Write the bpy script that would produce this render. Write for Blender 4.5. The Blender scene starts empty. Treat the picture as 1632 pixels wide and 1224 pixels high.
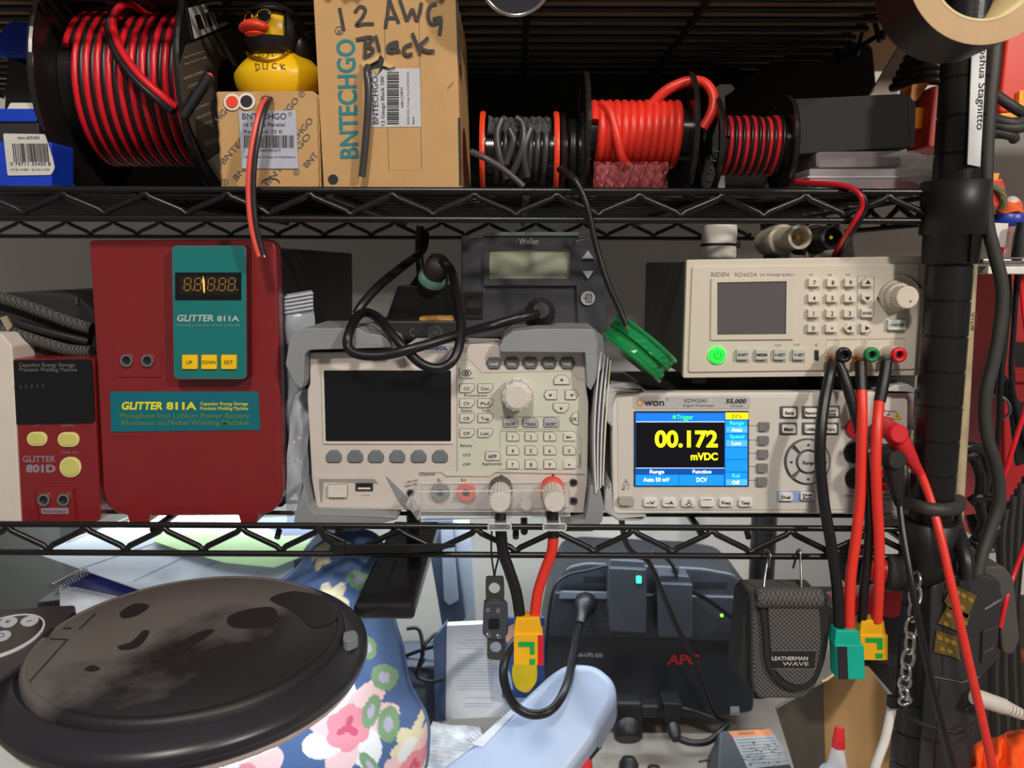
import bpy, math, random
from mathutils import Vector, Matrix
from mathutils.geometry import tessellate_polygon
from mathutils.bvhtree import BVHTree
random.seed(7)
PI = math.pi
S = bpy.context.scene
C = S.collection
# ------------------------------------------------------------------ camera
F = 1330.0                                    # focal length in pixels of the 1632 x 1224 frame
CAM = Vector((0.0, -0.60, 1.40))
cd = bpy.data.cameras.new('camera')
cd.sensor_width = 36.0
cd.lens = 36.0*F/1632.0
cd.clip_start = 0.01
cd.dof.use_dof = True
cd.dof.focus_distance = 0.60
cd.dof.aperture_fstop = 10.0
cam = bpy.data.objects.new('camera', cd)
C.objects.link(cam)
R_cam = Matrix.Rotation(math.radians(0.3), 3, 'Z') @ Matrix.Rotation(math.radians(90-8.1), 3, 'X') @ Matrix.Rotation(math.radians(0.21), 3, 'Z')
cam.matrix_world = Matrix.Translation(CAM) @ R_cam.to_4x4()
S.camera = cam
# ------------------------------------------------------------------ light
S.view_settings.view_transform = 'Standard'
S.view_settings.look = 'None'
S.view_settings.gamma = 1.0
S.view_settings.use_curve_mapping = False
S.view_settings.exposure = 0.0
wd = bpy.data.worlds.new('room'); S.world = wd; wd.use_nodes = True
wd.node_tree.nodes['Background'].inputs[0].default_value = (1.0, 0.93, 0.86, 1)
wd.node_tree.nodes['Background'].inputs[1].default_value = 0.19
def area(name, loc, target, size, power, col, sy=None):
    l = bpy.data.lights.new(name, 'AREA'); l.energy = power; l.color = col
    l.size = size
    if sy: l.shape = 'RECTANGLE'; l.size_y = sy
    o = bpy.data.objects.new(name, l); C.objects.link(o); o.location = loc
    o.rotation_euler = (Vector(target)-Vector(loc)).to_track_quat('-Z', 'Y').to_euler()
    return o
area('ceiling_lamp', (-0.10, -1.35, 2.55), (0, 0.1, 1.35), 0.16, 17.0, (1.0, 0.93, 0.84))
area('ceiling_lamp', (1.00, -1.25, 2.15), (0.1, 0.1, 1.35), 0.10, 15.0, (1.0, 0.92, 0.82))
area('under_shelf_fill', (-0.10, 0.24, 1.180), (-0.10, 0.35, 0.92), 0.95, 2.7, (0.84, 0.93, 1.0), 0.04)  # added fill light without a fixture, brightens the bench and the wall below

# ------------------------------------------------------------------ pixels to places
def ray(px, py):
    return R_cam @ Vector(((px-816.0)/F, -(py-612.0)/F, -1.0))
def W(px, py, y):                              # the point of the photograph's pixel at distance y behind the shelf front
    d = ray(px, py)
    return CAM + d*((y-CAM.y)/d.y)
def WZ(px, py, z):
    d = ray(px, py)
    return CAM + d*((z-CAM.z)/d.z)
class Pl:                                      # a plane whose outward normal looks at the viewer
    def __init__(s, y=None, o=None, n=(0, -1, 0)):
        s.o = Vector((0, y, 0)) if o is None else Vector(o); s.n = Vector(n).normalized()
    def p(s, px, py, h=0.0):
        d = ray(px, py)
        return CAM + d*((s.o-CAM).dot(s.n)/d.dot(s.n)) + s.n*h
    def sc(s, px, py): return (s.p(px+1, py)-s.p(px, py)).length
# ------------------------------------------------------------------ 2D outlines in pixels
def rr(x0, y0, x1, y1, r=2, n=4):
    r = min(r, abs(x1-x0)/2*.98, abs(y1-y0)/2*.98); o = []
    for cx, cy, a in ((x1-r, y1-r, 0), (x0+r, y1-r, 90), (x0+r, y0+r, 180), (x1-r, y0+r, 270)):
        for k in range(n+1):
            t = math.radians(a+90*k/n); o.append((cx+r*math.cos(t), cy+r*math.sin(t)))
    return o
def ell(cx, cy, rx, ry=None, n=28, a0=0, rot=0):
    ry = rx if ry is None else ry
    c, s = math.cos(rot), math.sin(rot); o = []
    for k in range(n):
        t = a0+2*PI*k/n; x, y = rx*math.cos(t), ry*math.sin(t)
        o.append((cx+x*c-y*s, cy+x*s+y*c))
    return o
def rp(pts, r=3, n=3):                         # polygon with rounded corners
    o = []; m = len(pts)
    for i in range(m):
        a, b, c = Vector(pts[i-1]), Vector(pts[i]), Vector(pts[(i+1) % m])
        u, v = a-b, c-b
        d = min(r, u.length*.45, v.length*.45)
        p, q = b+u.normalized()*d, b+v.normalized()*d
        for k in range(n+1):
            t = k/n; o.append(tuple((1-t)**2*p+2*t*(1-t)*b+t*t*q))
    return o
def inset(poly, d):
    m = len(poly); A = sum(poly[i-1][0]*poly[i][1]-poly[i][0]*poly[i-1][1] for i in range(m))
    s = 1 if A > 0 else -1; o = []
    for i in range(m):
        a, b, c = Vector(poly[i-1]), Vector(poly[i]), Vector(poly[(i+1) % m])
        u, v = (b-a), (c-b)
        if u.length < 1e-6: u = v
        if v.length < 1e-6: v = u
        u, v = u.normalized(), v.normalized()
        n1, n2 = Vector((-u.y, u.x))*s, Vector((-v.y, v.x))*s
        k = (n1+n2)
        k = n1 if k.length < 1e-4 else k.normalized()
        o.append(tuple(b+k*(d/max(.35, k.dot(n1)))))
    return o
def spl(pts, n=6, closed=False):               # Catmull-Rom through points
    P = [Vector(p) for p in pts]; m = len(P); o = []
    rng = m if closed else m-1
    for i in range(rng):
        if closed: a, b, c, d = P[i-1], P[i], P[(i+1) % m], P[(i+2) % m]
        else: a, b, c, d = P[max(i-1, 0)], P[i], P[i+1], P[min(i+2, m-1)]
        for k in range(n):
            t = k/n
            o.append(.5*((2*b)+(c-a)*t+(2*a-5*b+4*c-d)*t*t+(3*b-a-3*c+d)*t**3))
    if not closed: o.append(P[-1])
    return o
# ------------------------------------------------------------------ letters
_tc = {}
def glyphs(s, bold=0.0, res=2):
    k = (s, bold, res)
    if k not in _tc:
        cu = bpy.data.curves.new('t', 'FONT'); cu.body = s; cu.size = 1.0; cu.resolution_u = res; cu.offset = bold
        ob = bpy.data.objects.new('t', cu); me = bpy.data.meshes.new_from_object(ob)
        _tc[k] = ([tuple(v.co[:2]) for v in me.vertices], [tuple(p.vertices) for p in me.polygons])
        bpy.data.objects.remove(ob); bpy.data.meshes.remove(me); bpy.data.curves.remove(cu)
    return _tc[k]
# ------------------------------------------------------------------ mesh builder
def crisp(pr, e=.0006):                       # keeps the edges of a smooth turned profile crisp
    o = [pr[0]]
    for i in range(1, len(pr)-1):
        a, b, c = Vector(pr[i-1]), Vector(pr[i]), Vector(pr[i+1]); u, v = a-b, c-b
        o += [tuple(b+u.normalized()*min(e, u.length*.3)), tuple(b+v.normalized()*min(e, v.length*.3))]
    return o+[pr[-1]]
class MB:
    def __init__(s): s.v, s.f, s.m, s.s = [], [], [], []
    def add(s, vs, fs, mat, smooth=False):
        b = len(s.v); s.v += [Vector(v) for v in vs]
        for f in fs: s.f.append(tuple(i+b for i in f)); s.m.append(mat); s.s.append(smooth)
        return s
    def rings(s, rg, mat, smooth=False, cap0=True, cap1=True, closed=True, loop=False, cmat=None, outline=None):
        n = len(rg[0]); vs = [p for r in rg for p in r]; fs = []
        R_ = len(rg)
        for i in range(R_ if loop else R_-1):
            j = (i+1) % R_
            for k in range(n if closed else n-1):
                q = (k+1) % n; fs.append((i*n+k, i*n+q, j*n+q, j*n+k))
        s.add(vs, fs, mat, smooth)
        if not loop:
            fc = tessellate_polygon([[Vector((x, y, 0)) for x, y in outline]]) if outline else [tuple(range(n))]
            if cap0: s.add(rg[0], [tuple(f)[::-1] for f in fc], mat)
            if cap1: s.add(rg[-1], [tuple(f) for f in fc], cmat or mat)
        return s
    def prism(s, pl, poly, h0, h1, mat, bev=0, cmat=None, steps=3):   # bev in pixels, rounded on the front edge
        ol = None
        for i in range(len(poly)):                # concave outlines are cut into triangles
            a, b, c = Vector(poly[i-2]), Vector(poly[i-1]), Vector(poly[i])
            w = (b-a).cross(c-b)
            if i == 0: w0 = w
            if w*w0 < -1e-9: ol = poly; break
            if abs(w) > abs(w0): w0 = w
        if bev > 0:
            k = pl.sc(*poly[0]); b = min(bev*k, abs(h1-h0)*.95)/k
            rg = [[pl.p(x, y, h0) for x, y in poly]]
            for i in range(steps+1):
                a = PI/2*i/steps
                rg.append([pl.p(x, y, h1-b*k*(1-math.sin(a))) for x, y in inset(poly, b*(1-math.cos(a)))])
            s.rings(rg, mat, False, cmat=cmat, outline=ol)
        else:
            s.rings([[pl.p(x, y, h0) for x, y in poly], [pl.p(x, y, h1) for x, y in poly]], mat, cmat=cmat, outline=ol)
        return s
    def flat(s, pl, poly, h, mat): return s.add([pl.p(x, y, h) for x, y in poly], [tuple(range(len(poly)))], mat)
    def ring(s, pl, outer, inner, h, mat, h0=None):
        n = len(outer)
        vs = [pl.p(x, y, h) for x, y in outer]+[pl.p(x, y, h) for x, y in inner]
        fs = [(i, (i+1) % n, n+(i+1) % n, n+i) for i in range(n)]
        if h0 is not None:
            vs += [pl.p(x, y, h0) for x, y in outer]+[pl.p(x, y, h0) for x, y in inner]
            fs += [(2*n+i, 2*n+(i+1) % n, (i+1) % n, i) for i in range(n)]
            fs += [(n+i, n+(i+1) % n, 3*n+(i+1) % n, 3*n+i) for i in range(n)]
        return s.add(vs, fs, mat)
    def rib(s, pl, pts, w, h, mat, closed=False):            # flat drawn line, w in pixels
        P = [Vector(tuple(p)[:2]) for p in pts]; m = len(P); L, R_ = [], []
        for i in range(m):
            a = P[i-1] if (i or closed) else P[i]; b = P[(i+1) % m] if (i < m-1 or closed) else P[i]
            d = (b-a).normalized(); n = Vector((-d.y, d.x))*(w/2)
            L.append(P[i]+n); R_.append(P[i]-n)
        vs = [pl.p(q.x, q.y, h) for q in L]+[pl.p(q.x, q.y, h) for q in R_]
        fs = [(i, (i+1) % m, m+(i+1) % m, m+i) for i in range(m if closed else m-1)]
        return s.add(vs, fs, mat)
    def txt(s, pl, t, x, y, w, cap, mat, h=.0004, bold=0.0, rot=0, shear=0, al='l', flip=False):
        # baseline start (x, y) in pixels, w = width (None: natural), cap = capital height, rot in degrees (clockwise)
        V, Fc = glyphs(t, bold, 2 if cap < 9 else 7)
        if not V: return s
        x0 = min(v[0] for v in V); x1 = max(v[0] for v in V)
        ky = cap/.729; kx = ky*.95 if w is None else w/max(x1-x0, 1e-4)
        wd_ = (x1-x0)*kx; off = {'l': 0, 'c': -wd_/2, 'r': -wd_}[al]
        c, sn = math.cos(math.radians(rot)), math.sin(math.radians(rot)); vs = []
        for a, b in V:
            u = (a-x0)*kx+off+b*ky*shear; v = -b*ky
            if flip: u = -u
            vs.append(pl.p(x+u*c-v*sn, y+u*sn+v*c, h))
        return s.add(vs, Fc, mat)
    def tube(s, pts, r, mat, n=10, caps=True, closed=False, flat=1.0, up=None):
        P = [Vector(p) for p in pts]; m = len(P)
        rad = r if isinstance(r, (list, tuple)) else [r]*m
        T = []
        for i in range(m):
            a = P[i-1] if (i or closed) else P[i]; b = P[(i+1) % m] if (i < m-1 or closed) else P[i]
            T.append((b-a).normalized() if (b-a).length > 1e-9 else Vector((0, 0, 1)))
        u = Vector(up) if up else (Vector((0, 0, 1)) if abs(T[0].z) < .9 else Vector((1, 0, 0)))
        rg = []
        for i in range(m):
            u = (u-T[i]*u.dot(T[i]))
            u = u.normalized() if u.length > 1e-6 else T[i].orthogonal().normalized()
            w = T[i].cross(u)
            rg.append([P[i]+u*(rad[i]*math.cos(2*PI*k/n))+w*(rad[i]*flat*math.sin(2*PI*k/n)) for k in range(n)])
        return s.rings(rg, mat, True, caps, caps, loop=closed)
    def lathe(s, o, axis, prof, mat, n=32, caps=True, smooth=True, cmat=None, rf=None):   # prof = [(radius, distance along axis)]
        o, ax = Vector(o), Vector(axis).normalized(); u = ax.orthogonal().normalized(); w = ax.cross(u); rg = []
        for r, d in prof:
            rg.append([o+ax*d+(u*math.cos(2*PI*k/n)+w*math.sin(2*PI*k/n))*(r if rf is None else r*rf(k)) for k in range(n)])
        return s.rings(rg, mat, smooth, caps, caps, cmat=cmat)
    def knob(s, pl, cx, cy, r, h0, h1, mat, n=32, bev=.1, cmat=None, rf=None, taper=1.0):   # round post along the plane's normal, r in pixels
        k = pl.sc(cx, cy); R_ = r*k; b = R_*bev
        return s.lathe(pl.p(cx, cy), pl.n, [(R_, h0), (R_*taper, h1-b), (R_*taper-b*.3, h1-b*.3), (R_*taper-b, h1)], mat, n, True, False, cmat, rf)
    def box(s, c, sz, mat, bev=0.0, M=None):
        c = Vector(c); x, y, z = [a/2 for a in sz]; b = min(bev, x*.9, y*.9, z*.9)
        def q(v): v = Vector(v); return c+(M @ v if M else v)
        def ringxy(ix, zz): return [q(p) for p in ((x-ix, y-ix, zz), (-x+ix, y-ix, zz), (-x+ix, -y+ix, zz), (x-ix, -y+ix, zz))]
        def rc(ix, zz):
            o = []
            for cx, cy, a in ((x-b, y-b, 0), (-x+b, y-b, 90), (-x+b, -y+b, 180), (x-b, -y+b, 270)):
                for k in range(4):
                    t = math.radians(a+30*k); rr_ = b-ix; o.append(q((cx+rr_*math.cos(t), cy+rr_*math.sin(t), zz)))
            return o
        if b <= 0: return s.rings([ringxy(0, -z), ringxy(0, z)], mat)
        rg = []
        for a in (0, 30, 60, 90): rg.append(rc(b*.999*(1-math.sin(math.radians(a))), -z+b*(1-math.cos(math.radians(a)))))
        for a in (90, 60, 30, 0): rg.append(rc(b*.999*(1-math.sin(math.radians(a))), z-b*(1-math.cos(math.radians(a)))))
        return s.rings(rg, mat)
    def build(s, name, parent=None):
        o_ = Vector((0, 0, 0)); q = parent
        while q: o_ += Vector(q.location); q = q.parent
        if parent is None:
            xs = [v.x for v in s.v]; ys = [v.y for v in s.v]
            o_ = Vector(((min(xs)+max(xs))/2, (min(ys)+max(ys))/2, min(v.z for v in s.v)))
        me = bpy.data.meshes.new(name)
        me.from_pydata([v-o_ for v in s.v], [], s.f)
        ms = []
        for m in s.m:
            if m not in ms: ms.append(m)
        for m in ms: me.materials.append(m)
        me.polygons.foreach_set('material_index', [ms.index(m) for m in s.m])
        me.polygons.foreach_set('use_smooth', s.s)
        me.update()
        o = bpy.data.objects.new(name, me); C.objects.link(o)
        if parent: o.parent = parent
        else: o.location = o_
        return o
def tag(o, label=None, cat=None, group=None, kind=None):
    if label: o['label'] = label
    if cat: o['category'] = cat
    if group: o['group'] = group
    if kind: o['kind'] = kind
    return o
def thing(name, label, cat, loc, group=None):
    o = bpy.data.objects.new(name, None); C.objects.link(o); o.location = loc; o.empty_display_size = .02
    return tag(o, label, cat, group)
# ------------------------------------------------------------------ materials
def lin(c): return tuple((v/255/12.92) if v/255 <= .04045 else ((v/255+.055)/1.055)**2.4 for v in c)+(1.0,)
_m = {}
def mat(name, rgb, rough=.5, metal=0.0, var=.06, scale=60, bump=0.0, bscale=400, spec=.5, coat=0.0, trans=0.0, emit=0.0, sub=0.0):
    if name in _m: return _m[name]
    m = bpy.data.materials.new(name); m.use_nodes = True; nt = m.node_tree; b = nt.nodes['Principled BSDF']
    c = lin(rgb); b.inputs['Roughness'].default_value = rough; b.inputs['Metallic'].default_value = metal
    b.inputs['Specular IOR Level'].default_value = spec
    if coat: b.inputs['Coat Weight'].default_value = coat; b.inputs['Coat Roughness'].default_value = .12
    if trans: b.inputs['Transmission Weight'].default_value = trans
    if sub: b.inputs['Subsurface Weight'].default_value = sub; b.inputs['Subsurface Scale'].default_value = .01
    b.inputs['Base Color'].default_value = c
    if emit: b.inputs['Emission Color'].default_value = c; b.inputs['Emission Strength'].default_value = emit
    if var or bump: tc = nt.nodes.new('ShaderNodeTexCoord')
    if var:
        nz = nt.nodes.new('ShaderNodeTexNoise'); nz.inputs['Scale'].default_value = scale; nz.inputs['Detail'].default_value = 4
        rp_ = nt.nodes.new('ShaderNodeValToRGB')
        rp_.color_ramp.elements[0].position = .3; rp_.color_ramp.elements[1].position = .7
        rp_.color_ramp.elements[0].color = tuple(v*(1-var) for v in c[:3])+(1,)
        rp_.color_ramp.elements[1].color = tuple(min(1, v*(1+var)) for v in c[:3])+(1,)
        nt.links.new(tc.outputs['Object'], nz.inputs['Vector']); nt.links.new(nz.outputs['Fac'], rp_.inputs['Fac'])
        nt.links.new(rp_.outputs['Color'], b.inputs['Base Color'])
    if bump:
        n2 = nt.nodes.new('ShaderNodeTexNoise'); n2.inputs['Scale'].default_value = bscale; n2.inputs['Detail'].default_value = 3
        bp = nt.nodes.new('ShaderNodeBump'); bp.inputs['Strength'].default_value = bump; bp.inputs['Distance'].default_value = .001
        nt.links.new(tc.outputs['Object'], n2.inputs['Vector']); nt.links.new(n2.outputs['Fac'], bp.inputs['Height'])
        nt.links.new(bp.outputs['Normal'], b.inputs['Normal'])
    _m[name] = m
    return m
def clear(name, rgb=(255, 255, 255), alpha=.25, rough=.08, tint=(255, 255, 255)):     # thin clear plastic
    if name in _m: return _m[name]
    m = bpy.data.materials.new(name); m.use_nodes = True; nt = m.node_tree; N = nt.nodes
    b = N['Principled BSDF']; b.inputs['Base Color'].default_value = lin(rgb); b.inputs['Roughness'].default_value = rough
    t = N.new('ShaderNodeBsdfTransparent'); t.inputs[0].default_value = lin(tint)
    nz = N.new('ShaderNodeTexNoise'); nz.inputs['Scale'].default_value = 40
    mr = N.new('ShaderNodeMapRange'); mr.inputs['To Min'].default_value = alpha*.7; mr.inputs['To Max'].default_value = alpha*1.3
    mx = N.new('ShaderNodeMixShader'); out = N['Material Output']; tc = N.new('ShaderNodeTexCoord')
    nt.links.new(tc.outputs['Object'], nz.inputs['Vector']); nt.links.new(nz.outputs['Fac'], mr.inputs['Value'])
    nt.links.new(mr.outputs[0], mx.inputs[0]); nt.links.new(t.outputs[0], mx.inputs[1]); nt.links.new(b.outputs[0], mx.inputs[2])
    nt.links.new(mx.outputs[0], out.inputs['Surface'])
    _m[name] = m
    return m
def weave(name, a, b_, scale=900, rough=.8):   # woven cloth: two yarn colours in a checker with bump
    if name in _m: return _m[name]
    m = mat(name, a, rough, var=0); nt = m.node_tree; N = nt.nodes; tc = N.new('ShaderNodeTexCoord')
    ck = N.new('ShaderNodeTexChecker'); ck.inputs['Scale'].default_value = scale
    ck.inputs['Color1'].default_value = lin(a); ck.inputs['Color2'].default_value = lin(b_)
    bp = N.new('ShaderNodeBump'); bp.inputs['Strength'].default_value = .6; bp.inputs['Distance'].default_value = .0006
    nt.links.new(tc.outputs['Object'], ck.inputs['Vector']); nt.links.new(ck.outputs['Color'], N['Principled BSDF'].inputs['Base Color'])
    nt.links.new(ck.outputs['Fac'], bp.inputs['Height']); nt.links.new(bp.outputs['Normal'], N['Principled BSDF'].inputs['Normal'])
    return m
black = mat('black plastic', (26, 26, 28), .45)
blackgloss = mat('black gloss plastic', (14, 14, 16), .2)
blackrub = mat('black rubber cable', (22, 22, 24), .38, var=.1)
blackrack = mat('black powder coat', (20, 19, 19), .32, var=.15, scale=200, bump=.1)
ink = mat('black ink', (28, 27, 27), .6)
greyink = mat('grey ink', (105, 102, 100), .6)
white = mat('white plastic', (225, 222, 216), .4)
paper = mat('white paper', (214, 216, 218), .8)
chrome = mat('chrome', (200, 200, 200), .18, 1.0, var=.03)
steel = mat('dull steel', (150, 150, 150), .35, 1.0, var=.1)
gold = mat('gold', (230, 180, 70), .25, 1.0)
copper = mat('copper', (205, 130, 90), .35, 1.0)
redwire = mat('red wire insulation', (216, 28, 42), .32)
orangered = mat('orange red silicone wire', (226, 52, 38), .4)
kraft = mat('kraft cardboard', (190, 150, 100), .8, var=.05, bump=.08)
teal_dark = mat('teal', (12, 112, 116), .4)
clearp = clear('clear plastic', (235, 235, 235), .16)
yellowx = mat('yellow nylon', (238, 176, 20), .4)
greenp = mat('green marking', (0, 160, 70), .5)
# ------------------------------------------------------------------ levels
ZL = W(816, 839.5, 0).z; ZL2 = W(816, 884.5, 0).z        # lower shelf: top rail, bottom rail
ZT = W(816, 304, 0).z; ZT2 = W(816, 350, 0).z            # upper shelf
ZU = W(816, -40, 0).z                                    # topmost shelf
ZB = W(1000, 1150, .33).z                                # bench top
YB = .40                                                 # rear rail
XR = W(1500, 600, 0).x                                   # right posts
XL = -.64
# ------------------------------------------------------------------ setting
wallm = mat('painted wall', (196, 192, 184), .85, var=.05, scale=6, bump=.15, bscale=90)
m = MB(); m.box((0, .565, 1.25), (2.6, .05, 1.3), wallm)
tag(m.build('wall_back'), 'pale grey painted wall behind the rack', 'wall', kind='structure')
m = MB(); m.box((0, .12, ZB-.02), (2.4, .80, .04), mat('bench laminate', (168, 160, 150), .55, var=.15, scale=8, bump=.05))
bench = m.build('workbench')
m = MB()
for x in (-1.15, 1.15): m.box((x, .3, ZB/2-.02), (.05, .3, ZB-.04), black)
m.build('leg', bench)
tag(bench, 'pale grey workbench top under the lower rack shelf', 'workbench')
m = MB(); m.box((0, .3, -.03), (3, 2.4, .06), mat('concrete floor', (120, 116, 110), .8, var=.1, scale=5))
tag(m.build('floor'), 'grey concrete floor', 'floor', kind='structure')
# ------------------------------------------------------------------ wire rack
rack = thing('wire_rack', 'black powder coated wire shelving rack with zigzag trusses', 'shelving rack', (XR, 0, ZB))
def post(x, y, z0, z1):
    m = MB(); r = .0155; pr = [(r, z0)]; z = z0+.01
    while z < z1-.01:
        pr += [(r, z), (r*.95, z+.0006), (r*.95, z+.0012), (r, z+.0018)]; z += .0252
    pr.append((r, z1))
    m.lathe((x, y, 0), (0, 0, 1), pr, blackrack, 56, smooth=False)
    return m.build('post', rack)
post(XR, 0, ZB, 1.72)
post(XR, YB, ZB, 1.66)
for y, zt, zb, nm in ((0, ZT, ZT2, 1), (0, ZL, ZL2, 1), (YB, ZT, ZT2, 1), (YB, ZL, ZL2, 1)):
    m = MB(); r0, r1 = .0215, .0185
    if y == 0 and zt == ZT:
        m.lathe((XR, y, 0), (0, 0, 1), [(.0160, zb-.030), (.0185, zb-.0295), (.0190, zb-.010), (.0215, zb-.0095), (.0225, zt+.0068), (.0215, zt+.0074), (.016, zt+.0075)], black, 40)
        m.box((XR+.004, y-.0188, zb-.019), (.0016, .003, .020), blackgloss)
    else:
        m.lathe((XR, y, 0), (0, 0, 1), [(.0160, zb-.016), (.0195, zb-.0155), (.0205, zt+.0066), (.0195, zt+.0072), (.016, zt+.0072)], black, 40)
    m.build('corner_sleeve', rack)
def truss(sh, y, z0, z1, x0, x1, r=.0023, ph=0.0, pitch=.0555, axis='x', rails=(.0024, .0024)):
    g = (lambda t, z: Vector((t, y, z))) if axis == 'x' else (lambda t, z: Vector((y, t, z)))
    for z, rr_, nm in ((z0, rails[0], 'rail'), (z1, rails[1], 'rail')):
        m = MB(); m.tube([g(x0, z), g(x1, z)], rr_, blackrack, 10)
        if y == 0 and axis == 'x': m.lathe(g(x1-.003, z)+Vector((0, 0, -.0)), (1, 0, 0), [(.0024, 0), (.0045, .002), (.0048, .006), (.003, .010)], steel, 12)
        m.build(nm, sh)
    m = MB(); k0 = math.ceil((x0-ph)/(pitch/2)); k1 = math.floor((x1-ph)/(pitch/2)); P = []
    for k in range(k0, k1+1):
        t = ph+k*pitch/2; top = k % 2 == 0; zz = (z0-.0028) if top else (z1+.0034)
        P += [g(t-.0035, zz+(-.0024 if top else .0024)), g(t-.0012, zz), g(t+.0012, zz), g(t+.0035, zz+(-.0024 if top else .0024))]
    if len(P) > 2: m.tube(P, r, blackrack, 8)
    m.build('truss_wire', sh)
def shelf(z0, z1, ph, deck_step=.03, deck_r=.0017, front=True, pitch=.058):
    sh = bpy.data.objects.new('wire_shelf', None); C.objects.link(sh); sh.parent = rack
    xe = XR-.016
    if front: truss(sh, 0, z0, z1, XL, W(1508, 600, 0).x-.004, ph=ph, pitch=pitch)
    truss(sh, YB, z0, z1, XL, xe, ph=ph+.01)
    truss(sh, XR, z0, z1, .02, YB-.02, ph=.03, axis='y')
    m = MB(); y = deck_step
    while y < YB-.005:
        m.tube([(XL, y, z0+.0006), (xe, y, z0+.0006)], deck_r, blackrack, 6); y += deck_step
    m.build('deck_wires', sh)
    m = MB()
    for px in (840, 1145, 520, 200):
        x = W(px, 100, 0).x
        m.tube([(x, 0, z0-.0038), (x, YB, z0-.0038)], .0028, blackrack, 8)
    m.build('cross_bars', sh)
q = (W(1321, 880, 0)-W(77, 880, 0)).x/10; shelf(ZL, ZL2, W(77, 880, 0).x+q/2, pitch=q)
q = (W(1348, 342, 0)-W(37, 342, 0)).x/10; shelf(ZT, ZT2, W(37, 342, 0).x+q/2, pitch=q)
shelf(ZU, ZU+.02, 0.0, .0262, .0026)
# ring grooves and stray wire ends of the lower shelf
for px in (445, 822, 1190):
    m = MB(); p = W(px, 845, .012); m.tube([p, p+Vector((0, -.006, -.004))], .0024, blackrack, 8); m.build('wire_end', rack)
m = MB(); m.box((.05, .2, ZU+.030), (1.4, .38, .012), mat('brown board', (176, 136, 98), .8, var=.25, scale=9))
tag(m.build('board'), 'brown board lying on the topmost wire shelf', 'board')
# name strip on the post
pl = Pl(o=(XR+.009, -.0143, 0), n=(.42, -.9, 0))
m = MB(); q = [(1549, 60), (1572, 60), (1561, 266), (1541, 262)]
m.prism(pl, q, .0, .0006, mat('label tape', (222, 224, 226), .45))
m.txt(pl, 'Joshua Stagnitto', 1561, 69, 138, 12, ink, .0009, rot=92.5)
tag(m.build('name_label'), 'white name tape stuck down the front right post', 'label')
# ------------------------------------------------------------------ top shelf
DK = ZT+.0024                                            # resting height on the wires
XA = Vector((1, 0, 0))
def barcode(m, pl, x0, x1, y0, y1, h, mt, vert=False, seed=1, slant=0):
    rd = random.Random(seed); t, T = (y0, y1) if vert else (x0, x1)
    while t < T-1:
        w = rd.choice((.6, .9, 1.4, 2.0)); 
        if vert: m.flat(pl, [(x0, t), (x1, t), (x1, t+w), (x0, t+w)], h, mt)
        else: m.flat(pl, [(t, y0), (t+w, y0), (t+w+slant, y1), (t+slant, y1)], h, mt)
        t += w+rd.choice((.8, 1.1, 1.7))
def helix(x0, x1, yc, zc, r, turns, wob=0.0, ph=0.0, seg=30, seed=3):
    rd = random.Random(seed); ws = [rd.uniform(-1, 1)*wob for _ in range(int(turns)+3)]; o = []
    for i in range(int(turns*seg)+1):
        t = i/seg; a = ph+2*PI*t; k = int(t); f = t-k; w = ws[k]*(1-f)+ws[k+1]*f
        o.append(Vector((x0+(x1-x0)*t/turns, yc-r*math.cos(a)*(1+w), zc+r*math.sin(a)*(1+w))))
    return o
def off(P, d): return [p+Vector(d) for p in P]
def flange(x, yc, zc, r, t, mt, n=56, hole=0.0, rim=True, rm=None):
    m = MB(); o = Vector((x, yc, zc))
    pr = [(hole, -t/2), (r*.97, -t/2)] if hole else [(r*.97, -t/2)]
    pr += [(r, -t/2-.0006), (r+.0008, 0), (r, t/2+.0006), (r*.97, t/2)]
    if hole: pr += [(hole, t/2), (hole, -t/2)]
    m.lathe(o, XA, pr, mt, n, caps=not hole, smooth=False)
    return m
# --- big spool of red and black twin wire
X1 = W(47, 105, .015).x; X2 = W(281, 105, .015).x
zc = W(46, 105, .015).z; R1 = zc-DK; yc = .015+R1; Rw = R1*.675
sp = thing('wire_spool', 'large black spool of thick red and black twin wire at the left end', 'wire spool', (0.5*(X1+X2), yc, DK), 'wire spools on the upper shelf')
spk = mat('spool black plastic', (30, 27, 28), .22, var=.2, scale=25)
flange(X1, yc, zc, R1, .003, spk).build('flange', sp)
fl2 = flange(X2, yc, zc, R1, .003, spk, hole=.016).build('flange', sp)
m = MB(); m.lathe((X1, yc, zc), XA, [(Rw-.005, .002), (Rw-.005, X2-X1-.002)], spk, 40); m.build('core', sp)
nt_ = 10.6
P = helix(X1+.010, X2-.0055, yc, zc, Rw, nt_, .008, ph=.4, seg=40)
m = MB(); m.tube(P, .0027, redwire, 8); m.build('red_wire', sp)
m = MB(); m.tube(off(P, (.0047, 0, 0)), .0025, blackrub, 8); m.build('black_wire', sp)
L = spl([W(232, 22, .075), W(206, 7, .06), W(188, 14, .052), W(180, 40, .046), W(192, 78, .038), W(222, 120, .032), (W(262, 156, .030)), W(284, 172, .026)], 8)
m = MB(); m.tube(L, .0029, redwire, 9); m.build('red_wire', sp)
m = MB(); m.tube(off(L, (-.0032, -.0012, -.0030)), .0026, blackrub, 9); m.build('black_wire', sp)
m = MB(); e0, e1 = Vector((X2+.0035, yc-R1+.010, W(298, 176, .02).z)), None
e0 = W(292, 186, .016); e1 = W(335, 120, .018)
m.tube([e0, e0.lerp(e1, .5), e1], .0040, mat('black heat shrink', (20, 20, 22), .45), 12)
ax = (e1-e0).normalized()
m.tube([e1, e1+ax*.0008], .0030, redwire, 10); m.tube([e1+ax*.0006, e1+ax*.0012], .0016, mat('pale copper', (230, 190, 175), .5), 8)
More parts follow.
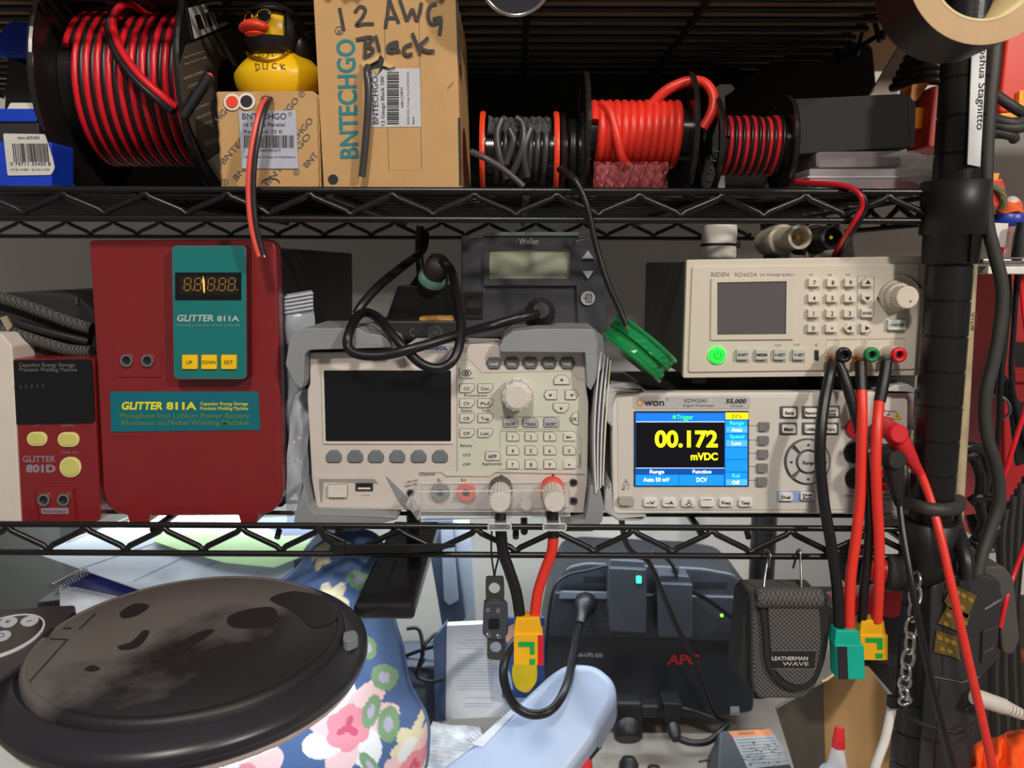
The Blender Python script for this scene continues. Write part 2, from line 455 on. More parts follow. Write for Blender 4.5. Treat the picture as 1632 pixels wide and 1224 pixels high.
m.build('wire_end', sp)
pl = Pl(o=(X2+.0022, 0, 0), n=(1, 0, 0)); m = MB()
brown = mat('dark brown label', (88, 77, 66), .38, var=.08)
lab = mat('spool sticker white', (205, 202, 198), .5)
m.prism(pl, [(300, 13), (352, -1), (364, 38), (310, 62)], 0, .0003, lab)
for k, (a, b) in enumerate(((309, 318), (321, 323), (326, 332), (334, 336), (339, 345), (347, 349), (351, 356))):
    m.flat(pl, [(a, 25-(a-309)*.25), (b, 25-(b-309)*.25), (b+7, 48-(b-309)*.30), (a+7, 48-(a-309)*.30)], .0005, ink)
m.txt(pl, 'X00Z9S2D3', 321, 17, 24, 6, ink, .0005, rot=-15)
m.prism(pl, [(286, 104), (296, 72), (384, 38), (392, 70), (394, 100), (372, 106), (364, 94), (354, 96), (347, 112), (345, 145), (349, 180), (350, 240), (328, 256), (306, 208), (290, 160)], 0, .0003, brown)
m.prism(pl, [(329, 257), (351, 242), (352, 292)], 0, .0003, lab)
for t, x, y, w, c, r in (('FEATURES', 344, 218, 22, 8, 157), ('LOW VOLTAGE DC', 338, 190, 27, 4, 158), ('OXYGEN FREE', 334, 178, 24, 4, 158), ('FLEXIBLE PVC', 331, 163, 25, 4, 158), ('AWG', 323, 150, 14, 4, 158),
                         ('LENGTH 30 FT', 321, 128, 25, 4, 160), ('WARRANTY 12 MONTHS', 322, 112, 33, 4.5, 160), ('Reach us any time of day', 327, 90, 36, 3.5, 162), ('for help with an order', 325, 80, 36, 3.5, 162)):
    m.txt(pl, t, x, y, w, c, lab, .0005, rot=r)
m.build('label', sp)
# --- blue plastic boxes at the left edge
blue = mat('blue plastic', (22, 62, 190), .35)
bx = thing('plastic_box', 'dark blue plastic tool case with white barcode label at the left edge', 'tool case', W(45, 290, .03))
pl = Pl(.022); m = MB()
m.prism(pl, rr(-30, 226, 82, 299, 4), -.03, 0, blue, 2); m.build('case', bx)
m = MB(); m.prism(pl, rp([(-12, 191), (58, 191), (60, 228), (-12, 228)], 8), -.028, -.002, mat('smoke grey plastic', (48, 46, 45), .3), 2); m.build('window', bx)
m = MB(); m.prism(pl, rr(-12, 173, 58, 194, 3), -.028, 0, blue, 2); m.prism(pl, rp([(8, 174), (14, 163), (58, 163), (56, 174)], 2), -.026, -.002, mat('cream plastic', (215, 213, 200), .5)); m.build('lid', bx)
m = MB(); m.prism(pl, rp([(6, 213), (72, 214), (84, 250), (88, 268), (82, 279), (13, 280)], 3), 0, .0008, lab)
barcode(m, pl, 21, 77, 229, 258, .0012, ink, seed=5, slant=3)
m.txt(pl, 'Item #35450', 30, 222, 34, 5, ink, .0012); m.txt(pl, '0 74711 35450 8', 18, 264, 64, 6, ink, .0012); m.txt(pl, 'EXCEL HOBBY   BLADES CORP', 19, 272, 62, 3.4, greyink, .0012)
m.build('label', bx)
bn = thing('storage_bin', 'dark bin with a bright blue lip behind the large spool', 'bin', W(30, 280, .12))
pl = Pl(.13); m = MB(); m.prism(pl, [(12, 92), (120, 128), (120, 318), (0, 318)], -.06, 0, mat('dark bin plastic', (34, 32, 34), .4)); m.build('body', bn)
m = MB(); m.prism(pl, rp([(5, 95), (5, 62), (22, 38), (120, 40), (120, 95)], 8), -.07, .008, blue, 3); m.build('lip', bn)
# --- small cardboard box with the duck
sb = thing('cardboard_box', 'small brown cardboard box printed in diagonal lettering under the duck', 'box', W(430, 297, .05), 'cardboard wire boxes')
pl = Pl(.012); m = MB()
poly = rp([(345, 146), (498, 145), (508, 152), (512, 300), (354, 302)], 3)
m.prism(pl, poly, -.095, 0, kraft, 1)
edge = mat('cut cardboard edge', (150, 112, 70), .9)
m.rib(pl, [(346+8*k/12+(k % 2)*1.2, 148+152*k/12) for k in range(13)], 2.2, .0004, edge); m.rib(pl, [(506+(k % 2)*1.2+3*k/12, 155+142*k/12) for k in range(13)], 2.2, .0004, edge)
blk = mat('slate print', (84, 88, 98), .7)
for t, x, y, w in (('BNTECHGO', 358, 262, 92), ('BNTECHGO', 378, 288, 96), ('BNTECHGO', 428, 296, 104), ('BNT', 490, 268, 27), ('ECHGO', 466, 232, 52), ('HGO', 455, 186, 34), ('HGO', 349, 195, 34)):
    m.txt(pl, t, x, y, w, 10, blk, .0005, rot=-49)
for x, y in ((481, 150), (473, 274), (359, 290)):
    m.rib(pl, ell(x, y, 4.5, n=14), .9, .0005, blk, True); m.txt(pl, 'R', x, y+2.4, 3.5, 5, blk, .0005, al='c')
m.flat(pl, ell(424, 158, 7, 5), .0006, black); m.ring(pl, ell(424, 159, 9, 7), ell(424, 158, 7, 5), .0007, edge)
m.rib(pl, [(418+14*math.cos(PI*k/8)+14, 292-8*math.sin(PI*k/8)) for k in range(9)], 1.6, .0006, ink)
m.build('carton', sb)
m = MB(); slab = mat('grey sticker', (176, 180, 194), .5)
m.prism(pl, [(381, 178), (472, 176), (476, 269), (386, 269)], .0006, .0010, slab)
m.txt(pl, 'BNTECHGO', 387, 190.5, 70, 10, ink, .0013); m.txt(pl, '16 Gauge Parallel', 389, 202, 66, 6.2, ink, .0013); m.txt(pl, 'Red Black 25 ft', 390, 213, 61, 6.2, ink, .0013)
m.rib(pl, ell(463, 182, 2.6, n=12), .6, .0013, ink, True)
barcode(m, pl, 390, 470, 216, 236, .0013, ink, seed=9)
m.txt(pl, 'X001ME5QYF', 414, 242, 34, 4, ink, .0013); m.txt(pl, 'BNTECHGO 16 Gauge for Model Battery', 392, 252, 80, 3.4, ink, .0013)
m.build('sticker', sb)
for px, py, c, nm in ((371, 163, mat('orange sticker dot', (236, 66, 30), .5), 'orange'), (394, 162, ink, 'black')):
    m = MB(); m.prism(pl, ell(px, py, 13.5), .0006, .0012 if nm == 'orange' else .0014, mat('sticker white', (226, 222, 216), .5)); m.flat(pl, ell(px, py, 9.5), .0018, c)
    m.build('round_sticker', sb)['label'] = nm+' round sticker'
tw = thing('twin_wire', 'red and black twin wire hanging from the small box down to the red welder', 'wire', W(411, 408, -.012))
Q = spl([W(424, 158, .010), W(416, 172, -.002), W(408, 200, -.008), (W(401, 235, -.011)), W(397, 270, -.012), W(396, 310, -.012), W(399, 350, -.012), W(405, 382, -.011), W(413, 409, -.010)], 6)
m = MB(); m.tube(Q, .0020, mat('salmon wire', (226, 82, 70), .4), 9); m.build('red_wire', tw)
Q2 = off(Q, (.0036, -.0004, 0)); Q2 = Q2[:-1]
m = MB(); m.tube(Q2, .0019, mat('dark grey wire', (44, 42, 44), .3), 9); m.tube([Q2[-1], Q2[-1]+Vector((.0006, 0, -.0016))], .001, chrome, 7); m.build('black_wire', tw)
# --- rubber duck
zt_ = W(430, 146, .012).z
dk = thing('rubber_duck', 'yellow rubber duck in black helmet, sunglasses and gold chain on small box', 'toy duck', W(440, 146, .05))
duckm = mat('duck yellow vinyl', (236, 188, 16), .35, var=.03, sub=.1)
def blob(m, c, rx, ry, rz, mt, nu=32, nv=20, fn=None, skip=None, M=None):
    c = Vector(c); vs, fs = [], []
    for i in range(nv+1):
        t = PI*i/nv
        for k in range(nu):
            a = 2*PI*k/nu; d = Vector((math.sin(t)*math.cos(a), math.sin(t)*math.sin(a), math.cos(t)))
            q = Vector((d.x*rx, d.y*ry, d.z*rz))
            if fn: q = fn(q, d)
            vs.append(c+(M @ q if M else q))
    for i in range(nv):
        for k in range(nu):
            f = (i*nu+k, i*nu+(k+1) % nu, (i+1)*nu+(k+1) % nu, (i+1)*nu+k)
            if skip:
                t = PI*(i+.5)/nv; a = 2*PI*(k+.5)/nu
                if skip(Vector((math.sin(t)*math.cos(a), math.sin(t)*math.sin(a), math.cos(t)))): continue
            fs.append(f)
    return m.add(vs, fs, mt, True)
dy = .052; k = (0.6+dy)/F
bc = W(443, 110, dy); bc.z = zt_+35*k
def bodyf(q, d):
    q = q.copy()
    if q.z < -33*k: q.z = -33*k-(q.z+33*k)*-.12
    if d.z > .1: s_ = 1-.30*(d.z-.1); q.x *= s_; q.y *= s_
    q.z += max(0, q.x/(62*k)-.35)*8*k
    return q
m = MB(); blob(m, bc, 66*k, 52*k, 47*k, duckm, 44, 30, bodyf); bvh = BVHTree.FromPolygons(m.v, m.f); body = m.build('body', dk)
def on_body(px, py, lift):
    d = ray(px, py).normalized(); h, nn, i, t = bvh.ray_cast(CAM, d)
    if h is None: h = W(px, py, dy); nn = Vector((0, -1, 0))
    return h+(nn if nn.dot(d) < 0 else -nn)*lift
m = MB()
dink = mat('faded marker', (120, 92, 24), .7, var=.3)
for st in ([(408, 103), (409, 112)], [(406, 102), (413, 103), (414, 109), (408, 113)], [(419, 101), (420, 110), (426, 110), (427, 100)], [(441, 101), (435, 102), (434, 108), (441, 109)], [(447, 102), (449, 111)], [(453, 103), (448, 107)], [(448, 107), (455, 111)],
           [(413, 84), (413, 90), (419, 90), (420, 84)], [(430, 84), (425, 85), (429, 88), (425, 91)], [(437, 84), (434, 84), (434, 91), (438, 90)]):
    m.tube([on_body(x, y, .0002) for x, y in st], .0005, dink, 5)
m.build('marker_lettering', body)
hc = W(437, 52, dy-.004); fd = Vector((-.42, -.90, .02)).normalized(); up = Vector((0, 0, 1)); sd = fd.cross(up).normalized()
m = MB(); blob(m, hc, 39*k, 38*k, 38*k, duckm); m.build('head', dk)
hm = mat('helmet black', (24, 23, 26), .42)
def sk(d):
    f = d.dot(fd); u = d.z
    return f > .42 and -.30 < u < .52
m = MB(); blob(m, hc+Vector((0, 0, -.5*k)), 47*k, 47*k, 45*k, hm, 56, 40, None, sk); blob(m, hc, 43*k, 43*k, 42*k, hm, 40, 30, None, sk)
m.tube([hc+(fd*math.cos(a)+sd*math.sin(a))*(47*k*math.cos(.54))+Vector((0, 0, 24.5*k)) for a in [x*.1-1.15 for x in range(24)]], .0013, hm, 8)
blob(m, hc+Vector((40*k, 8*k, -22*k)), 17*k, 26*k, 28*k, hm, 20, 12)
m.build('helmet', dk)
bm_ = mat('duck bill red', (226, 66, 40), .35)
m = MB(); Mb = Matrix((tuple(sd), tuple(fd), (0, 0, 1))).transposed()
blob(m, hc+fd*(45*k)-sd*(1*k)-up*(6*k), 25*k, 17*k, 9*k, bm_, 28, 14, lambda q, d: Vector((q.x, q.y, q.z+3.5*k*(1-(q.x/(25*k))**2))), None, Mb)
blob(m, hc+fd*(42*k)-up*(13*k), 17*k, 13*k, 4*k, bm_, 20, 10, None, None, Mb); m.build('bill', dk)
for s_ in (-1, 1):
    m = MB(); o = hc+fd*(38*k)+sd*(s_*15*k)+up*(12*k); nn = (fd+sd*s_*.35+up*.1).normalized(); u_ = up.cross(nn).normalized(); v_ = nn.cross(u_)
    el = [o+u_*(11*k*math.cos(a))+v_*(9.5*k*math.sin(a)) for a in [2*PI*i/20 for i in range(20)]]
    m.add([o+nn*.002]+el, [(0, i+1, (i+1) % 20+1) for i in range(20)], blackgloss, True); m.tube(el, .0007, gold, 6, closed=True); m.build('sunglasses_lens', dk)
m = MB(); ch = []
cpts = spl([(a, b, 0) for a, b in ((395, 86), (403, 93), (415, 97), (430, 98), (445, 94), (456, 88), (464, 82))], 10)
ch = [on_body(q.x, q.y, .0016) for q in cpts]
for i in range(len(ch)-1):
    p, q = ch[i], ch[i+1]; t = (q-p).normalized(); n1 = Vector((0, 0, 1)) if i % 2 else t.cross(Vector((0, 0, 1)))
    c_ = (p+q)/2; m.tube([c_+t*(.0019*math.cos(a))+n1.normalized()*(.0012*math.sin(a)) for a in [2*PI*j/8 for j in range(8)]], .0005, gold, 5, closed=True)
m.build('gold_chain', dk)
# --- large cardboard box
bb = thing('cardboard_box', 'large brown cardboard box with handwriting and teal upright lettering', 'box', W(620, 298, .07), 'cardboard wire boxes')
pl = Pl(.012); m = MB(); m.prism(pl, rp([(499, -12), (726, -12), (736, 303), (516, 303)], 2), -.125, 0, kraft, 1)
tl = mat('teal print', (32, 122, 130), .7)
m.txt(pl, 'BNTECHGO', 571.5, 252, 190, 30, tl, .0004, bold=.02, rot=-92)
m.rib(pl, ell(541, 49, 6.5), 1.2, .0004, blk, True); m.txt(pl, 'R', 545, 53, 7, 7.5, blk, .0004, rot=-92)
gl = mat('grey print', (110, 104, 96), .7)
m.rib(pl, [(612.5, 30), (668, 30), (672, 271), (620, 271)], .9, .0003, gl, True)
mk = mat('marker pen', (50, 43, 40), .6, var=.2, scale=150)
hs = .0005
def hw(l): return [(480+a/3.886, b/3.886) for a, b in l]
for st in ([(238, 50), (250, 110), (265, 192)], [(332, 82), (365, 42), (398, 62), (380, 110), (342, 158), (395, 150), (452, 150)], [(522, 178), (536, 90), (545, 0)], [(548, 2), (575, 75), (606, 146)], [(528, 112), (592, 112)],
           [(612, 0), (632, 60), (656, 132)], [(656, 132), (690, 55)], [(690, 55), (716, 134)], [(716, 134), (735, 80), (746, 18)], [(840, 22), (800, 40), (786, 100), (805, 148), (845, 140), (862, 112)], [(815, 122), (870, 108)], [(866, 108), (864, 160), (856, 216)],
           [(400, 235), (398, 352)], [(342, 248), (430, 232), (438, 255), (402, 288)], [(402, 288), (446, 305), (436, 335), (386, 358)], [(462, 222), (475, 270), (488, 322)], [(600, 262), (548, 280), (540, 318), (580, 322), (600, 300)], [(595, 258), (596, 300), (612, 328)], [(550, 296), (606, 290)],
           [(690, 275), (648, 292), (636, 325), (660, 345), (692, 335)], [(690, 208), (715, 270), (742, 340)], [(790, 235), (728, 292)], [(728, 290), (775, 318), (828, 320)]):
    hs += .00006; m.rib(pl, spl([(a, b, 0) for a, b in hw(st)], 5) if len(st) > 2 else hw(st), 5.6, hs, mk)
m.flat(pl, ell(531, 286, 8), .0004, ink)
m.flat(pl, [(580, 106), (586, 101), (596, 98), (607, 88), (611, 92), (614, 101), (628, 107), (612, 109), (604, 118), (597, 112)], .0005, black)
torn = mat('torn cardboard', (205, 172, 125), .9, var=.15)
m.prism(pl, [(577, 101), (590, 98), (603, 90), (607, 87), (603, 97), (592, 103), (582, 107), (580, 113)], 0, .003, torn); m.prism(pl, [(614, 96), (617, 103), (630, 107), (622, 110), (611, 106)], 0, .003, torn)
m.prism(pl, [(597, 111), (606, 110), (603, 118), (600, 120)], 0, .002, torn)
for q in ([(727, 8), (731, 8), (734, 105), (731, 105)], [(730, 188), (734, 188), (736, 296), (732, 296)]): m.flat(pl, q, .0004, ink)
m.flat(pl, [(713, 140), (722, 130), (724, 128), (720, 136), (714, 142)], .0004, edge)
m.build('carton', bb)
m = MB(); m.prism(pl, [(593, 110), (669, 109), (671, 202), (592, 203)], 0, .0004, mat('pale grey sticker', (190, 192, 200), .5))
m.txt(pl, 'BNTECHGO', 603.5, 198, 76, 9.5, ink, .0007, rot=-91); m.txt(pl, '12 Gauge Black 100', 613.5, 200, 78, 6, ink, .0007, rot=-91)
barcode(m, pl, 617, 636, 115, 198, .0007, ink, True, 4)
m.txt(pl, 'X001CYPPT7', 643.5, 172, 33, 4.4, ink, .0007, rot=-91); m.txt(pl, 'BNTECHGO 12 Gauge Very Low Impedance', 653, 198, 84, 4, greyink, .0007, rot=-91); m.txt(pl, 'New', 661, 198, 12, 4, ink, .0007, rot=-91)
m.build('sticker', bb)
m = MB(); cs = spl([W(588, 108, .016), W(585, 112, .004), W(587, 150, .002), W(584, 210, .003), W(577, 282, .004)], 6)
m.tube(cs, .0027, mat('dark silicone cable', (62, 58, 58), .3), 10); m.build('cable_end', bb)
# --- small spools
def spool(lab_, x1, x2, pc, yf, rw, wire, rim, tn, fr=None, wr=.0022, pair=None, wob=.04, ph=0.0, hole=0.0):
    a, b = W(x1, pc, yf).x, W(x2, pc, yf).x; r = fr; zc_ = DK+r; yc_ = yf+r
    t = thing('wire_spool', lab_, 'wire spool', ((a+b)/2, yc_, DK), 'wire spools on the upper shelf')
    for x in (a, b): flange(x, yc_, zc_, r, .0026, rim, 44, hole if x == a else 0).build('flange', t)
    m = MB(); m.lathe((a, yc_, zc_), XA, [(rw-wr, .001), (rw-wr, b-a-.001)], spk, 32); m.build('core', t)
    P_ = helix(a+.003+wr, b-.003-wr, yc_, zc_, rw, tn, wob, ph, 30)
    m = MB(); m.tube(P_, wr, wire, 8); m.build('wire', t)
    if pair: m = MB(); m.tube(off(P_, (wr*1.9, 0, 0)), wr*.95, pair, 8); m.build('wire', t)
    return t, a, b, yc_, zc_
greyw = mat('dark grey cable', (58, 56, 57), .35, var=.1)
orim = mat('orange spool rim', (232, 66, 30), .4)
t, a, b, y_, z_ = spool('small spool of dark grey cable with bright orange rims', 768, 888, 238, .018, .021, greyw, orim, 7.3, .0295, .0027, None, .12, .5)
for st in ([(800, 190), (792, 215), (796, 250), (808, 285)], [(822, 188), (834, 200), (832, 240), (815, 280)], [(812, 206), (818, 225), (806, 262)], [(846, 205), (835, 240), (840, 282)]):
    m = MB(); m.tube(spl([W(p[0], p[1], .0205+abs(p[1]-238)*.00008) for p in st], 6), .0027, greyw, 9); m.build('wire', t)
m = MB(); m.tube(spl([W(751, 242, .010), W(775, 253, .006), W(805, 272, .006), W(834, 297, .008)], 5), .0024, mat('grey cable end', (74, 66, 66), .4), 9); m.build('cable_end', t)
for x_, s_ in ((a, 1), (b, -1)):
    m = MB(); m.lathe((x_, y_, z_), XA, [(.0262, .0018*s_), (.0262, .0022*s_)], spk, 40); m.build('flange_face', t)
m = MB(); n = 26; G = []
for i in range(n+1):
    for j in range(7):
        an = .5+1.3*j/6; rr2 = .0255+.0016*math.sin(i*2.1+j*1.7)+.0008*math.sin(i*5.3-j); G.append(Vector((a+.004+(b-a-.008)*i/n, y_-rr2*math.cos(an), z_+rr2*math.sin(an))))
m.add(G, [(i*7+j, i*7+j+1, (i+1)*7+j+1, (i+1)*7+j) for i in range(n) for j in range(6)], clear('cling film', (225, 228, 232), .09, .12)); m.build('cling_film', t)
t, a, b, y_, z_ = spool('narrow spool of black cable behind the hanging black wire', 899, 931, 236, .03, .024, blackrub, spk, 5.4, .030, .0024)
rd_, a, b, y_, z_ = spool('spool of thick bright red cable between tall black flanges', 938, 1112, 208, .018, .0225, orangered, spk, 11.4, .0455, .0034, None, .01, .3)
m = MB(); m.tube(spl([W(952, 176, .050), W(962, 168, .046), W(974, 182, .040), W(982, 215, .037), W(990, 248, .039), W(998, 262, .043)], 6), .0036, orangered, 10); m.build('wire', rd_)
m = MB(); m.tube(spl([W(1020, 196, .060), W(1034, 172, .056), W(1058, 147, .052), W(1085, 133, .050), W(1108, 129, .048), W(1126, 135, .044), W(1137, 155, .040), W(1134, 180, .038), W(1120, 205, .038)], 6), .0039, orangered, 10); m.build('wire', rd_)
tw2, a, b, y_, z_ = spool('spool of thin red and black twin wire beside the black box', 1152, 1272, 224, .018, .0205, mat('crimson wire', (206, 32, 44), .3), spk, 7.6, .0360, .0018, blackrub, .05, .2, .0095)
pl = Pl(o=(a-.0016, 0, 0), n=(-1, 0, 0)); m = MB(); gy = mat('spool label grey', (128, 126, 124), .45)
cy_, cz_ = y_, z_
def ring3(x, r0, r1, a0, a1, mt, m, n=20):
    vs = []; 
    for i in range(n+1):
        t_ = a0+(a1-a0)*i/n
        for r in (r0, r1): vs.append(Vector((x, cy_-r*math.cos(t_), cz_+r*math.sin(t_))))
    m.add(vs, [(2*i, 2*i+1, 2*i+3, 2*i+2) for i in range(n)], mt)
ring3(a-.0017, .0105, .033, -2.6, -.75, gy, m); ring3(a-.0017, .0105, .030, -.45, .5, gy, m); ring3(a-.0017, .0105, .024, 1.6, 2.8, gy, m)
m.txt(pl, '60 FT', 1134, 289, 56, 9, mat('label light print', (186, 184, 180), .5), .0004, rot=-76)
m.build('label', tw2)
rb = thing('twin_wire', 'red and black twin wire running from the small spool over the shelf front', 'wire', W(1350, 380, 0))
Q = spl([W(1248, 288, .05), W(1290, 291, .025), W(1330, 294, .002), W(1358, 300, -.009), W(1372, 314, -.012), W(1373, 332, -.011), W(1362, 352, -.009), W(1346, 378, .004), W(1331, 404, .035), W(1326, 414, .05)], 6)
m = MB(); m.tube(Q, .0019, redwire, 8); m.build('red_wire', rb); m = MB(); m.tube(off(Q, (.0030, .0006, -.0012)), .0018, blackrub, 8); m.build('black_wire', rb)
hb = thing('hanging_wire', 'thin black wire hanging from the upper shelf down to the green reel', 'wire', W(975, 500, -.012))
Q = spl([W(893, 270, .012), W(906, 278, -.002), W(920, 292, -.010), W(932, 318, -.012), W(941, 350, -.012), W(951, 395, -.012), W(968, 450, -.013), W(985, 488, -.013), W(998, 519, -.014)], 6)
m = MB(); m.tube(Q, [.0028]*12+[.0022]*(len(Q)-12), blackrub, 9); m.tube([Q[-1], Q[-1]+Vector((.001, 0, -.0025))], .001, copper, 7); m.build('insulation', hb)
# --- right of the spools
bl = thing('black_box', 'plain black cardboard box on the clear cases beside the post', 'box', W(1370, 240, .06))
pl = Pl(.045); m = MB(); m.prism(pl, rp([(1262, 158), (1445, 149), (1452, 158), (1459, 168), (1457, 234), (1262, 246)], 2), -.09, 0, mat('matt black card', (23, 23, 24), .75), 1); m.build('carton', bl)
m = MB(); m.prism(pl, [(1446, 150), (1453, 158), (1459, 168), (1457, 234), (1450, 236)], 0, .0006, mat('black card end', (24, 24, 25), .6)); m.build('end_flap', bl)
cl = thing('clear_case', 'flat clear plastic case holding red parts, lowest beside the post', 'case', W(1390, 299, .04))
pl = Pl(.025); m = MB(); m.prism(pl, rr(1290, 269, 1492, 302, 3), -.11, 0, clear('milky clear plastic', (214, 206, 214), .36, .15), 1); m.build('case', cl)
m = MB(); m.prism(pl, rr(1286, 281, 1494, 283.5, 1), -.11, .0012, clear('milky rim', (226, 222, 228), .55)); m.build('rim', cl)
m = MB(); m.prism(pl, rp([(1400, 285), (1460, 286), (1480, 294), (1478, 299), (1405, 299)], 3), -.06, -.01, mat('pinkish red plastic', (216, 50, 60), .4)); m.build('red_part', cl)
pk = thing('blister_pack', 'clear plastic blister pack between black box and flat clear case', 'pack', W(1400, 266, .05))
pl = Pl(.04); m = MB(); m.prism(pl, rp([(1300, 242), (1460, 240), (1480, 252), (1462, 266), (1300, 268)], 8), -.07, 0, clear('blister plastic', (190, 178, 180), .30, .1), 2); m.build('blister', pk)
m = MB(); m.prism(pl, rr(1318, 246, 1450, 262, 3), -.05, -.015, mat('dark part', (70, 62, 62), .5)); m.build('contents', pk)
pb = thing('parts_bag', 'pinkish clear plastic bag under the bright red cable coil', 'bag', W(1010, 298, .06))
m = MB(); pl = Pl(.030); G = []
for i in range(31):
    for j in range(7):
        x, y = 946+118*i/30, 258+42*j/6
        G.append(pl.p(x, y, .004*math.sin(i*1.3+j*.9)+.003*math.sin(i*2.9-j*2.1)))
m.add(G, [(i*7+j, i*7+j+1, (i+1)*7+j+1, (i+1)*7+j) for i in range(30) for j in range(6)], clear('pink film', (225, 120, 126), .42, .12)); m.build('film', pb)
m = MB(); m.prism(Pl(.045), rr(950, 262, 1055, 298, 6), -.03, 0, mat('dusky red parts', (120, 48, 52), .5, var=.3, scale=150), 3); m.build('contents', pb)
st = thing('card_strip', 'leaning pale grey cardboard strip behind the black box', 'card', W(1420, 300, .16))
pl = Pl(.16); m = MB(); m.prism(pl, [(1240, 330), (1384, 155), (1436, 68), (1454, 84), (1434, 130), (1428, 158), (1270, 330)], -.004, 0, mat('grey card', (178, 168, 152), .8)); m.build('strip', st)
cc = thing('cable_coil', 'coil of black test cables hanging behind the front post, upper right', 'cable coil', W(1470, 130, .09))
for k_ in range(5):
    m = MB(); y0 = 84+11.5*k_; m.tube(spl([W(1446-6*k_, y0+10, .13), W(1462, y0+1, .10), W(1485, y0-2, .09), W(1510, y0+2, .09), W(1545, y0+14, .10), W(1570, y0+40, .12)], 5), .0036, blackrub, 9); m.build('cable', cc)
mt_ = thing('clamp_meter', 'red and orange test meter mostly hidden behind the front post', 'meter', W(1500, 235, .075))
redp = mat('red meter plastic', (206, 42, 44), .4); orp = mat('orange meter plastic', (228, 130, 18), .45)
pl = Pl(.075); m = MB(); m.prism(pl, rp([(1484, 138), (1512, 134), (1530, 140), (1525, 240), (1478, 234), (1478, 222)], 5), -.035, 0, redp, 3); m.build('body', mt_)
m = MB(); m.prism(pl, rr(1458, 168, 1482, 202, 2), -.03, -.008, orp, 1); m.build('side_grip', mt_)
m = MB(); m.prism(pl, rp([(1455, 160), (1458, 132), (1488, 128), (1480, 140), (1466, 160)], 4), -.025, -.005, mat('brown orange plastic', (170, 98, 20), .5), 2); m.build('trigger', mt_)
# --- things near the top of the frame
tr = thing('tape_roll', 'wide roll of black tape seen end on at the top right corner', 'tape roll', W(1572, 55, -.12))
c0 = W(1572, -60, -.145); rt = 118*(.455)/F; tan = mat('tape edge tan', (186, 152, 112), .6, var=.05)
m = MB(); m.lathe(c0, (0, 1, 0), [(rt, .0002), (rt, .040)], mat('black tape back', (26, 25, 24), .45), 64, caps=False); m.build('outer_layer', tr)
m = MB(); m.lathe(c0, (0, 1, 0), [(rt*.72, 0), (rt, 0)], tan, 64, caps=False, smooth=False); m.lathe(c0, (0, 1, 0), [(rt*.72, .0402), (rt, .0402)], tan, 64, caps=False, smooth=False); m.build('tape_edge', tr)
m = MB(); m.lathe(c0, (0, 1, 0), [(rt*.72, .0402), (rt*.72, 0), (rt*.68, 0), (rt*.68, .0402)], mat('cream core card', (216, 196, 150), .7), 64, caps=False); m.build('core', tr)
m = MB(); m.tube([Vector((XR, 0, c0.z+rt*.66)), Vector((XR, -.03, c0.z+rt*.66)), Vector((c0.x, c0.y-.02, c0.z+rt*.66))], .0022, steel, 8); tag(m.build('tape_hook'), 'steel hook carrying the black tape roll', 'hook')
cm = thing('round_mirror', 'round dark mirror with polished chrome rim at the top edge', 'mirror', W(822, 18, -.03))
c0 = W(822, -38, -.03); r_ = 57*.57/F
m = MB(); m.lathe(c0, (.02, -1, -.35), [(r_*.98, -.006), (r_, -.003), (r_, .001), (r_*.95, .0025), (r_*.90, .001)], chrome, 56, caps=False); m.build('rim', cm)
m = MB(); m.lathe(c0, (.02, -1, -.35), [(r_*.97, -.008), (r_*.92, .0008)], mat('dark mirror glass', (120, 120, 128), .08, 1.0, var=.02), 56); m.build('glass', cm)
m = MB(); m.tube(spl([c0+Vector((0, .006, .01)), Vector((c0.x, -.012, ZU-.006)), Vector((c0.x, -.006, ZU+.003)), Vector((c0.x, .001, ZU+.0055)), Vector((c0.x, .006, ZU+.001)), Vector((c0.x, .006, ZU-.006))], 5), .0022, steel, 8); m.build('bracket', cm)
# ------------------------------------------------------------------ middle shelf, left half
DL = ZL+.0024
maroon = mat('maroon enamel', (128, 30, 34), .36, var=.05, coat=.3)
teal = mat('teal panel', (16, 116, 116), .42, var=.03)
def socket(m, pl, x, y, r=9.5, h=0.0):
    m.ring(pl, ell(x, y, r), ell(x, y, r*.66), h+.002, chrome, h); m.flat(pl, ell(x, y, r*.68), h+.0003, black)
def seg7(m, pl, x, y, w, h, hh, mt, shear=.08, wd=1.6):
    f = lambda a, b: (x+a*w+(1-b)*h*shear, y+b*h)
    for a, b, c, d in ((.15, 0, .85, 0), (.15, .5, .85, .5), (.15, 1, .85, 1), (0, .06, 0, .44), (0, .56, 0, .94), (1, .06, 1, .44), (1, .56, 1, .94)):
        m.rib(pl, [f(a, b), f(c, d)], wd, hh, mt)
# red welder
wl = thing('spot_welder', 'tall maroon welding machine with teal control panel and yellow keys', 'welding machine', W(300, 828, .05))
pl = Pl(.020); m = MB()
poly = rp([(141, 384), (441, 382), (449, 822), (164, 823)], 1)
poly = [(141, 386), (145, 383), (424, 381), (434, 384), (440, 392), (443, 480), (449, 740), (450, 788), (444, 806), (430, 818), (412, 822), (205, 823), (184, 818), (170, 806), (163, 785), (152, 560)]
m.prism(pl, rp(poly, 5, 2), -.012, 0, maroon, 5, steps=5)
m.prism(pl, rr(182, 551, 258, 601, 3), 0, .0008, maroon, 1); m.build('front_cover', wl)
m = MB(); m.prism(pl, rp([(146, 394), (438, 394), (446, 815), (172, 815)], 6), -.29, -.012, mat('black side steel', (18, 18, 19), .55), 0); m.build('case', wl)
for x in (204, 237): m = MB(); socket(m, pl, x, 574, 10, .0008); m.build('socket', wl)
m = MB(); m.prism(pl, rp([(283, 391), (401, 391), (402, 602), (286, 602)], 8), 0, .011, mat('dark maroon side', (70, 22, 26), .4), 1.2); b = m.build('control_panel', wl)
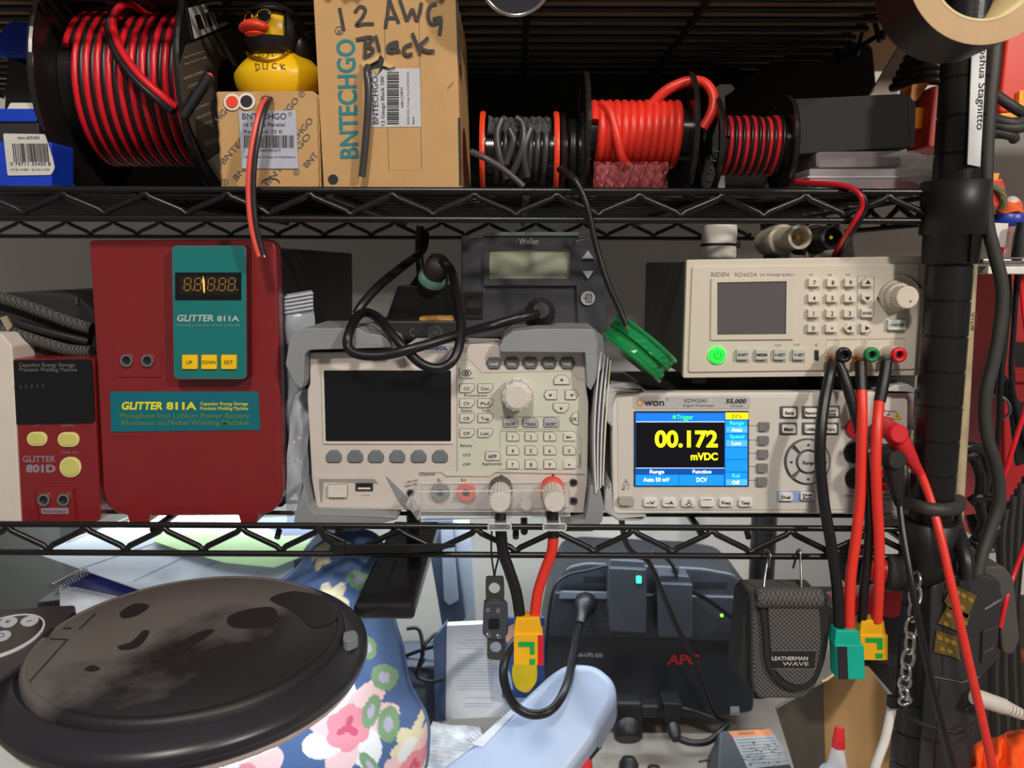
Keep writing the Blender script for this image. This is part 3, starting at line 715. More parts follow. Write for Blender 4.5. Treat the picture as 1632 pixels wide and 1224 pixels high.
m = MB(); m.prism(pl, rp([(284, 392), (400, 392), (401, 601), (287, 601)], 8), .0108, .0114, mat('brushed rim', (150, 130, 128), .35, .6))
m.prism(pl, rp([(285, 393), (399, 393), (400, 599), (288, 599)], 7), .0112, .0118, teal)
sil = mat('silver print', (176, 190, 188), .5); tw_ = mat('pale teal print', (120, 160, 158), .6)
m.txt(pl, 'GLITTER', 292, 510, 58, 10, sil, .0122, bold=.035, shear=.15); m.txt(pl, '811A', 355, 510, 35, 8.5, sil, .0122, bold=.035)
m.txt(pl, 'Welding parameter setting controller', 292, 518, 100, 4, tw_, .0122)
m.build('faceplate', wl)
m = MB(); m.prism(pl, rr(290, 434, 393, 477, 1), .0116, .0124, blackgloss)
seg = mat('unlit amber segments', (150, 120, 60), .5); amb = mat('lit amber segment', (250, 190, 90), .5, emit=.6, var=0)
m.flat(pl, rr(298, 440, 387, 468, 1), .0126, mat('brown display filter', (34, 22, 14), .25))
for x in (304, 320, 341, 358, 373): seg7(m, pl, x, 443, 10, 19, .0129, seg); m.flat(pl, ell(x+14.5, 461, 1.2, n=8), .0129, seg)
m.flat(pl, [(334, 439), (336.5, 447), (337, 465), (335, 466), (333, 447)], .0130, amb)
m.build('display', wl)
yk = mat('yellow key', (246, 200, 20), .4)
for t, x0, x1 in (('UP', 301, 325), ('DOWN', 331, 355), ('SET', 362, 386)):
    m = MB(); m.prism(pl, rr(x0-1, 562, x1+1, 586, 2), .0116, .0122, mat('brass rim', (150, 120, 30), .5)); m.prism(pl, rr(x0, 563, x1, 585, 2), .0120, .0134, yk, .8)
    m.txt(pl, t, (x0+x1)/2, 577, {'UP': 9, 'DOWN': 21, 'SET': 14}[t], 6, ink, .0137, al='c'); m.build('button', wl)
m = MB(); tealb = mat('teal blue label', (6, 106, 120), .4, var=.03)
m.prism(pl, [(176, 624), (412, 624), (415, 685), (178, 688)], 0, .0006, tealb)
yl = mat('yellow print', (232, 220, 50), .5); yo = mat('olive print', (96, 132, 60), .6)
m.txt(pl, 'GLITTER', 194, 652, 66, 12, yl, .0009, bold=.04, shear=.15); m.txt(pl, '811A', 266, 652, 48, 11.5, yl, .0009, bold=.045)
m.txt(pl, 'Capacitor Energy Storage', 320, 645.5, 76, 5.5, yl, .0009, bold=.012); m.txt(pl, 'Precision Welding Machine', 320, 653, 76, 5.5, yl, .0009, bold=.012)
m.txt(pl, 'Phosphate Iron Lithium Power Battery', 193, 666, 205, 8.5, yo, .0009, bold=.012); m.txt(pl, 'Aluminum to Nickel Welding Machine', 193, 677, 205, 8.5, yo, .0009, bold=.012)
m.build('label', wl)
for x0, x1 in ((203, 240), (380, 412)):
    m = MB(); m.prism(Pl(.016), [(x0, 819), (x1, 819), (x1-3, 833), (x0+4, 833)], -.03, 0, maroon); m.build('foot', wl)
    m = MB(); m.prism(Pl(.13), [(x0+40, 740), (x0+70, 740), (x0+70, 772), (x0+40, 772)], -.02, 0, maroon); m.build('foot', wl)
# small 801D welder
w2 = thing('spot_welder', 'small maroon welding machine with black display and three pale yellow buttons', 'welding machine', W(95, 832, .05))
pl = Pl(.018); m = MB()
m.prism(pl, rp([(14, 572), (148, 571), (160, 832), (32, 834)], 9), -.12, 0, maroon, 3)
m.prism(pl, rp([(59, 775), (118, 775), (124, 832), (68, 833)], 5), 0, .003, maroon, 1.2)
gp = mat('grey violet print', (140, 128, 140), .6)
m.txt(pl, 'GLITTER', 37, 736, 52, 10, gp, .0004, bold=.02); m.txt(pl, '801D', 42, 752, 47, 11.5, gp, .0004, bold=.06)
m.txt(pl, 'UP', 56, 679, 7, 3.5, gp, .0004); m.txt(pl, 'DOWN', 99, 680, 19, 4, gp, .0004); m.txt(pl, 'TIME SET', 97, 723, 30, 4, gp, .0004)
m.prism(pl, [(69, 808), (112, 807), (113, 817), (70, 817)], .003, .0033, gp); m.txt(pl, 'Pulse Output', 73, 814.5, 36, 4, maroon, .0036); m.build('case', w2)
m = MB(); m.prism(pl, rp([(13, 574), (147, 572), (152, 674), (22, 676)], 7), -.002, .0012, mat('smoked display black', (18, 18, 22), .18), .6)
m.txt(pl, 'Capacitor Energy Storage', 32, 584, 89, 6.5, mat('grey print', (120, 116, 112), .6), .0016, bold=.012); m.txt(pl, 'Precision Welding Machine', 33, 591.5, 92, 6.5, greyink, .0016, bold=.012)
for k in range(6): m.flat(pl, [(24+k*9, 614-k*.4), (27+k*9, 613-k*.4), (27.5+k*9, 620-k*.6), (25+k*9, 621-k*.6)], .0016, mat('dim digits', (58, 56, 56), .4))
m.build('display', w2)
py_ = mat('pale yellow button', (206, 200, 112), .45); pyr = mat('pale yellow rim', (226, 218, 150), .5)
for x, y, rx, ry in ((60, 699, 16, 11), (110, 700, 17, 11.5), (113, 744, 17, 16)):
    m = MB(); o = rr(x-rx, y-ry, x+rx, y+ry, ry, 7); m.prism(pl, o, 0, .0010, pyr); m.prism(pl, inset(o, 2.2), 0, .0016, py_, 1); m.build('button', w2)
for x in (75, 106): m = MB(); socket(m, pl, x, 794, 10, .003); m.build('socket', w2)
# white box at the left edge
m = MB(); m.prism(Pl(.016), rp([(-70, 530), (2, 532), (19, 552), (33, 834), (-70, 834)], 3), -.09, 0, mat('cream card', (214, 204, 194), .7, var=.03), 2)
tag(m.build('white_box'), 'cream white box cut off by the left edge of the lower shelf', 'box')
# black pouch on top
po = thing('zip_pouch', 'black nylon zip pouch lying on the small welder at the left edge', 'pouch', W(70, 568, .06))
pl = Pl(.045); m = MB(); m.prism(pl, spl([(-40, 470, 0), (60, 466, 0), (120, 472, 0), (150, 490, 0), (152, 540, 0), (148, 568, 0), (100, 570, 0), (20, 560, 0), (-40, 556, 0)], 4, True) if False else rp([(-60, 470), (60, 464), (120, 470), (152, 495), (152, 575), (-60, 575)], 12), -.10, 0, mat('black nylon', (36, 35, 35), .75, var=.2, bump=.2), 5); m.build('body', po)
wv = weave('nylon piping', (34, 33, 33), (92, 90, 86), 700)
for pts in ([(-30, 468), (20, 480), (70, 498), (115, 515), (146, 524)], [(-30, 516), (20, 530), (70, 546), (110, 558), (146, 560)]):
    m = MB(); m.tube(spl([W(x, y, .040) for x, y in pts], 6), .0048, wv, 12, up=(0, 0, 1)); m.build('piping', po)
m = MB(); m.tube(spl([W(30, 515, .040), W(80, 530, .039), W(142, 545, .040)], 5), .0035, black, 8); m.build('zip', po)
m = MB(); m.prism(Pl(.036), [(2, 506), (12, 503), (21, 520), (14, 528)], 0, .002, mat('tan tag', (150, 142, 122), .6)); m.build('zip_pull', po)
pq = thing('cable_pair', 'two silvery wire ends poking out between the black pouch and the red welder', 'wire', W(130, 482, .05))
for d in (0, 5): m = MB(); m.tube([W(122, 478+d, .044), W(150, 481+d, .06)], .0013, steel, 8); m.build('wire_end', pq)
# zip bags
film = clear('zip bag film', (196, 202, 214), .62, .25)
zb = thing('zip_bag', 'clear zip bag with ribbed seal squeezed beside the red welder', 'plastic bag', W(465, 755, .05), 'plastic zip bags')
def sheet(pl, L, R_, n=10, k=7, amp=.002, sd=1):
    rd = random.Random(sd); G = []
    P, Q = spl([(a, b, 0) for a, b in L], n), spl([(a, b, 0) for a, b in R_], n)
    for i, (a, b) in enumerate(zip(P, Q)):
        for j in range(k): q = a.lerp(b, j/(k-1)); G.append(pl.p(q.x, q.y, amp*(math.sin(i*.9+j*1.3+sd)+math.sin(i*.37-j*.8))))
    return G, [(i*k+j, i*k+j+1, (i+1)*k+j+1, (i+1)*k+j) for i in range(len(P)-1) for j in range(k-1)]
m = MB(); pl = Pl(.045); m.add(*sheet(pl, [(431, 473), (434, 505), (440, 600), (445, 700), (447, 755)], [(498, 462), (500, 520), (488, 600), (480, 690), (478, 742)]), film, True); m.build('film', zb)
m = MB()
for k in range(5): m.tube([W(431+k*.6, 478+k*6, .043), W(470, 472+k*6, .043), W(499, 467+k*6, .043)], .0010, clear('zip rib', (214, 218, 226), .75, .3), 6)
m.build('seal_ribs', zb)
zc2 = thing('zip_bag', 'lower clear bag holding small brass fittings beside the grey instrument', 'plastic bag', W(475, 835, .03), 'plastic zip bags')
m = MB(); pl = Pl(.030); m.add(*sheet(pl, [(478, 620), (463, 660), (458, 740), (456, 833)], [(496, 620), (492, 670), (492, 740), (493, 833)], sd=4, amp=.0015), film, True); m.build('film', zc2)
m = MB(); brs = mat('pale brass', (206, 196, 160), .3, .8)
for a, b, r in ((468, 707, .003), (477, 701, .0035), (480, 704, .002), (474, 735, .0025), (480, 738, .002)): blob(m, W(a, b, .034), r, r, r*1.3, brs, 10, 8)
m.tube([W(470, 740, .034), W(482, 800, .034)], .003, mat('cloudy rod', (170, 165, 150), .4), 8); m.build('fittings', zc2)
# ------------------------------------------------------------------ electronic load (grey bumpers, dark screen)
ld = thing('electronic_load', 'white bench electronic load with dark screen and grey corner bumpers', 'instrument', W(712, 836, .08))
pl = Pl(.020); m = MB(); pan = mat('warm white panel', (206, 197, 190), .45, var=.02); grn = mat('greenish white panel', (204, 205, 188), .45, var=.02); bmp = mat('grey bumper rubber', (138, 141, 144), .5, var=.04)
m.prism(pl, rp([(493, 562), (640, 560), (652, 547), (792, 549), (800, 557), (930, 557), (934, 612), (938, 640), (936, 770), (930, 818), (505, 811), (497, 765), (489, 622), (494, 612)], 3), -.20, 0, pan, 2)
m.prism(pl, rp([(729, 575), (748, 573), (768, 594), (912, 591), (921, 604), (931, 605), (932, 755), (790, 752), (780, 759), (711, 758), (705, 752), (728, 752)], 2), 0, .0004, grn)
line = mat('panel seam', (150, 145, 136), .6)
m.rib(pl, [(729, 753), (729, 575), (748, 573), (768, 594), (912, 591), (921, 604), (931, 605)], .8, .0006, line)
m.rib(pl, [(668, 753), (704, 753), (711, 759), (781, 759), (790, 753), (932, 756)], .8, .0006, line); m.rib(pl, [(643, 562), (646, 585)], .8, .0004, line)
m.rib(pl, [(797, 687), (797, 748), (916, 748), (926, 737), (926, 700), (915, 687), (797, 687)], .8, .0006, line); m.rib(pl, [(797, 664), (892, 664), (892, 684), (797, 684)], .8, .0006, line, True)
m.txt(pl, 'RIGOL', 682, 557, 32, 5.5, mat('blue print', (30, 74, 168), .5), .0006, bold=.04); m.txt(pl, 'DL3021', 718, 557.5, 26, 4.6, greyink, .0006); m.txt(pl, 'DC ELECTRONIC LOAD 150V 40A 200W', 677, 561.5, 68, 2.6, greyink, .0006)
for t, x, y, w, c in (('Function', 740, 632, 36, 4.5), ('Static', 735, 656.5, 18, 4.6), ('Tran', 768, 656.5, 13, 4.6), ('Battery', 734, 712, 19, 5), ('OCP', 738, 727, 12, 4.4), ('OPP', 738, 742, 12, 4.4), ('Application', 768, 741, 32, 5), ('Channel', 668, 757.5, 25, 5.4), ('S-', 697, 767, 7, 5), ('S+', 735, 767, 8, 5)):
    m.txt(pl, t, x, y, w, c, ink, .0007)
m.txt(pl, 'Control', 926, 745, 21, 4.6, ink, .0007, rot=-90)
m.flat(pl, rr(797, 756.5, 802, 757.5, .3), .0007, ink); m.flat(pl, rr(879, 756.5, 884, 757.5, .3), .0007, ink); m.flat(pl, rr(881, 754.5, 882, 759, .3), .0007, ink)
m.ring(pl, rp([(513, 586), (722, 586), (722, 707), (516, 707)], 2), rp([(516.5, 590), (719, 590), (719, 703), (519.5, 703)], 2), .0012, mat('white bezel', (214, 206, 200), .4), 0)
m.prism(pl, rp([(503, 757), (606, 757), (634, 790), (640, 806), (637, 809), (508, 808)], 2), 0, .0004, pan)
m.prism(pl, rp([(508, 763), (597, 763), (604, 771), (516, 768), (514, 800), (511, 800)], 1), .0002, .0006, mat('recess grey', (150, 146, 142), .5))
m.prism(pl, rp([(616, 759), (640, 782), (656, 800), (662, 816), (645, 809), (634, 796)], 1), 0, .0010, bmp)
m.build('front_panel', ld)
m = MB(); m.prism(pl, rp([(516.5, 590), (719, 590), (719, 703), (519.5, 703)], 2), -.001, .0006, mat('dark glass screen', (19, 20, 24), .12, var=0)); m.build('screen', ld)
for pp in ([(463, 578), (470, 533), (488, 521), (577, 521), (590, 529), (612, 532), (627, 541), (630, 551), (500, 555), (493, 562), (492, 604), (487, 616), (476, 606)],
           [(795, 552), (803, 536), (817, 526), (854, 522), (945, 522), (959, 534), (962, 572), (939, 618), (933, 612), (930, 559), (798, 558)],
           [(491, 760), (483, 790), (476, 822), (485, 835), (574, 837), (599, 829), (638, 819), (634, 814), (508, 809), (500, 797)],
           [(938, 765), (954, 772), (960, 800), (957, 822), (942, 838), (895, 838), (893, 828), (929, 820), (934, 800)]):
    m = MB(); m.prism(pl, rp(pp, 2), -.07, .014, bmp, 1.6, steps=3); m.build('bumper', ld)
keyw = mat('white key', (214, 208, 200), .45); keyd = mat('dark grey key', (98, 100, 104), .45); keyg = mat('silver grey key', (176, 178, 182), .4); soft = mat('blue grey softkey', (112, 119, 126), .45)
keyb = mat('key well', (126, 122, 112), .6)
def key(th, pl, x0, y0, x1, y1, mt, t=None, w=None, cap=5, h=.0018, cut=None, tm=None, r=1.5, well=True, bev=.9, nm='button', dy=0, bold=.01, poly=None):
    m = MB(); p = poly or (rr(x0, y0, x1, y1, r) if not cut else rp([(x0, y0), (x1-cut, y0), (x1, y0+cut), (x1, y1), (x0, y1)], 1))
    if well: m.prism(pl, inset(p, -1.1), 0, .0005, keyb)
    m.prism(pl, p, 0, h, mt, bev)
    if t:
        for i, s_ in enumerate(t.split('|')):
            n_ = t.count('|'); m.txt(pl, s_, (x0+x1)/2-.5, (y0+y1)/2+cap/2+dy+(i-n_/2)*(cap+1.2), w, cap, tm or ink, h+.0003, al='c', bold=bold)
    m.build(nm, th)
def tri(cx, cy, r, d): return [(cx+r*math.cos(d+2*PI*k/3), cy+r*.8*math.sin(d+2*PI*k/3)) for k in range(3)]
for x in (521, 555, 588, 622, 656, 690): key(ld, pl, x, 718, x+23, 736, soft, poly=rp([(x, 725), (x+6, 718), (x+17, 718), (x+23, 725), (x+23, 733), (x+20, 736), (x+3, 736), (x, 733)], 1), nm='softkey')
for i, (a, b) in enumerate((('CC', 'Con'), ('CV', 'Pul'), ('CR', 'Tog'), ('CP', 'List'))):
    y = 612+i*23.8
    key(ld, pl, 733, y, 756, y+13, keyw, a, 10, 5, poly=rp([(733, y), (756, y), (756, y+7), (750, y+13), (733, y+13)], 1)); key(ld, pl, 762, y, 785, y+13, keyw, b, 13, 5, poly=rp([(762, y), (785, y), (785, y+7), (779, y+13), (762, y+13)], 1))
m = MB(); m.prism(pl, rr(733, 585, 755, 602, 2), 0, .0018, keyw, .9)
m.rib(pl, [(736, 594), (740, 590), (744, 589), (748, 590), (752, 594), (748, 598), (744, 599), (740, 598)], 1.1, .0021, ink, True); m.flat(pl, ell(744, 594, 3.4), .0021, ink); m.flat(pl, ell(744, 594, 1.2), .0023, keyw); m.build('button', ld)
for t, x in (('Local', 787), ('Utility', 816), ('Option', 845), ('Store', 875), ('Help', 904)):
    key(ld, pl, x-11, 571, x+11, 587, keyd, t, 13, 5, poly=rp([(x-12, 577), (x-7, 570), (x+8, 570), (x+12, 579), (x+8, 587), (x-7, 587)], 1.5), tm=white)
for x, y, d in ((895, 606, -PI/2), (894, 650, PI/2), (877, 629, PI), (911, 629, 0)):
    w_ = 12 if y != 629 else 10
    pp = {-PI/2: [(x-w_, y+6), (x-w_, y-2), (x-6, y-8), (x+6, y-8), (x+w_, y-2), (x+w_, y+6)], PI/2: [(x-w_, y-7), (x+w_, y-7), (x+w_, y+1), (x+5, y+7), (x-5, y+7), (x-w_, y+1)], PI: [(x-w_, y), (x-6, y-7), (x+w_, y-7), (x+w_, y+7), (x-6, y+7)], 0: [(x-w_, y-7), (x+6, y-7), (x+w_, y), (x+6, y+7), (x-w_, y+7)]}[d]
    m = MB(); m.prism(pl, inset(pp, -1.1), 0, .0005, keyb); m.prism(pl, pp, 0, .002, keyw, .9); m.flat(pl, tri(x, y-1 if d == -PI/2 else y, 3.4, d), .0023, ink); m.build('button', ld)
key(ld, pl, 909, 658, 921, 676, keyw, 'OK', 10, 6, poly=rp([(921, 657), (914, 658), (908, 667), (914, 675), (921, 676)], 1))
for t, x in (('ON/OFF', 802), ('TRAN', 834), ('SHORT', 867)): key(ld, pl, x, 666, x+23, 680, keyg, t, 17, 5, cut=5, dy=2)
for i, row in enumerate((('1', '2', '3', '<'), ('4', '5', '6', '0'), ('7', '8', '9', '.'))):
    for j, t in enumerate(row):
        x, y = (808, 837, 867, 898)[j], (689, 711, 733)[i]
        if t == '<':
            m = MB(); m.prism(pl, rp([(x, y), (x+14, y), (x+19, y+5), (x+19, y+13), (x, y+13)], 1), 0, .0018, keyw, .9); m.rib(pl, [(x+6, y+7), (x+13, y+7)], 1.5, .0021, ink); m.flat(pl, tri(x+6, y+7, 2.8, PI), .0021, ink); m.build('button', ld)
        elif t == '.':
            m = MB(); m.prism(pl, rp([(x, y), (x+14, y), (x+19, y+5), (x+19, y+13), (x, y+13)], 1), 0, .0018, keyw, .9); m.flat(pl, ell(x+9, y+7, 1.4), .0021, ink); m.build('button', ld)
        else: key(ld, pl, x, y, x+19, y+13, keyw, t, None, 6, cut=5)
key(ld, pl, 774, 720, 797, 733, keyw, 'APP', 14, 6, cut=4)
key(ld, pl, 524, 772, 554, 791, keyw, h=.0035, r=2, nm='power_button')
m = MB(); m.prism(pl, rr(567, 769, 595, 782, 1), 0, .0012, steel); m.flat(pl, rr(569, 770.5, 593, 780.5, 1), .0014, black); m.flat(pl, rr(571, 776, 591, 779, .5), .0016, white); m.rib(pl, [(576, 789), (590, 789)], 1, .0006, line); m.build('usb_port', ld)
# dial
m = MB(); kn = mat('dial white', (210, 203, 196), .45)
m.knob(pl, 824, 627, 27, 0, .004, kn, 40, .15); m.knob(pl, 824, 627, 24.5, .004, .016, kn, 48, .1, rf=lambda k_: 1.06 if k_ % 4 == 0 else .98, taper=.94); m.knob(pl, 824, 627, 20, .0155, .0172, kn, 40, .15); m.build('dial', ld)
# terminals behind the clear guard
for x, y, c, nm in ((702, 783, mat('grey terminal', (118, 120, 122), .5), 0), (743, 783, mat('coral terminal', (220, 92, 88), .5), 0)):
    m = MB(); m.knob(pl, x, y, 15, 0, .004, c, 32, .1); m.knob(pl, x, y, 6, .004, .0042, black, 16); m.build('sense_terminal', ld)
for x, c in ((798, mat('black terminal ring', (72, 70, 68), .5)), (880, mat('red terminal ring', (222, 74, 66), .5))):
    m = MB(); m.knob(pl, x, 777, 19, 0, .010, c, 36, .1); m.build('terminal_ring', ld)
    m = MB(); m.knob(pl, x, 777, 15.5, .010, .040, kn, 60, .06, rf=lambda k_: 1.06 if k_ % 3 == 0 else .95); m.build('terminal_knob', ld)
for x, y in ((655, 785), (914, 768), (914, 797)): m = MB(); m.knob(pl, x, y, 6.5, 0, .0015, steel, 20); m.knob(pl, x, y, 4.5, .0015, .0018, black, 16); m.build('screw', ld)
m = MB(); wt = [(719, 800), (725, 790), (731, 800)]; m.rib(pl, wt, 1, .0008, ink, True); m.txt(pl, '!', 724, 799, 2, 6, ink, .0008); m.txt(pl, '+ 24V max', 645, 771, 22, 4, ink, .0008, rot=-14); m.txt(pl, 'MAX 40A', 646, 777, 20, 4, ink, .0008, rot=-14); m.build('warning_mark', ld)
# guard
m = MB(); g0 = [(655, 789), (671, 769), (905, 767), (905, 806), (672, 812)]
m.prism(pl, g0, .002, .026, clearp, 1)
gl2 = clear('clear plastic edge', (240, 240, 240), .55, .1)
rg = [pl.p(x, y, .026) for x, y in g0]; m.tube(rg, .0006, gl2, 6, closed=True); m.tube([pl.p(x, y, .002) for x, y in g0], .0005, gl2, 6, closed=True)
for (x, y) in g0: m.tube([pl.p(x, y, .002), pl.p(x, y, .026)], .0005, gl2, 6)
m.build('clear_guard', ld)
for x in (798, 880):
    m = MB(); m.prism(pl, rr(x-17, 808, x+17, 818, 2), .010, .042, clearp); m.tube([pl.p(a, b, .042) for a, b in rr(x-17, 808, x+17, 818, 2, 1)], .0006, gl2, 5, closed=True); m.build('guard_cup', ld)
m = MB(); m.knob(pl, 838, 787, 9, .002, .030, clear('clear post', (245, 245, 245), .25, .05), 24); m.build('guard_post', ld)
# ------------------------------------------------------------------ soldering station and what lies around it
ws = thing('soldering_station', 'black soldering station with pale display behind the white instruments', 'soldering station', W(850, 610, .14))
pl = Pl(.07); m = MB(); blue_black = mat('station charcoal', (58, 59, 65), .42)
m.prism(pl, rp([(735, 375), (945, 375), (945, 538), (735, 538)], 5), -.12, 0, blue_black, 3)
m.prism(pl, rp([(915, 383), (950, 376), (962, 430), (966, 500), (966, 538), (920, 538)], 4), -.10, .003, blue_black, 2); m.build('case', ws)
m = MB(); m.prism(pl, rp([(776, 370), (922, 370), (922, 376), (770, 376)], 1), -.09, .002, mat('grey green top plate', (96, 108, 104), .5)); m.build('top_plate', ws)
m = MB(); m.ring(pl, rr(772, 392, 920, 455, 4), rr(780, 397, 908, 444, 2), .004, blue_black, 0); m.prism(pl, rr(780, 397, 908, 445, 1), 0, .001, mat('grey green lcd', (156, 160, 142), .2, var=.02)); m.build('display', ws)
m = MB(); m.txt(pl, 'Weller', 827, 389, 32, 9.5, mat('light grey print', (158, 158, 158), .5), .0006, bold=.01); m.rib(pl, ell(862, 381, 1.6, n=10), .5, .0006, greyink, True); m.build('brand_lettering', ws)
for y, d in ((408, -PI/2), (436, PI/2)): m = MB(); m.prism(pl, tri(936, y, 11, d), .003, .006, keyg, .8); m.build('button', ws)
m = MB(); m.knob(pl, 936, 475, 11.5, .003, .0055, keyg, 28); m.rib(pl, rr(933, 469, 942, 481, 1), .9, .006, ink, True); m.rib(pl, [(929, 475), (936, 475)], 1, .006, ink)
for k in range(3): m.rib(pl, [(935, 472+3*k), (940, 472+3*k)], .7, .006, ink)
m.build('button', ws)
m = MB(); m.prism(pl, rr(741, 465, 770, 507, 2), 0, .002, black); m.build('switch_frame', ws)
m = MB(); p0 = [pl.p(x, y, h) for x, y, h in ((745, 469, .002), (767, 469, .002), (767, 490, .008), (745, 490, .008), (745, 500, .003), (767, 500, .003))]
m.add(p0, [(0, 1, 2, 3), (3, 2, 5, 4), (0, 3, 4), (1, 5, 2)], blackgloss); m.build('rocker_switch', ws)
m = MB(); rbk = mat('black rubber plug', (34, 33, 34), .6)
m.lathe(W(858, 506, .070), (.05, -1, .25), [(.010, 0), (.0105, .012), (.0115, .013), (.0115, .022), (.008, .024), (.006, .030)], rbk, 28, rf=lambda k_: 1.04 if k_ % 2 else .97); m.build('plug', ws)
# iron in its stand
ir = thing('iron_stand', 'black soldering iron stand with cone holder and sponge tray', 'soldering stand', W(660, 610, .12))
pl = Pl(.065); m = MB(); m.prism(pl, rp([(598, 511), (733, 511), (734, 538), (575, 538), (578, 525)], 4), -.07, 0, mat('stand black', (34, 35, 37), .4), 3)
wx = mat('worn emblem', (88, 88, 88), .5); 
for r_ in (11, 8): m.rib(pl, ell(694, 530, r_), 1.0, .0006, wx, True)
m.txt(pl, 'W', 689, 534, 10, 8, wx, .0006); m.txt(pl, 'C', 653, 536, 8, 13, wx, .0006); m.build('base', ir)
m = MB(); m.prism(Pl(.09), rp([(634, 455), (725, 455), (732, 512), (614, 512)], 4), -.04, 0, blackgloss, 2); m.build('pedestal', ir)
m = MB(); m.prism(Pl(.068), rp([(668, 505), (720, 504), (724, 513), (668, 512)], 3), -.02, .002, mat('scorched sponge', (170, 124, 62), .9, var=.35, scale=300), 2); m.build('sponge', ir)
so = thing('soldering_iron', 'soldering iron with mint ring, its black cable looped over the instrument', 'soldering iron', W(680, 450, .10))
a0, a1 = W(677, 478, .112), W(697, 424, .084); ax = (a1-a0).normalized()
m = MB(); m.lathe(a0, ax, [(.009, -.012), (.016, 0), (.0165, .008), (.0135, .022), (.0128, .026)], mat('iron handle black', (20, 20, 21), .5), 28); m.build('holder_cone', so)
m = MB(); m.lathe(a0, ax, [(.0118, .024), (.0124, .030), (.0105, .033)], mat('mint ring', (132, 186, 166), .5), 28); m.build('ring', so)
m = MB(); m.lathe(a0, ax, [(.0095, .032), (.0100, .042), (.0088, .048), (.006, .050)], mat('taupe grip', (66, 58, 55), .6), 24); m.build('grip', so)
cb = spl([W(697, 424, .084), W(708, 420, .076), W(719, 432, .070), W(727, 465, .045), W(734, 505, .02), W(733, 545, .004), W(722, 574, -.004), W(700, 587, -.006), W(672, 580, -.006), W(646, 556, -.004), W(622, 530, .004), W(604, 508, .02), W(585, 498, .04), W(569, 505, .02), W(556, 532, -.002), W(555, 553, -.006), W(572, 565, -.009), W(612, 566, -.010), W(660, 555, -.009), W(720, 537, .004), W(780, 520, .03), W(830, 506, .034), W(857, 500, .042)], 7)
m = MB(); m.tube(cb, .0036, blackrub, 12); m.build('cable', so)
ct = thing('cable', 'black cable dropping behind the iron and curving down to the left', 'cable', W(600, 500, .10))
m = MB(); m.tube(spl([W(678, 372, .13), W(672, 400, .12), W(640, 426, .09), (W(605, 455, .06)), W(580, 482, .045), W(568, 500, .04)], 6), .0036, blackrub, 10); m.build('sheath', ct)
m = MB(); m.tube(spl([W(670, 360, .14), W(668, 400, .14), W(672, 450, .13), W(676, 470, .13)], 5), .0036, blackrub, 10); m.build('sheath', ct)
# papers between the two instruments
pp_ = [('white folded envelope, leftmost of the papers between the instruments', 957, 976, 949), ('white paper sheet, second of the papers between the instruments', 963, 980, 952), ('white paper sheet, third of the papers between the instruments', 968, 982, 956), ('cream paper sheet, rightmost of the papers between the instruments', 972, 985, 960)]
for k_, (lb, xt, xt2, xb) in enumerate(pp_):
    m = MB(); y0 = .004+.002*k_; P = []
    for i in range(9):
        t = i/8; x = xt+(xb-xt)*t+math.sin(t*PI)*(-6+1.5*k_); y = 562+4*k_+(786-4*k_-562-4*k_)*t
        a, b = W(x, y, y0), W(x+2.2, y, y0); P.append((a, b, b+Vector((0, .10, 0)), a+Vector((0, .10, 0))))
    m.rings([list(p) for p in P], paper if k_ < 3 else mat('cream paper', (216, 206, 186), .8)); tag(m.build('paper'), lb, 'paper', 'papers between the instruments')
# green reel
gr = thing('solder_reel', 'green glossy wire reel leaning between the black station and the power supply', 'reel', W(1020, 612, .02))
c1, c2 = W(1018, 555, .012), None
gm = mat('green reel plastic', (14, 128, 62), .25, coat=.4); gd = mat('green film', (30, 150, 84), .2)
axr = Vector((.62, .06, .76)).normalized(); Rg = .0275
m = MB(); m.lathe(c1, axr, [(Rg*.5, -.0105), (Rg, -.0105), (Rg*1.03, -.009), (Rg, -.0075), (Rg*.94, -.007), (Rg*.94, -.001), (Rg*1.04, 0), (Rg*.94, .001), (Rg*.94, .0065), (Rg, .007), (Rg*1.03, .0085), (Rg, .010), (Rg*.45, .0102)], gm, 48, smooth=False); m.build('reel', gr)
m = MB(); n = 50; G = []
u = axr.orthogonal().normalized(); w = axr.cross(u)
for i in range(n+1):
    for j in range(5):
        a = 2*PI*i/n; rr_ = Rg*(.975+.012*math.sin(i*2.7+j*1.9)+.008*math.sin(i*5.1)); G.append(c1+axr*(-.007+.0035*j)+(u*math.cos(a)+w*math.sin(a))*rr_)
m.add(G, [(i*5+j, i*5+j+1, (i+1)*5+j+1, (i+1)*5+j) for i in range(n) for j in (0, 2, 3)], clear('green cling film', (40, 160, 96), .6, .12, (120, 255, 170))); m.build('film', gr)
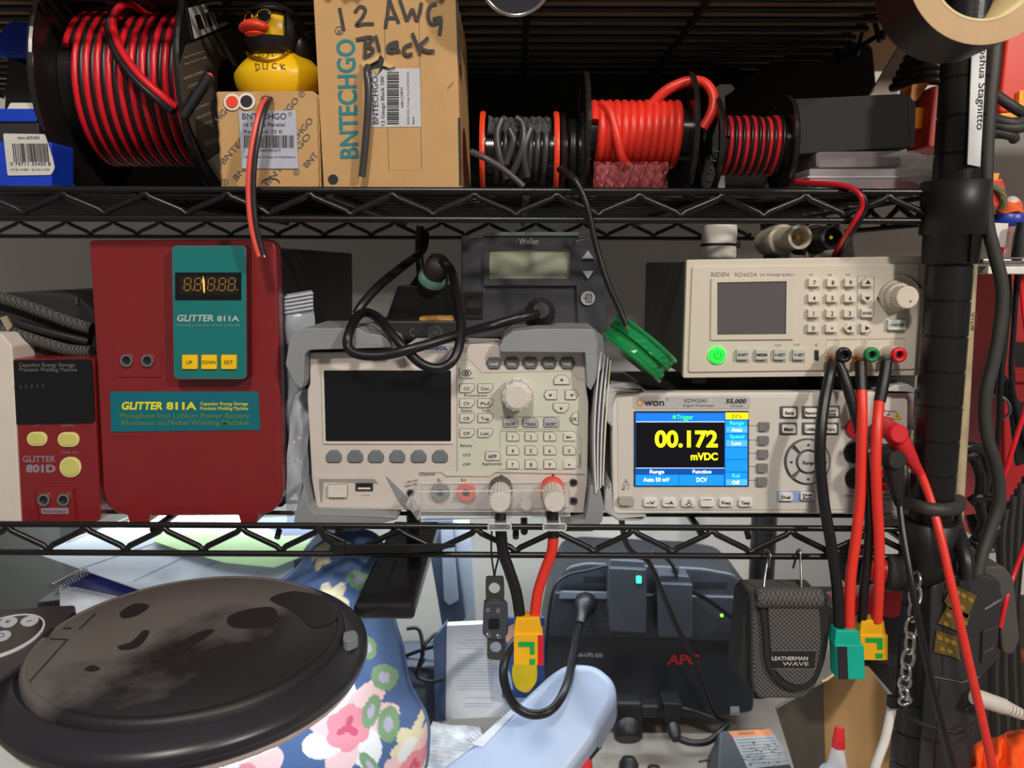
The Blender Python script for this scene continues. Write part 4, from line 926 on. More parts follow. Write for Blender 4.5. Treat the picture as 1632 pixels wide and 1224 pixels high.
# ------------------------------------------------------------------ multimeter
mm = thing('bench_multimeter', 'white bench multimeter with lit blue and black screen reading 00.172', 'multimeter', W(1212, 824, .08))
pl = Pl(.018); m = MB(); opan = mat('bone white panel', (206, 201, 193), .45, var=.02)
m.prism(pl, rp([(984, 632), (1440, 631), (1436, 817), (984, 817)], 3), -.15, -.012, mat('black instrument case', (30, 30, 31), .6)); m.build('case', mm)
m = MB(); m.prism(pl, rp([(974, 626), (1448, 625), (1444, 819), (977, 819)], 7), -.012, 0, mat('ivory rim', (212, 207, 199), .4), 3)
m.prism(pl, rp([(984, 634), (1442, 632), (1438, 812), (986, 812)], 6), 0, .0006, opan)
m.prism(pl, rr(1009, 632, 1195, 651, 4), .0006, .0010, mat('grey brand strip', (184, 182, 180), .4))
og = mat('orange print', (222, 140, 50), .5)
m.rib(pl, ell(1020, 641, 5), 2.4, .0014, og, True); m.txt(pl, 'won', 1026, 646, 32, 11.5, mat('dark slate print', (52, 50, 52), .5), .0014, bold=.02); m.rib(pl, ell(1063, 636, 1.8, n=10), .6, .0014, greyink, True)
m.txt(pl, 'XDM2041', 1089, 641, 37, 6.2, greyink, .0014); m.txt(pl, 'Digital Multimeter', 1089, 647.5, 49, 4.2, greyink, .0014); m.txt(pl, '55,000', 1156, 642, 32, 7, ink, .0014, bold=.03, shear=.2); m.txt(pl, 'Counts', 1164, 648, 19, 4, greyink, .0014)
m.prism(pl, rr(1010, 655, 1193, 775, 2), .0006, .0012, black)
m.flat(pl, rr(1237, 782, 1298, 800, 1), .0009, mat('pale blue patch', (146, 162, 208), .5))
for a, b, c, d in ((1193, 678, 1208, 678), (1192, 701, 1207, 701), (1191, 722, 1206, 722), (1191, 743, 1205, 743), (1190, 765, 1204, 765)): m.rib(pl, [(a, b), (c, d)], .8, .0008, greyink)
m.rib(pl, [(992, 773), (997.5, 763), (1003, 773)], .9, .0008, ink, True); m.txt(pl, '!', 996.5, 771.5, 1.8, 5.5, ink, .0008); m.rib(pl, [(991, 780), (994, 780)], 1.4, .0008, ink); m.rib(pl, ell(994, 777.5, 2), .7, .0008, ink, True); m.rib(pl, [(1001, 776), (1001, 780)], .8, .0008, ink)
for t, x, y, w, c in (('HI', 1340, 684, 7, 5.5), ('LO', 1337, 723.5, 9, 5.5), ('Input', 1409, 657, 18, 5), ('Sense', 1362, 662, 19, 4), ('1000V', 1382, 701, 20, 4.2), ('Max', 1384, 707, 12, 4), ('Fuse', 1355, 785, 14, 4.2), ('10A/250V', 1345, 792, 32, 4.4), ('1000V', 1405, 790, 18, 4.2), ('(600V)', 1404, 797, 19, 4.2), ('A', 1407, 808, 4, 4.4)):
    m.txt(pl, t, x, y, w, c, ink, .0009)
m.rib(pl, [(1380, 697), (1385, 697), (1385, 691)], .7, .0008, ink); m.rib(pl, [(1384, 711), (1400, 711)], .7, .0008, ink)
m.rib(pl, [(1410, 660.5), (1419, 660.5)], .8, .0009, ink); m.flat(pl, tri(1415, 660.5, 2.6, 0), .0010, ink)
m.flat(pl, [(1422, 667.5), (1428.5, 656.5), (1435, 667.5)], .0009, mat('warning yellow', (240, 208, 40), .5)); m.rib(pl, [(1422, 667.5), (1428.5, 656.5), (1435, 667.5)], .8, .0011, ink, True); m.flat(pl, [(1429, 659), (1427, 663.5), (1429, 663.5), (1428, 666.5), (1430.5, 662.5), (1428.5, 662.5)], .0011, ink)
for k in range(5): m.rib(pl, [(1441, 757+2.4*k), (1444, 757+2.4*k)], .7, .0009, greyink)
m.build('front_panel', mm)
for q in ([(961, 626), (969, 611), (1008, 607), (1029, 621), (981, 624), (975, 640), (975, 680), (965, 670)], [(973, 765), (963, 778), (961, 812), (985, 827), (1022, 826), (1031, 820), (981, 819), (976, 812)],
          [(1398, 624), (1420, 612), (1442, 610), (1459, 622), (1463, 690), (1452, 682), (1449, 640), (1441, 625)], [(1396, 821), (1444, 824), (1457, 800), (1462, 758), (1449, 762), (1446, 805), (1438, 818)]):
    m = MB(); m.prism(pl, rp(q, 4), -.06, .006, mat('pale grey bumper', (178, 178, 178), .5), 3); m.build('bumper', mm)
def em(nm, c, s_=1.0): return mat('screen '+nm, c, .3, var=0, emit=s_)
e_bl, e_db, e_hd, e_k, e_y, e_w, e_c, e_lb, e_g = em('blue', (18, 128, 236)), em('deep blue', (4, 66, 140)), em('header blue', (16, 104, 204)), mat('screen black', (10, 10, 18), .2, var=0), em('yellow', (255, 246, 20)), em('white', (225, 240, 255)), em('cyan', (60, 225, 235)), em('light blue', (70, 160, 245)), em('green', (60, 230, 120))
m = MB(); q = .0014; E = lambda x0, y0, x1, y1, mt, h=q: m.flat(pl, [(x0, y0), (x1, y0), (x1, y1), (x0, y1)], h, mt)
m.prism(pl, rr(1012, 657, 1191, 773.5, 1), .0010, .0013, e_db)
E(1013, 658, 1154, 671, e_hd); E(1013, 672.5, 1154, 744.5, e_k); E(1013, 746, 1154, 755, e_db); E(1012.5, 756, 1153, 773, e_bl); E(1155, 668, 1190.5, 773, e_bl); E(1155.5, 657, 1192, 667.5, e_y, .0017)
for y in (689.8, 711, 731, 751, 668): E(1155, y, 1191, y+.9, e_db, .0017)
E(1013, 671.2, 1154, 672.2, e_w, .0016); E(1013, 744.8, 1154, 745.6, e_w, .0016); E(1081, 756, 1081.8, 773, e_db, .0017)
for y0, y1 in ((679, 689), (701, 711), (763, 772.5)): E(1156.5, y0, 1190, y1, e_lb, .0016)
q = .0019
m.flat(pl, ell(1074, 664, 3), q, e_g); m.txt(pl, 'Trigger', 1078, 667.5, 26, 7.5, e_g, q, bold=.02)
m.txt(pl, '00.172', 1043, 711, 100, 26, e_y, q, bold=.035); m.txt(pl, 'mVDC', 1100, 732, 43, 11.5, e_y, q, bold=.035)
m.txt(pl, 'DCV', 1165.5, 665.5, 16, 6, mat('olive screen print', (96, 84, 10), .5, var=0), .0024, bold=.02)
for t, x, y, w, c, mt in (('Range', 1162, 676, 23, 6, e_c), ('Auto', 1165, 687, 17, 6, e_w), ('Speed', 1162, 697.5, 23, 6, e_c), ('Low', 1165.5, 708.5, 15, 6, e_w), ('Rel', 1166, 760, 12, 6, e_c), ('Off', 1165.5, 771, 12, 6, e_w), ('Range', 1035, 753.5, 23, 6, e_w), ('Function', 1103, 753.5, 30, 6, e_w), ('Auto 50 mV', 1024.5, 766.5, 42, 6.5, e_w), ('DCV', 1109, 767, 17, 7, e_w)):
    m.txt(pl, t, x, y, w, c, mt, q, bold=.025)
m.build('screen', mm)
sg = mat('dark softkey', (120, 120, 118), .4)
for k, y in enumerate((679, 701, 723, 745, 766.5)): key(mm, pl, 1208-k*.9, y-6.5, 1225-k*.9, y+7, sg, r=2, h=.003, nm='softkey', poly=rp([(1208-k*.9, y-7), (1225-k*.9, y-7), (1225-k*.9, y+4), (1222-k*.9, y+7), (1208-k*.9, y+7)], 2))
wk = mat('white rubber key', (226, 224, 218), .5); dkw = mat('dark key frame', (92, 90, 88), .5)
for t, x0, y0, w in (('Save', 1246, 650, 14), ('Record', 1281, 650, 19), ('Run/|Stop', 1313, 649, 14), ('Math', 1245, 676, 15), ('Utility', 1281, 676, 17), ('Port', 1311, 676, 13)):
    m = MB(); m.prism(pl, rr(x0-4, y0-3, x0+25, y0+17, 2), .0006, .0010, dkw); m.build('key_frame', mm); key(mm, pl, x0, y0, x0+21, y0+13.5, wk, t, w, 5 if '|' not in t else 4.4, .0030, r=3, well=False, bold=.03)
for t, x0, y0 in (('Dual', 1240, 784), ('Dual|Exit', 1274, 783)): key(mm, pl, x0, y0, x0+22, y0+13, wk, t, 14, 5 if '|' not in t else 4.2, .0030, r=3, well=False, bold=.03)
for t, x in (('~V', 1036), ('~A', 1066), ('', 1096), ('-||-', 1126), ('Freq', 1156), ('Temp', 1187)):
    key(mm, pl, x-11, 793, x+11, 806, wk, t or None, 14, 5, .0030, r=3, bold=.03)
    if not t: m = MB(); m.rib(pl, [(1089, 802), (1094, 802)], .9, .0033, ink); m.rib(pl, rr(1094, 800, 1100, 804, .5), .8, .0033, ink, True); m.rib(pl, [(1100, 802), (1103, 802)], .9, .0033, ink); m.rib(pl, ell(1097, 797, 2), .8, .0033, ink, True); m.build('key_symbol', mm)
key(mm, pl, 985, 790, 1010, 804, mat('grey power key', (168, 165, 158), .4), h=.004, r=6, nm='power_button')
m = MB(); m.prism(pl, ell(1286, 735, 37, n=48), .0006, .0012, dkw)
dg = mat('light grey pad', (186, 186, 186), .45)
for d in range(4):
    a0_, a1_ = PI/2*d-PI/4+.10, PI/2*d+PI/4-.10
    pg = [(1286+34*math.cos(a0_+(a1_-a0_)*i/10), 735+34*math.sin(a0_+(a1_-a0_)*i/10)) for i in range(11)]+[(1286+20*math.cos(a1_-(a1_-a0_)*i/8), 735+20*math.sin(a1_-(a1_-a0_)*i/8)) for i in range(9)]
    m.prism(pl, pg, .001, .003, dg, .8); m.flat(pl, tri(1286+27*math.cos(PI/2*d), 735+27*math.sin(PI/2*d), 3.4, PI/2*d), .0033, ink)
m.build('arrow_pad', mm)
m = MB(); m.knob(pl, 1286, 735, 16.5, .0012, .004, dg, 32); m.txt(pl, 'Range', 1286, 738, 19, 5.5, ink, .0043, al='c', bold=.02); m.build('range_button', mm)
jr = mat('jack red', (206, 30, 40), .35); jk = mat('jack black', (16, 16, 18), .3)
for x, y, c in ((1364, 681, jr), (1360, 721, jk), (1362, 762, jk), (1409, 679, jr), (1408, 723, jk), (1408, 764, jr)):
    m = MB(); m.ring(pl, ell(x, y, 16.5), ell(x, y, 10), .0025, c, .0006); m.flat(pl, ell(x, y, 10.2), .0009, black); m.ring(pl, ell(x, y, 9), ell(x, y, 5), .002, c, .0006); m.build('jack', mm)
# test leads
def lead(nm, lb, c, c2, hub, elbow, boot, path, r_, hy):
    t = thing(nm, lb, 'test lead', W(*boot, -.02)); pm = mat(nm+' plug '+lb[:5], c, .45); cm_ = mat('lead '+lb[:5], c2, .35)
    a = W(*hub, .016); b = W(*elbow, hy); e = W(*boot, hy)
    m = MB(); m.tube([a, a.lerp(b, .5), b], [.0068, .0072, .0074], pm, 16); m.tube([b+(b-e)*.15, b, b.lerp(e, .35), b.lerp(e, .75), e], [.005, .0076, .0072, .0056, .0040], pm, 16); nd = Vector((0, -1, .1)); m.lathe(b, nd, [(.0068, .003), (.0066, .0082), (.0058, .0088)], pm, 28); m.build('plug', t)
    m = MB(); p1 = W(*path[0], hy); 
    for k in range(4): q = e.lerp(p1, k/4); m.tube([q, q+(p1-e)*.14], .0042-.0003*k, pm, 12)
    m.build('strain_relief', t)
    m = MB(); m.tube(spl([e]+[W(x, y, z) for x, y, z in [(path[0][0], path[0][1], hy)]+path[1:]], 7), r_, cm_, 10); m.build('lead', t)
lead('test_lead', 'red test lead plugged into the multimeter and hanging past the power strip', (206, 34, 44), (228, 56, 44), (1409, 679), (1425, 690), (1458, 742), [(1468, 757), (1484, 800, -.018), (1500, 860, -.030), (1520, 950, -.042), (1545, 1060, -.048), (1566, 1150, -.05), (1590, 1260, -.05)], .0031, -.012)
lead('test_lead', 'black test lead plugged below the red one and hanging to the lower edge', (34, 34, 35), (22, 22, 24), (1408, 723), (1422, 731), (1430, 790), [(1434, 806), (1441, 860, -.026), (1454, 935, -.040), (1470, 1020, -.048), (1492, 1120, -.052), (1530, 1260, -.052)], .0026, -.014)
# ------------------------------------------------------------------ power supply
ps = thing('power_supply', 'beige bench power supply with glowing green button on the multimeter', 'power supply', W(1280, 603, .06))
pl = Pl(.020); m = MB(); casem = mat('dark grey case', (84, 82, 78), .55, var=.05); bei = mat('beige face', (206, 197, 182), .45, var=.02)
m.prism(pl, rp([(1096, 417), (1475, 411), (1466, 597), (1090, 600)], 2), -.20, -.004, casem); m.build('case', ps)
m = MB(); m.prism(pl, rp([(1094, 414), (1478, 408), (1467, 598), (1088, 602)], 3), -.005, .001, bei, 1)
m.prism(pl, rp([(1102, 425), (1463, 420), (1456, 588), (1096, 593)], 4), .001, .0025, bei, 1.5)
H = .0027; gtx = mat('grey beige print', (128, 122, 112), .6)
m.txt(pl, 'RIDEN', 1132, 441, 28, 7.5, gtx, H, bold=.01); m.txt(pl, 'RD6024', 1170, 441, 34, 7, gtx, H); m.txt(pl, 'DC POWER SUPPLY', 1210, 440.5, 55, 4.6, gtx, H, bold=.01)
for t, x, y in (('M7', 1288, 440), ('M8', 1317, 440), ('M9', 1346, 440), ('M4', 1288, 465), ('M5', 1317, 465), ('M6', 1345, 464), ('M1', 1288, 489), ('M2', 1316, 489), ('M3', 1345, 488), ('MENU', 1283, 513), ('LIGHT', 1312, 513), ('OCP', 1233, 552), ('OVP', 1263, 551)): m.txt(pl, t, x, y, None, 4, gtx, H)
m.rib(pl, [(1364, 440), (1391, 440), (1390, 505), (1364, 505)], .8, H, gtx, True); m.rib(pl, [(1315, 541), (1440, 539), (1438, 588), (1312, 590)], .8, H, gtx, True)
for k in range(11):
    a = math.radians(-95+k*7); m.flat(pl, ell(1428+40*math.cos(a), 474+40*math.sin(a)*.95, .9+.12*k, n=8), H, ink)
for k in range(10):
    a = math.radians(165-k*8); m.flat(pl, ell(1430+34*math.cos(a), 468+28*math.sin(a), 2.0-.1*k, n=8), H, ink)
for x, s_ in ((1331, '-'), (1375, 'o'), (1420, '+')): m.rib(pl, ell(x, 546, 4, n=12), .6, H, gtx, True); m.txt(pl, s_, x, 548, 3, 4, gtx, H, al='c')
m.rib(pl, [(1299, 546), (1299, 553)], .8, H, gtx); m.rib(pl, [(1296, 548), (1299, 550), (1302, 547)], .8, H, gtx)
m.ring(pl, [(1132, 444), (1265, 442), (1262, 540), (1131, 541)], [(1141, 450), (1251, 448), (1250, 532), (1141, 533)], .004, bei, .0025)
m.build('front_panel', ps)
m = MB(); m.prism(pl, [(1140, 449), (1252, 447), (1251, 533), (1140, 534)], .0025, .0030, mat('grey glossy screen', (92, 88, 92), .12, var=.03, scale=20)); m.build('screen', ps)  # grey base colour carries the reflection on the dark glass
pk_ = mat('beige key', (214, 207, 194), .45)
for i, row in enumerate(('789U', '456D', '123E', '0.LR')):
    for j, t in enumerate(row):
        x, y = (1294, 1323, 1351, 1378)[j]-i*.6, (450, 474.5, 498.5, 522)[i]
        if t in '0123456789': key(ps, pl, x-9.5, y-6.5, x+9.5, y+6.5, pk_, t, None, 7, .0060, well=False)
        elif t == 'E': key(ps, pl, x-9, y-6.5, x+9.5, y+6.5, pk_, 'ENTER', 14, 4.5, .0060, well=False, bold=.02)
        else:
            m = MB(); pp = rr(x-9.5, y-6.5, x+9.5, y+6.5, 1.5) if t == '.' else rp({'U': [(x-9, y+6), (x-9, y-2), (x, y-8), (x+9, y-2), (x+9, y+6)], 'D': [(x-9, y-6), (x+9, y-6), (x+9, y+2), (x, y+8), (x-9, y+2)], 'L': [(x-9, y), (x-3, y-7), (x+9, y-7), (x+9, y+7), (x-3, y+7)], 'R': [(x-9, y-7), (x+3, y-7), (x+9, y), (x+3, y+7), (x-9, y+7)]}[t], 1)
            m.prism(pl, pp, .002, .0060, pk_, .9)
            if t == '.': m.flat(pl, ell(x, y, 1.5), .0063, ink)
            else: m.flat(pl, tri(x, y, 5, {'U': -PI/2, 'D': PI/2, 'L': PI, 'R': 0}[t]), .0063, ink)
            m.build('button', ps)
tk = mat('milky translucent key', (186, 190, 184), .4)
for t, x in (('SHIFT', 1181), ('MEM', 1211), ('I-SET', 1240), ('V-SET', 1270)): key(ps, pl, x-10, 556, x+10, 572, tk, t, 16, 4.6, .0060, well=False, bold=.02)
key(ps, pl, 1410, 509, 1438, 525, mat('icy on off key', (206, 214, 208), .4), 'ON/OFF', 22, 5, .0060, well=False, bold=.01)
m = MB(); gl_ = mat('glowing green', (30, 235, 60), .4, var=0, emit=1.1); m.knob(pl, 1141, 565, 13.5, .002, .0055, gl_, 32, .2)
dgn = mat('dark green symbol', (10, 90, 30), .5); m.rib(pl, [(1141+5.5*math.cos(a), 565+5.5*math.sin(a)) for a in [math.radians(-50+k*20) for k in range(15)]], 1.2, .0059, dgn); m.rib(pl, [(1141, 557.5), (1141, 564)], 1.2, .0059, dgn); m.build('power_button', ps)
m = MB(); m.prism(pl, rr(1295.5, 557, 1303, 574, 2), .002, .0029, steel); m.flat(pl, rr(1297, 559, 1301.5, 572, 1), .0031, black); m.build('usb_port', ps)
m = MB(); m.knob(pl, 1424, 472, 26, .0024, .006, bei, 40, .2); m.knob(pl, 1424, 472, 22, .006, .012, bei, 40, .25); m.knob(pl, 1423, 472, 17.5, .011, .024, bei, 40, .1, rf=lambda k_: 1.0 if k_ % 2 else .985); m.knob(pl, 1427, 478, 2, .024, .0243, gtx, 12); m.build('dial', ps)
for x, c, nm in ((1328, jk, 0), (1371, mat('jack green', (30, 120, 70), .35), 0), (1413, jr, 0)):
    m = MB(); c0 = pl.p(x, 561, 0); m.lathe(c0, (0, -1, 0), [(.0050, .002), (.0056, .004), (.0056, .018)], bei, 28); m.lathe(c0, (0, -1, 0), [(.0054, .0175), (.0056, .021), (.0045, .0222), (.0028, .0222), (.0026, .018)], c, 28); m.lathe(c0, (0, -1, 0), [(.0027, .0185), (.0026, .0186)], black, 16); m.build('terminal', ps)
for px, py, yy in ((1110, 606, .05), (1430, 606, .05), (1150, 569, .16), (1395, 569, .16)):
    m = MB(); m.box(W(px, py, yy)+Vector((0, 0, .001)), (.012, .02, .006), black, .001); m.build('foot', ps)
m = MB(); m.prism(Pl(.05), rp([(1300, 606), (1440, 604), (1430, 622), (1310, 626)], 3), -.05, 0, black, 1); tag(m.build('foam_pad'), 'black foam pad squeezed between power supply and multimeter', 'pad')
# things on top of the power supply
wr_ = thing('tape_tube', 'short white tube with black zip tie standing on the power supply', 'tube', W(1145, 412, .06))
c0 = W(1145, 412, .06); c0.z = W(1145, 412, .02).z+.001; m = MB(); rw_ = 27*.66/F
m.lathe(c0, (0, 0, 1), [(rw_*.75, 0), (rw_*.98, 0), (rw_, .001), (rw_, .024), (rw_*.98, .025), (rw_*.75, .025), (rw_*.75, .001)], mat('white pvc', (214, 208, 200), .45), 36, smooth=False); m.build('tube', wr_)
m = MB(); m.lathe(c0, (0, .04, 1), [(rw_*1.0, .0085), (rw_*1.04, .0086), (rw_*1.04, .0105), (rw_, .0106)], black, 36, caps=False); m.box(c0+Vector((rw_*.98, -rw_*.25, .0098)), (.005, .005, .005), black, .001); m.build('zip_tie', wr_)
for lb, xs, c, ln in (('cream round connector lying on the power supply, hollow end forward', ((1258, 393), (1275, 381)), mat('cream connector', (206, 196, 172), .5), 0), ('grey black round connector lying beside the cream one', ((1310, 392), (1328, 382)), mat('grey connector', (52, 50, 50), .5), 1)):
    t = thing('round_connector', lb, 'connector', W(xs[0][0], 408, .06)); z_ = W(1260, 409, .02).z+.0125
    a = W(xs[1][0], xs[1][1], .028); b = W(xs[0][0]-40, xs[0][1]+5, .10); a.z, b.z = z_+.002, z_
    d = (a-b).normalized(); L_ = (a-b).length
    m = MB(); m.lathe(b, d, [(.006, 0), (.0105, .004), (.0115, L_*.55), (.0092, L_*.58), (.0090, L_), (.0068, L_), (.0066, L_-.014), (.001, L_-.014)], c, 32, smooth=False); m.build('shell', t)
    m = MB(); m.tube([a-d*.014, a-d*.004], .0014, gold, 8); m.build('pin', t)
    m = MB(); m.lathe(b, d, [(.0118, L_*.3), (.0124, L_*.31), (.0124, L_*.54), (.0118, L_*.55)], clear('clear sleeve', (220, 214, 204), .3), 28, caps=False); m.build('clear_sleeve', t)
m = MB(); m.prism(Pl(.06), [(1288, 372), (1358, 372), (1362, 412), (1285, 412)], -.004, 0, mat('grey beige card', (168, 160, 148), .7)); tag(m.build('card'), 'grey beige card standing behind the connectors on the power supply', 'card')
# plate right of the multimeter
m = MB(); m.prism(Pl(.035), rp([(1405, 602), (1466, 598), (1463, 690), (1456, 840), (1405, 840)], 2), -.003, 0, mat('white bracket', (208, 206, 202), .5)); tag(m.build('white_plate'), 'white plate standing at the right end of the multimeter', 'plate')
# ------------------------------------------------------------------ output cables of the power supply
def cable(th, pts, r, mt, n=12, nm='cable'):
    m = MB(); m.tube(spl([W(*p) for p in pts], 8), r, mt, n); return m.build(nm, th)
slv = mat('black heat shrink', (20, 20, 22), .3)
tc_ = thing('power_lead', 'black and red cable pair with teal connector hanging from the power supply', 'power lead', W(1348, 1076, -.03))
cable(tc_, [(1328, 574, .004), (1322, 600, .002), (1314, 640, -.006), (1308, 690, -.014), (1307, 740, -.017), (1313, 800, -.019), (1325, 870, -.022), (1334, 935, -.025), (1338, 1000, -.028)], .0040, blackrub)
cable(tc_, [(1373, 618, -.004), (1374, 660, -.010), (1373, 720, -.015), (1371, 790, -.018), (1364, 860, -.022), (1356, 920, -.025), (1353, 1002, -.028)], .0038, orangered)
cable(tc_, [(1371, 577, .003), (1372, 590, .001), (1373, 622, -.005)], .0041, slv, nm='heat_shrink')
m = MB(); m.lathe(W(1329, 572, .008), (0, -.15, -1), [(.0058, -.002), (.0060, .001), (.0035, .004)], copper, 14); m.build('copper_lug', tc_); m = MB(); m.lathe(W(1371, 572, .008), (0, -.15, -1), [(.0058, -.002), (.0060, .001), (.0035, .004)], copper, 14); m.build('copper_lug', tc_)
yc_ = thing('power_lead', 'black and red cable pair with yellow connector beside the teal one', 'power lead', W(1388, 1047, -.02))
cable(yc_, [(1335, 577, .003), (1342, 592, .001), (1352, 625, -.004), (1362, 660, -.006), (1372, 700, -.008), (1380, 760, -.012), (1385, 810, -.016), (1384, 870, -.019), (1377, 940, -.022), (1374, 990, -.022)], .0034, blackrub)
cable(yc_, [(1402, 636, -.006), (1398, 680, -.016), (1396, 740, -.022), (1398, 800, -.024), (1401, 860, -.025), (1401, 920, -.026), (1398, 990, -.024)], .0037, orangered)
cable(yc_, [(1413, 577, .003), (1411, 592, 0), (1407, 615, -.004), (1402, 640, -.007)], .0041, slv, nm='heat_shrink'); cable(yc_, [(1342, 590, .001), (1350, 615, -.003), (1357, 640, -.005)], .0038, slv, nm='heat_shrink')
m = MB(); m.lathe(W(1413, 572, .008), (0, -.15, -1), [(.0058, -.002), (.0060, .001), (.0035, .004)], steel, 14); m.build('tinned_lug', yc_)
def xt(th, cx, y0, y1, y2, w, yp, body, shell, pins, dpt=.011, marks=None, sidem=None, lean=0):
    pl = Pl(yp); m = MB(); m.prism(pl, rp([(cx-w*.42, y0), (cx+w*.42, y0), (cx+w*.5, y0+22), (cx+w*.5+lean, y1), (cx-w*.5+lean, y1), (cx-w*.5, y0+22)], 2), -dpt/2, dpt/2, body, 1.5)
    for k in range(3): m.rib(pl, [(cx-w*.25, y0+8+4*k), (cx+w*.25, y0+8+4*k)], 1, dpt/2+.0003, mat(body.name+' groove', tuple(int(255*c**.4) for c in body.node_tree.nodes['Principled BSDF'].inputs['Base Color'].default_value[:3]), .6))
    m.build('connector_boot', th)
    m = MB(); m.prism(pl, rp([(cx-w*.5+lean, y1-6), (cx+w*.55+lean, y1-6), (cx+w*.55+lean*2, y2), (cx-w*.5+lean*2, y2)], 2), -dpt*.6, dpt*.6, shell, 1.5)
    if sidem: a, b, c = sidem; m.prism(pl, [(cx+a*w+lean, y1-4), (cx+b*w+lean, y1-4), (cx+b*w+lean*2, y2-1), (cx+a*w+lean*2, y2-1)], dpt*.6, dpt*.6+.0006, c)
    if marks:
        for q in marks: m.flat(pl, [(cx+a*w+lean, y1+b) for a, b in q], dpt*.6+.0006, greenp)
    return m.build('connector_shell', th)
tealx = mat('teal nylon', (10, 176, 152), .4)
xt(tc_, 1346, 1000, 1028, 1076, 42, -.029, tealx, tealx, None, sidem=(-.48, -.10, mat('black connector insert', (40, 34, 38), .5)), lean=2)
xt(yc_, 1386, 984, 1012, 1046, 42, -.020, yellowx, yellowx, None, marks=[[(-.30, -2), (.34, -2), (.34, 5), (-.30, 5)], [(.14, 5), (.34, 5), (.34, 16), (.14, 16)], [(.08, 22), (.34, 22), (.34, 30), (.08, 30)]], lean=0)
# ------------------------------------------------------------------ load cables with the yellow connector
lc = thing('power_lead', 'black and red cable pair with yellow connector hanging from the electronic load', 'power lead', W(841, 1054, -.02))
cable(lc, [(798, 818, -.010), (798, 840, -.012), (802, 880, -.012), (812, 910, -.013), (823, 945, -.014), (829, 984, -.016)], .0042, blackrub)
cable(lc, [(882, 852, -.012), (879, 880, -.012), (868, 910, -.013), (857, 945, -.014), (852, 984, -.016)], .0039, orangered)
cable(lc, [(880, 815, -.010), (881, 832, -.011), (882, 856, -.012)], .0044, slv, nm='heat_shrink')
xt(lc, 841, 980, 1010, 1054, 44, -.017, yellowx, yellowx, None, marks=[[(-.34, 6), (.24, 6), (.24, 14), (-.34, 14)], [(.08, 14), (.24, 14), (.24, 26), (.08, 26)], [(.06, 33), (.26, 33), (.26, 42), (.06, 42)]], sidem=(.36, .56, mat('red connector insert', (206, 22, 34), .5)), lean=0)
# ------------------------------------------------------------------ under the lower shelf
HZ = Vector((0, 0, 1))
# --- magnifier lamp
Lc = W(306, 1020, -.125); zL = Lc.z; LN = Vector((0, -.04, 1)).normalized(); ph = Pl(o=Lc, n=LN)
k = (W(307, 1020, -.125)-Lc).length; Rl = 236*k; Rb = 281*k; Bc = Lc+Vector((-.003, .003, -.0052)); MT = Vector((0, 0, 1)).rotation_difference(LN).to_matrix()
ml = thing('magnifier_lamp', 'round black magnifier lamp with closed dusty lid at the lower left', 'lamp', (Bc.x, Bc.y, zL-.06))
lb_ = mat('lamp black', (40, 40, 46), .34, var=.08)
m = MB(); m.lathe(Bc, LN, crisp([(Rb*.80, -.0155), (Rb*.955, -.016), (Rb*.985, -.014), (Rb*.985, -.0105), (Rb, -.0098), (Rb, -.0048), (Rb*.975, -.002), (Rl*1.05, .003), (Rl*1.03, .003), (Rl*1.02, .001), (Rl*.8, .001)]), lb_, 128, caps=False, smooth=True); m.build('lamp_head', ml)
dust = mat('dusty black lid', (36, 35, 38), .5, var=0); nt = dust.node_tree; N = nt.nodes
tc = N.new('ShaderNodeTexCoord'); mp = N.new('ShaderNodeMapping'); mp.inputs['Location'].default_value = (.62, -.24, 0); mp.inputs['Rotation'].default_value = (0, 0, math.radians(-32)); mp.inputs['Scale'].default_value = (1, 1, 1)
gx = N.new('ShaderNodeSeparateXYZ'); nz = N.new('ShaderNodeTexNoise'); nz.inputs['Scale'].default_value = 22; nz.inputs['Detail'].default_value = 6
n3 = N.new('ShaderNodeTexNoise'); n3.inputs['Scale'].default_value = 520; n3.inputs['Detail'].default_value = 2
sp_ = N.new('ShaderNodeValToRGB'); sp_.color_ramp.elements[0].position = .70; sp_.color_ramp.elements[1].position = .78
mr = N.new('ShaderNodeMapRange'); mr.inputs['From Min'].default_value = -.040; mr.inputs['From Max'].default_value = .004
ad = N.new('ShaderNodeMath'); ad.operation = 'MULTIPLY_ADD'; ad.inputs[1].default_value = .16
mx = N.new('ShaderNodeMix'); mx.data_type = 'RGBA'; mx.inputs['A'].default_value = lin((30, 30, 34)); mx.inputs['B'].default_value = lin((100, 95, 92))
m2 = N.new('ShaderNodeMix'); m2.data_type = 'RGBA'; m2.inputs['B'].default_value = lin((150, 144, 140)); mu = N.new('ShaderNodeMath'); mu.operation = 'MULTIPLY'
sb_ = N.new('ShaderNodeMath'); sb_.operation = 'SUBTRACT'; sb_.inputs[1].default_value = .08
nt.links.new(tc.outputs['Object'], nz.inputs['Vector']); nt.links.new(tc.outputs['Object'], n3.inputs['Vector'])
dt = N.new('ShaderNodeVectorMath'); dt.operation = 'DOT_PRODUCT'; dt.inputs[1].default_value = (-.75, .66, 0)
nt.links.new(tc.outputs['Object'], dt.inputs[0]); nt.links.new(nz.outputs['Fac'], ad.inputs[0]); nt.links.new(dt.outputs['Value'], ad.inputs[2]); nt.links.new(ad.outputs[0], sb_.inputs[0])
nt.links.new(sb_.outputs[0], mr.inputs['Value']); nt.links.new(mr.outputs[0], mx.inputs['Factor']); nt.links.new(n3.outputs['Fac'], sp_.inputs['Fac'])
nt.links.new(sp_.outputs['Color'], mu.inputs[0]); nt.links.new(mr.outputs[0], mu.inputs[1]); nt.links.new(mu.outputs[0], m2.inputs['Factor']); nt.links.new(mx.outputs['Result'], m2.inputs['A'])
nt.links.new(m2.outputs['Result'], N['Principled BSDF'].inputs['Base Color'])
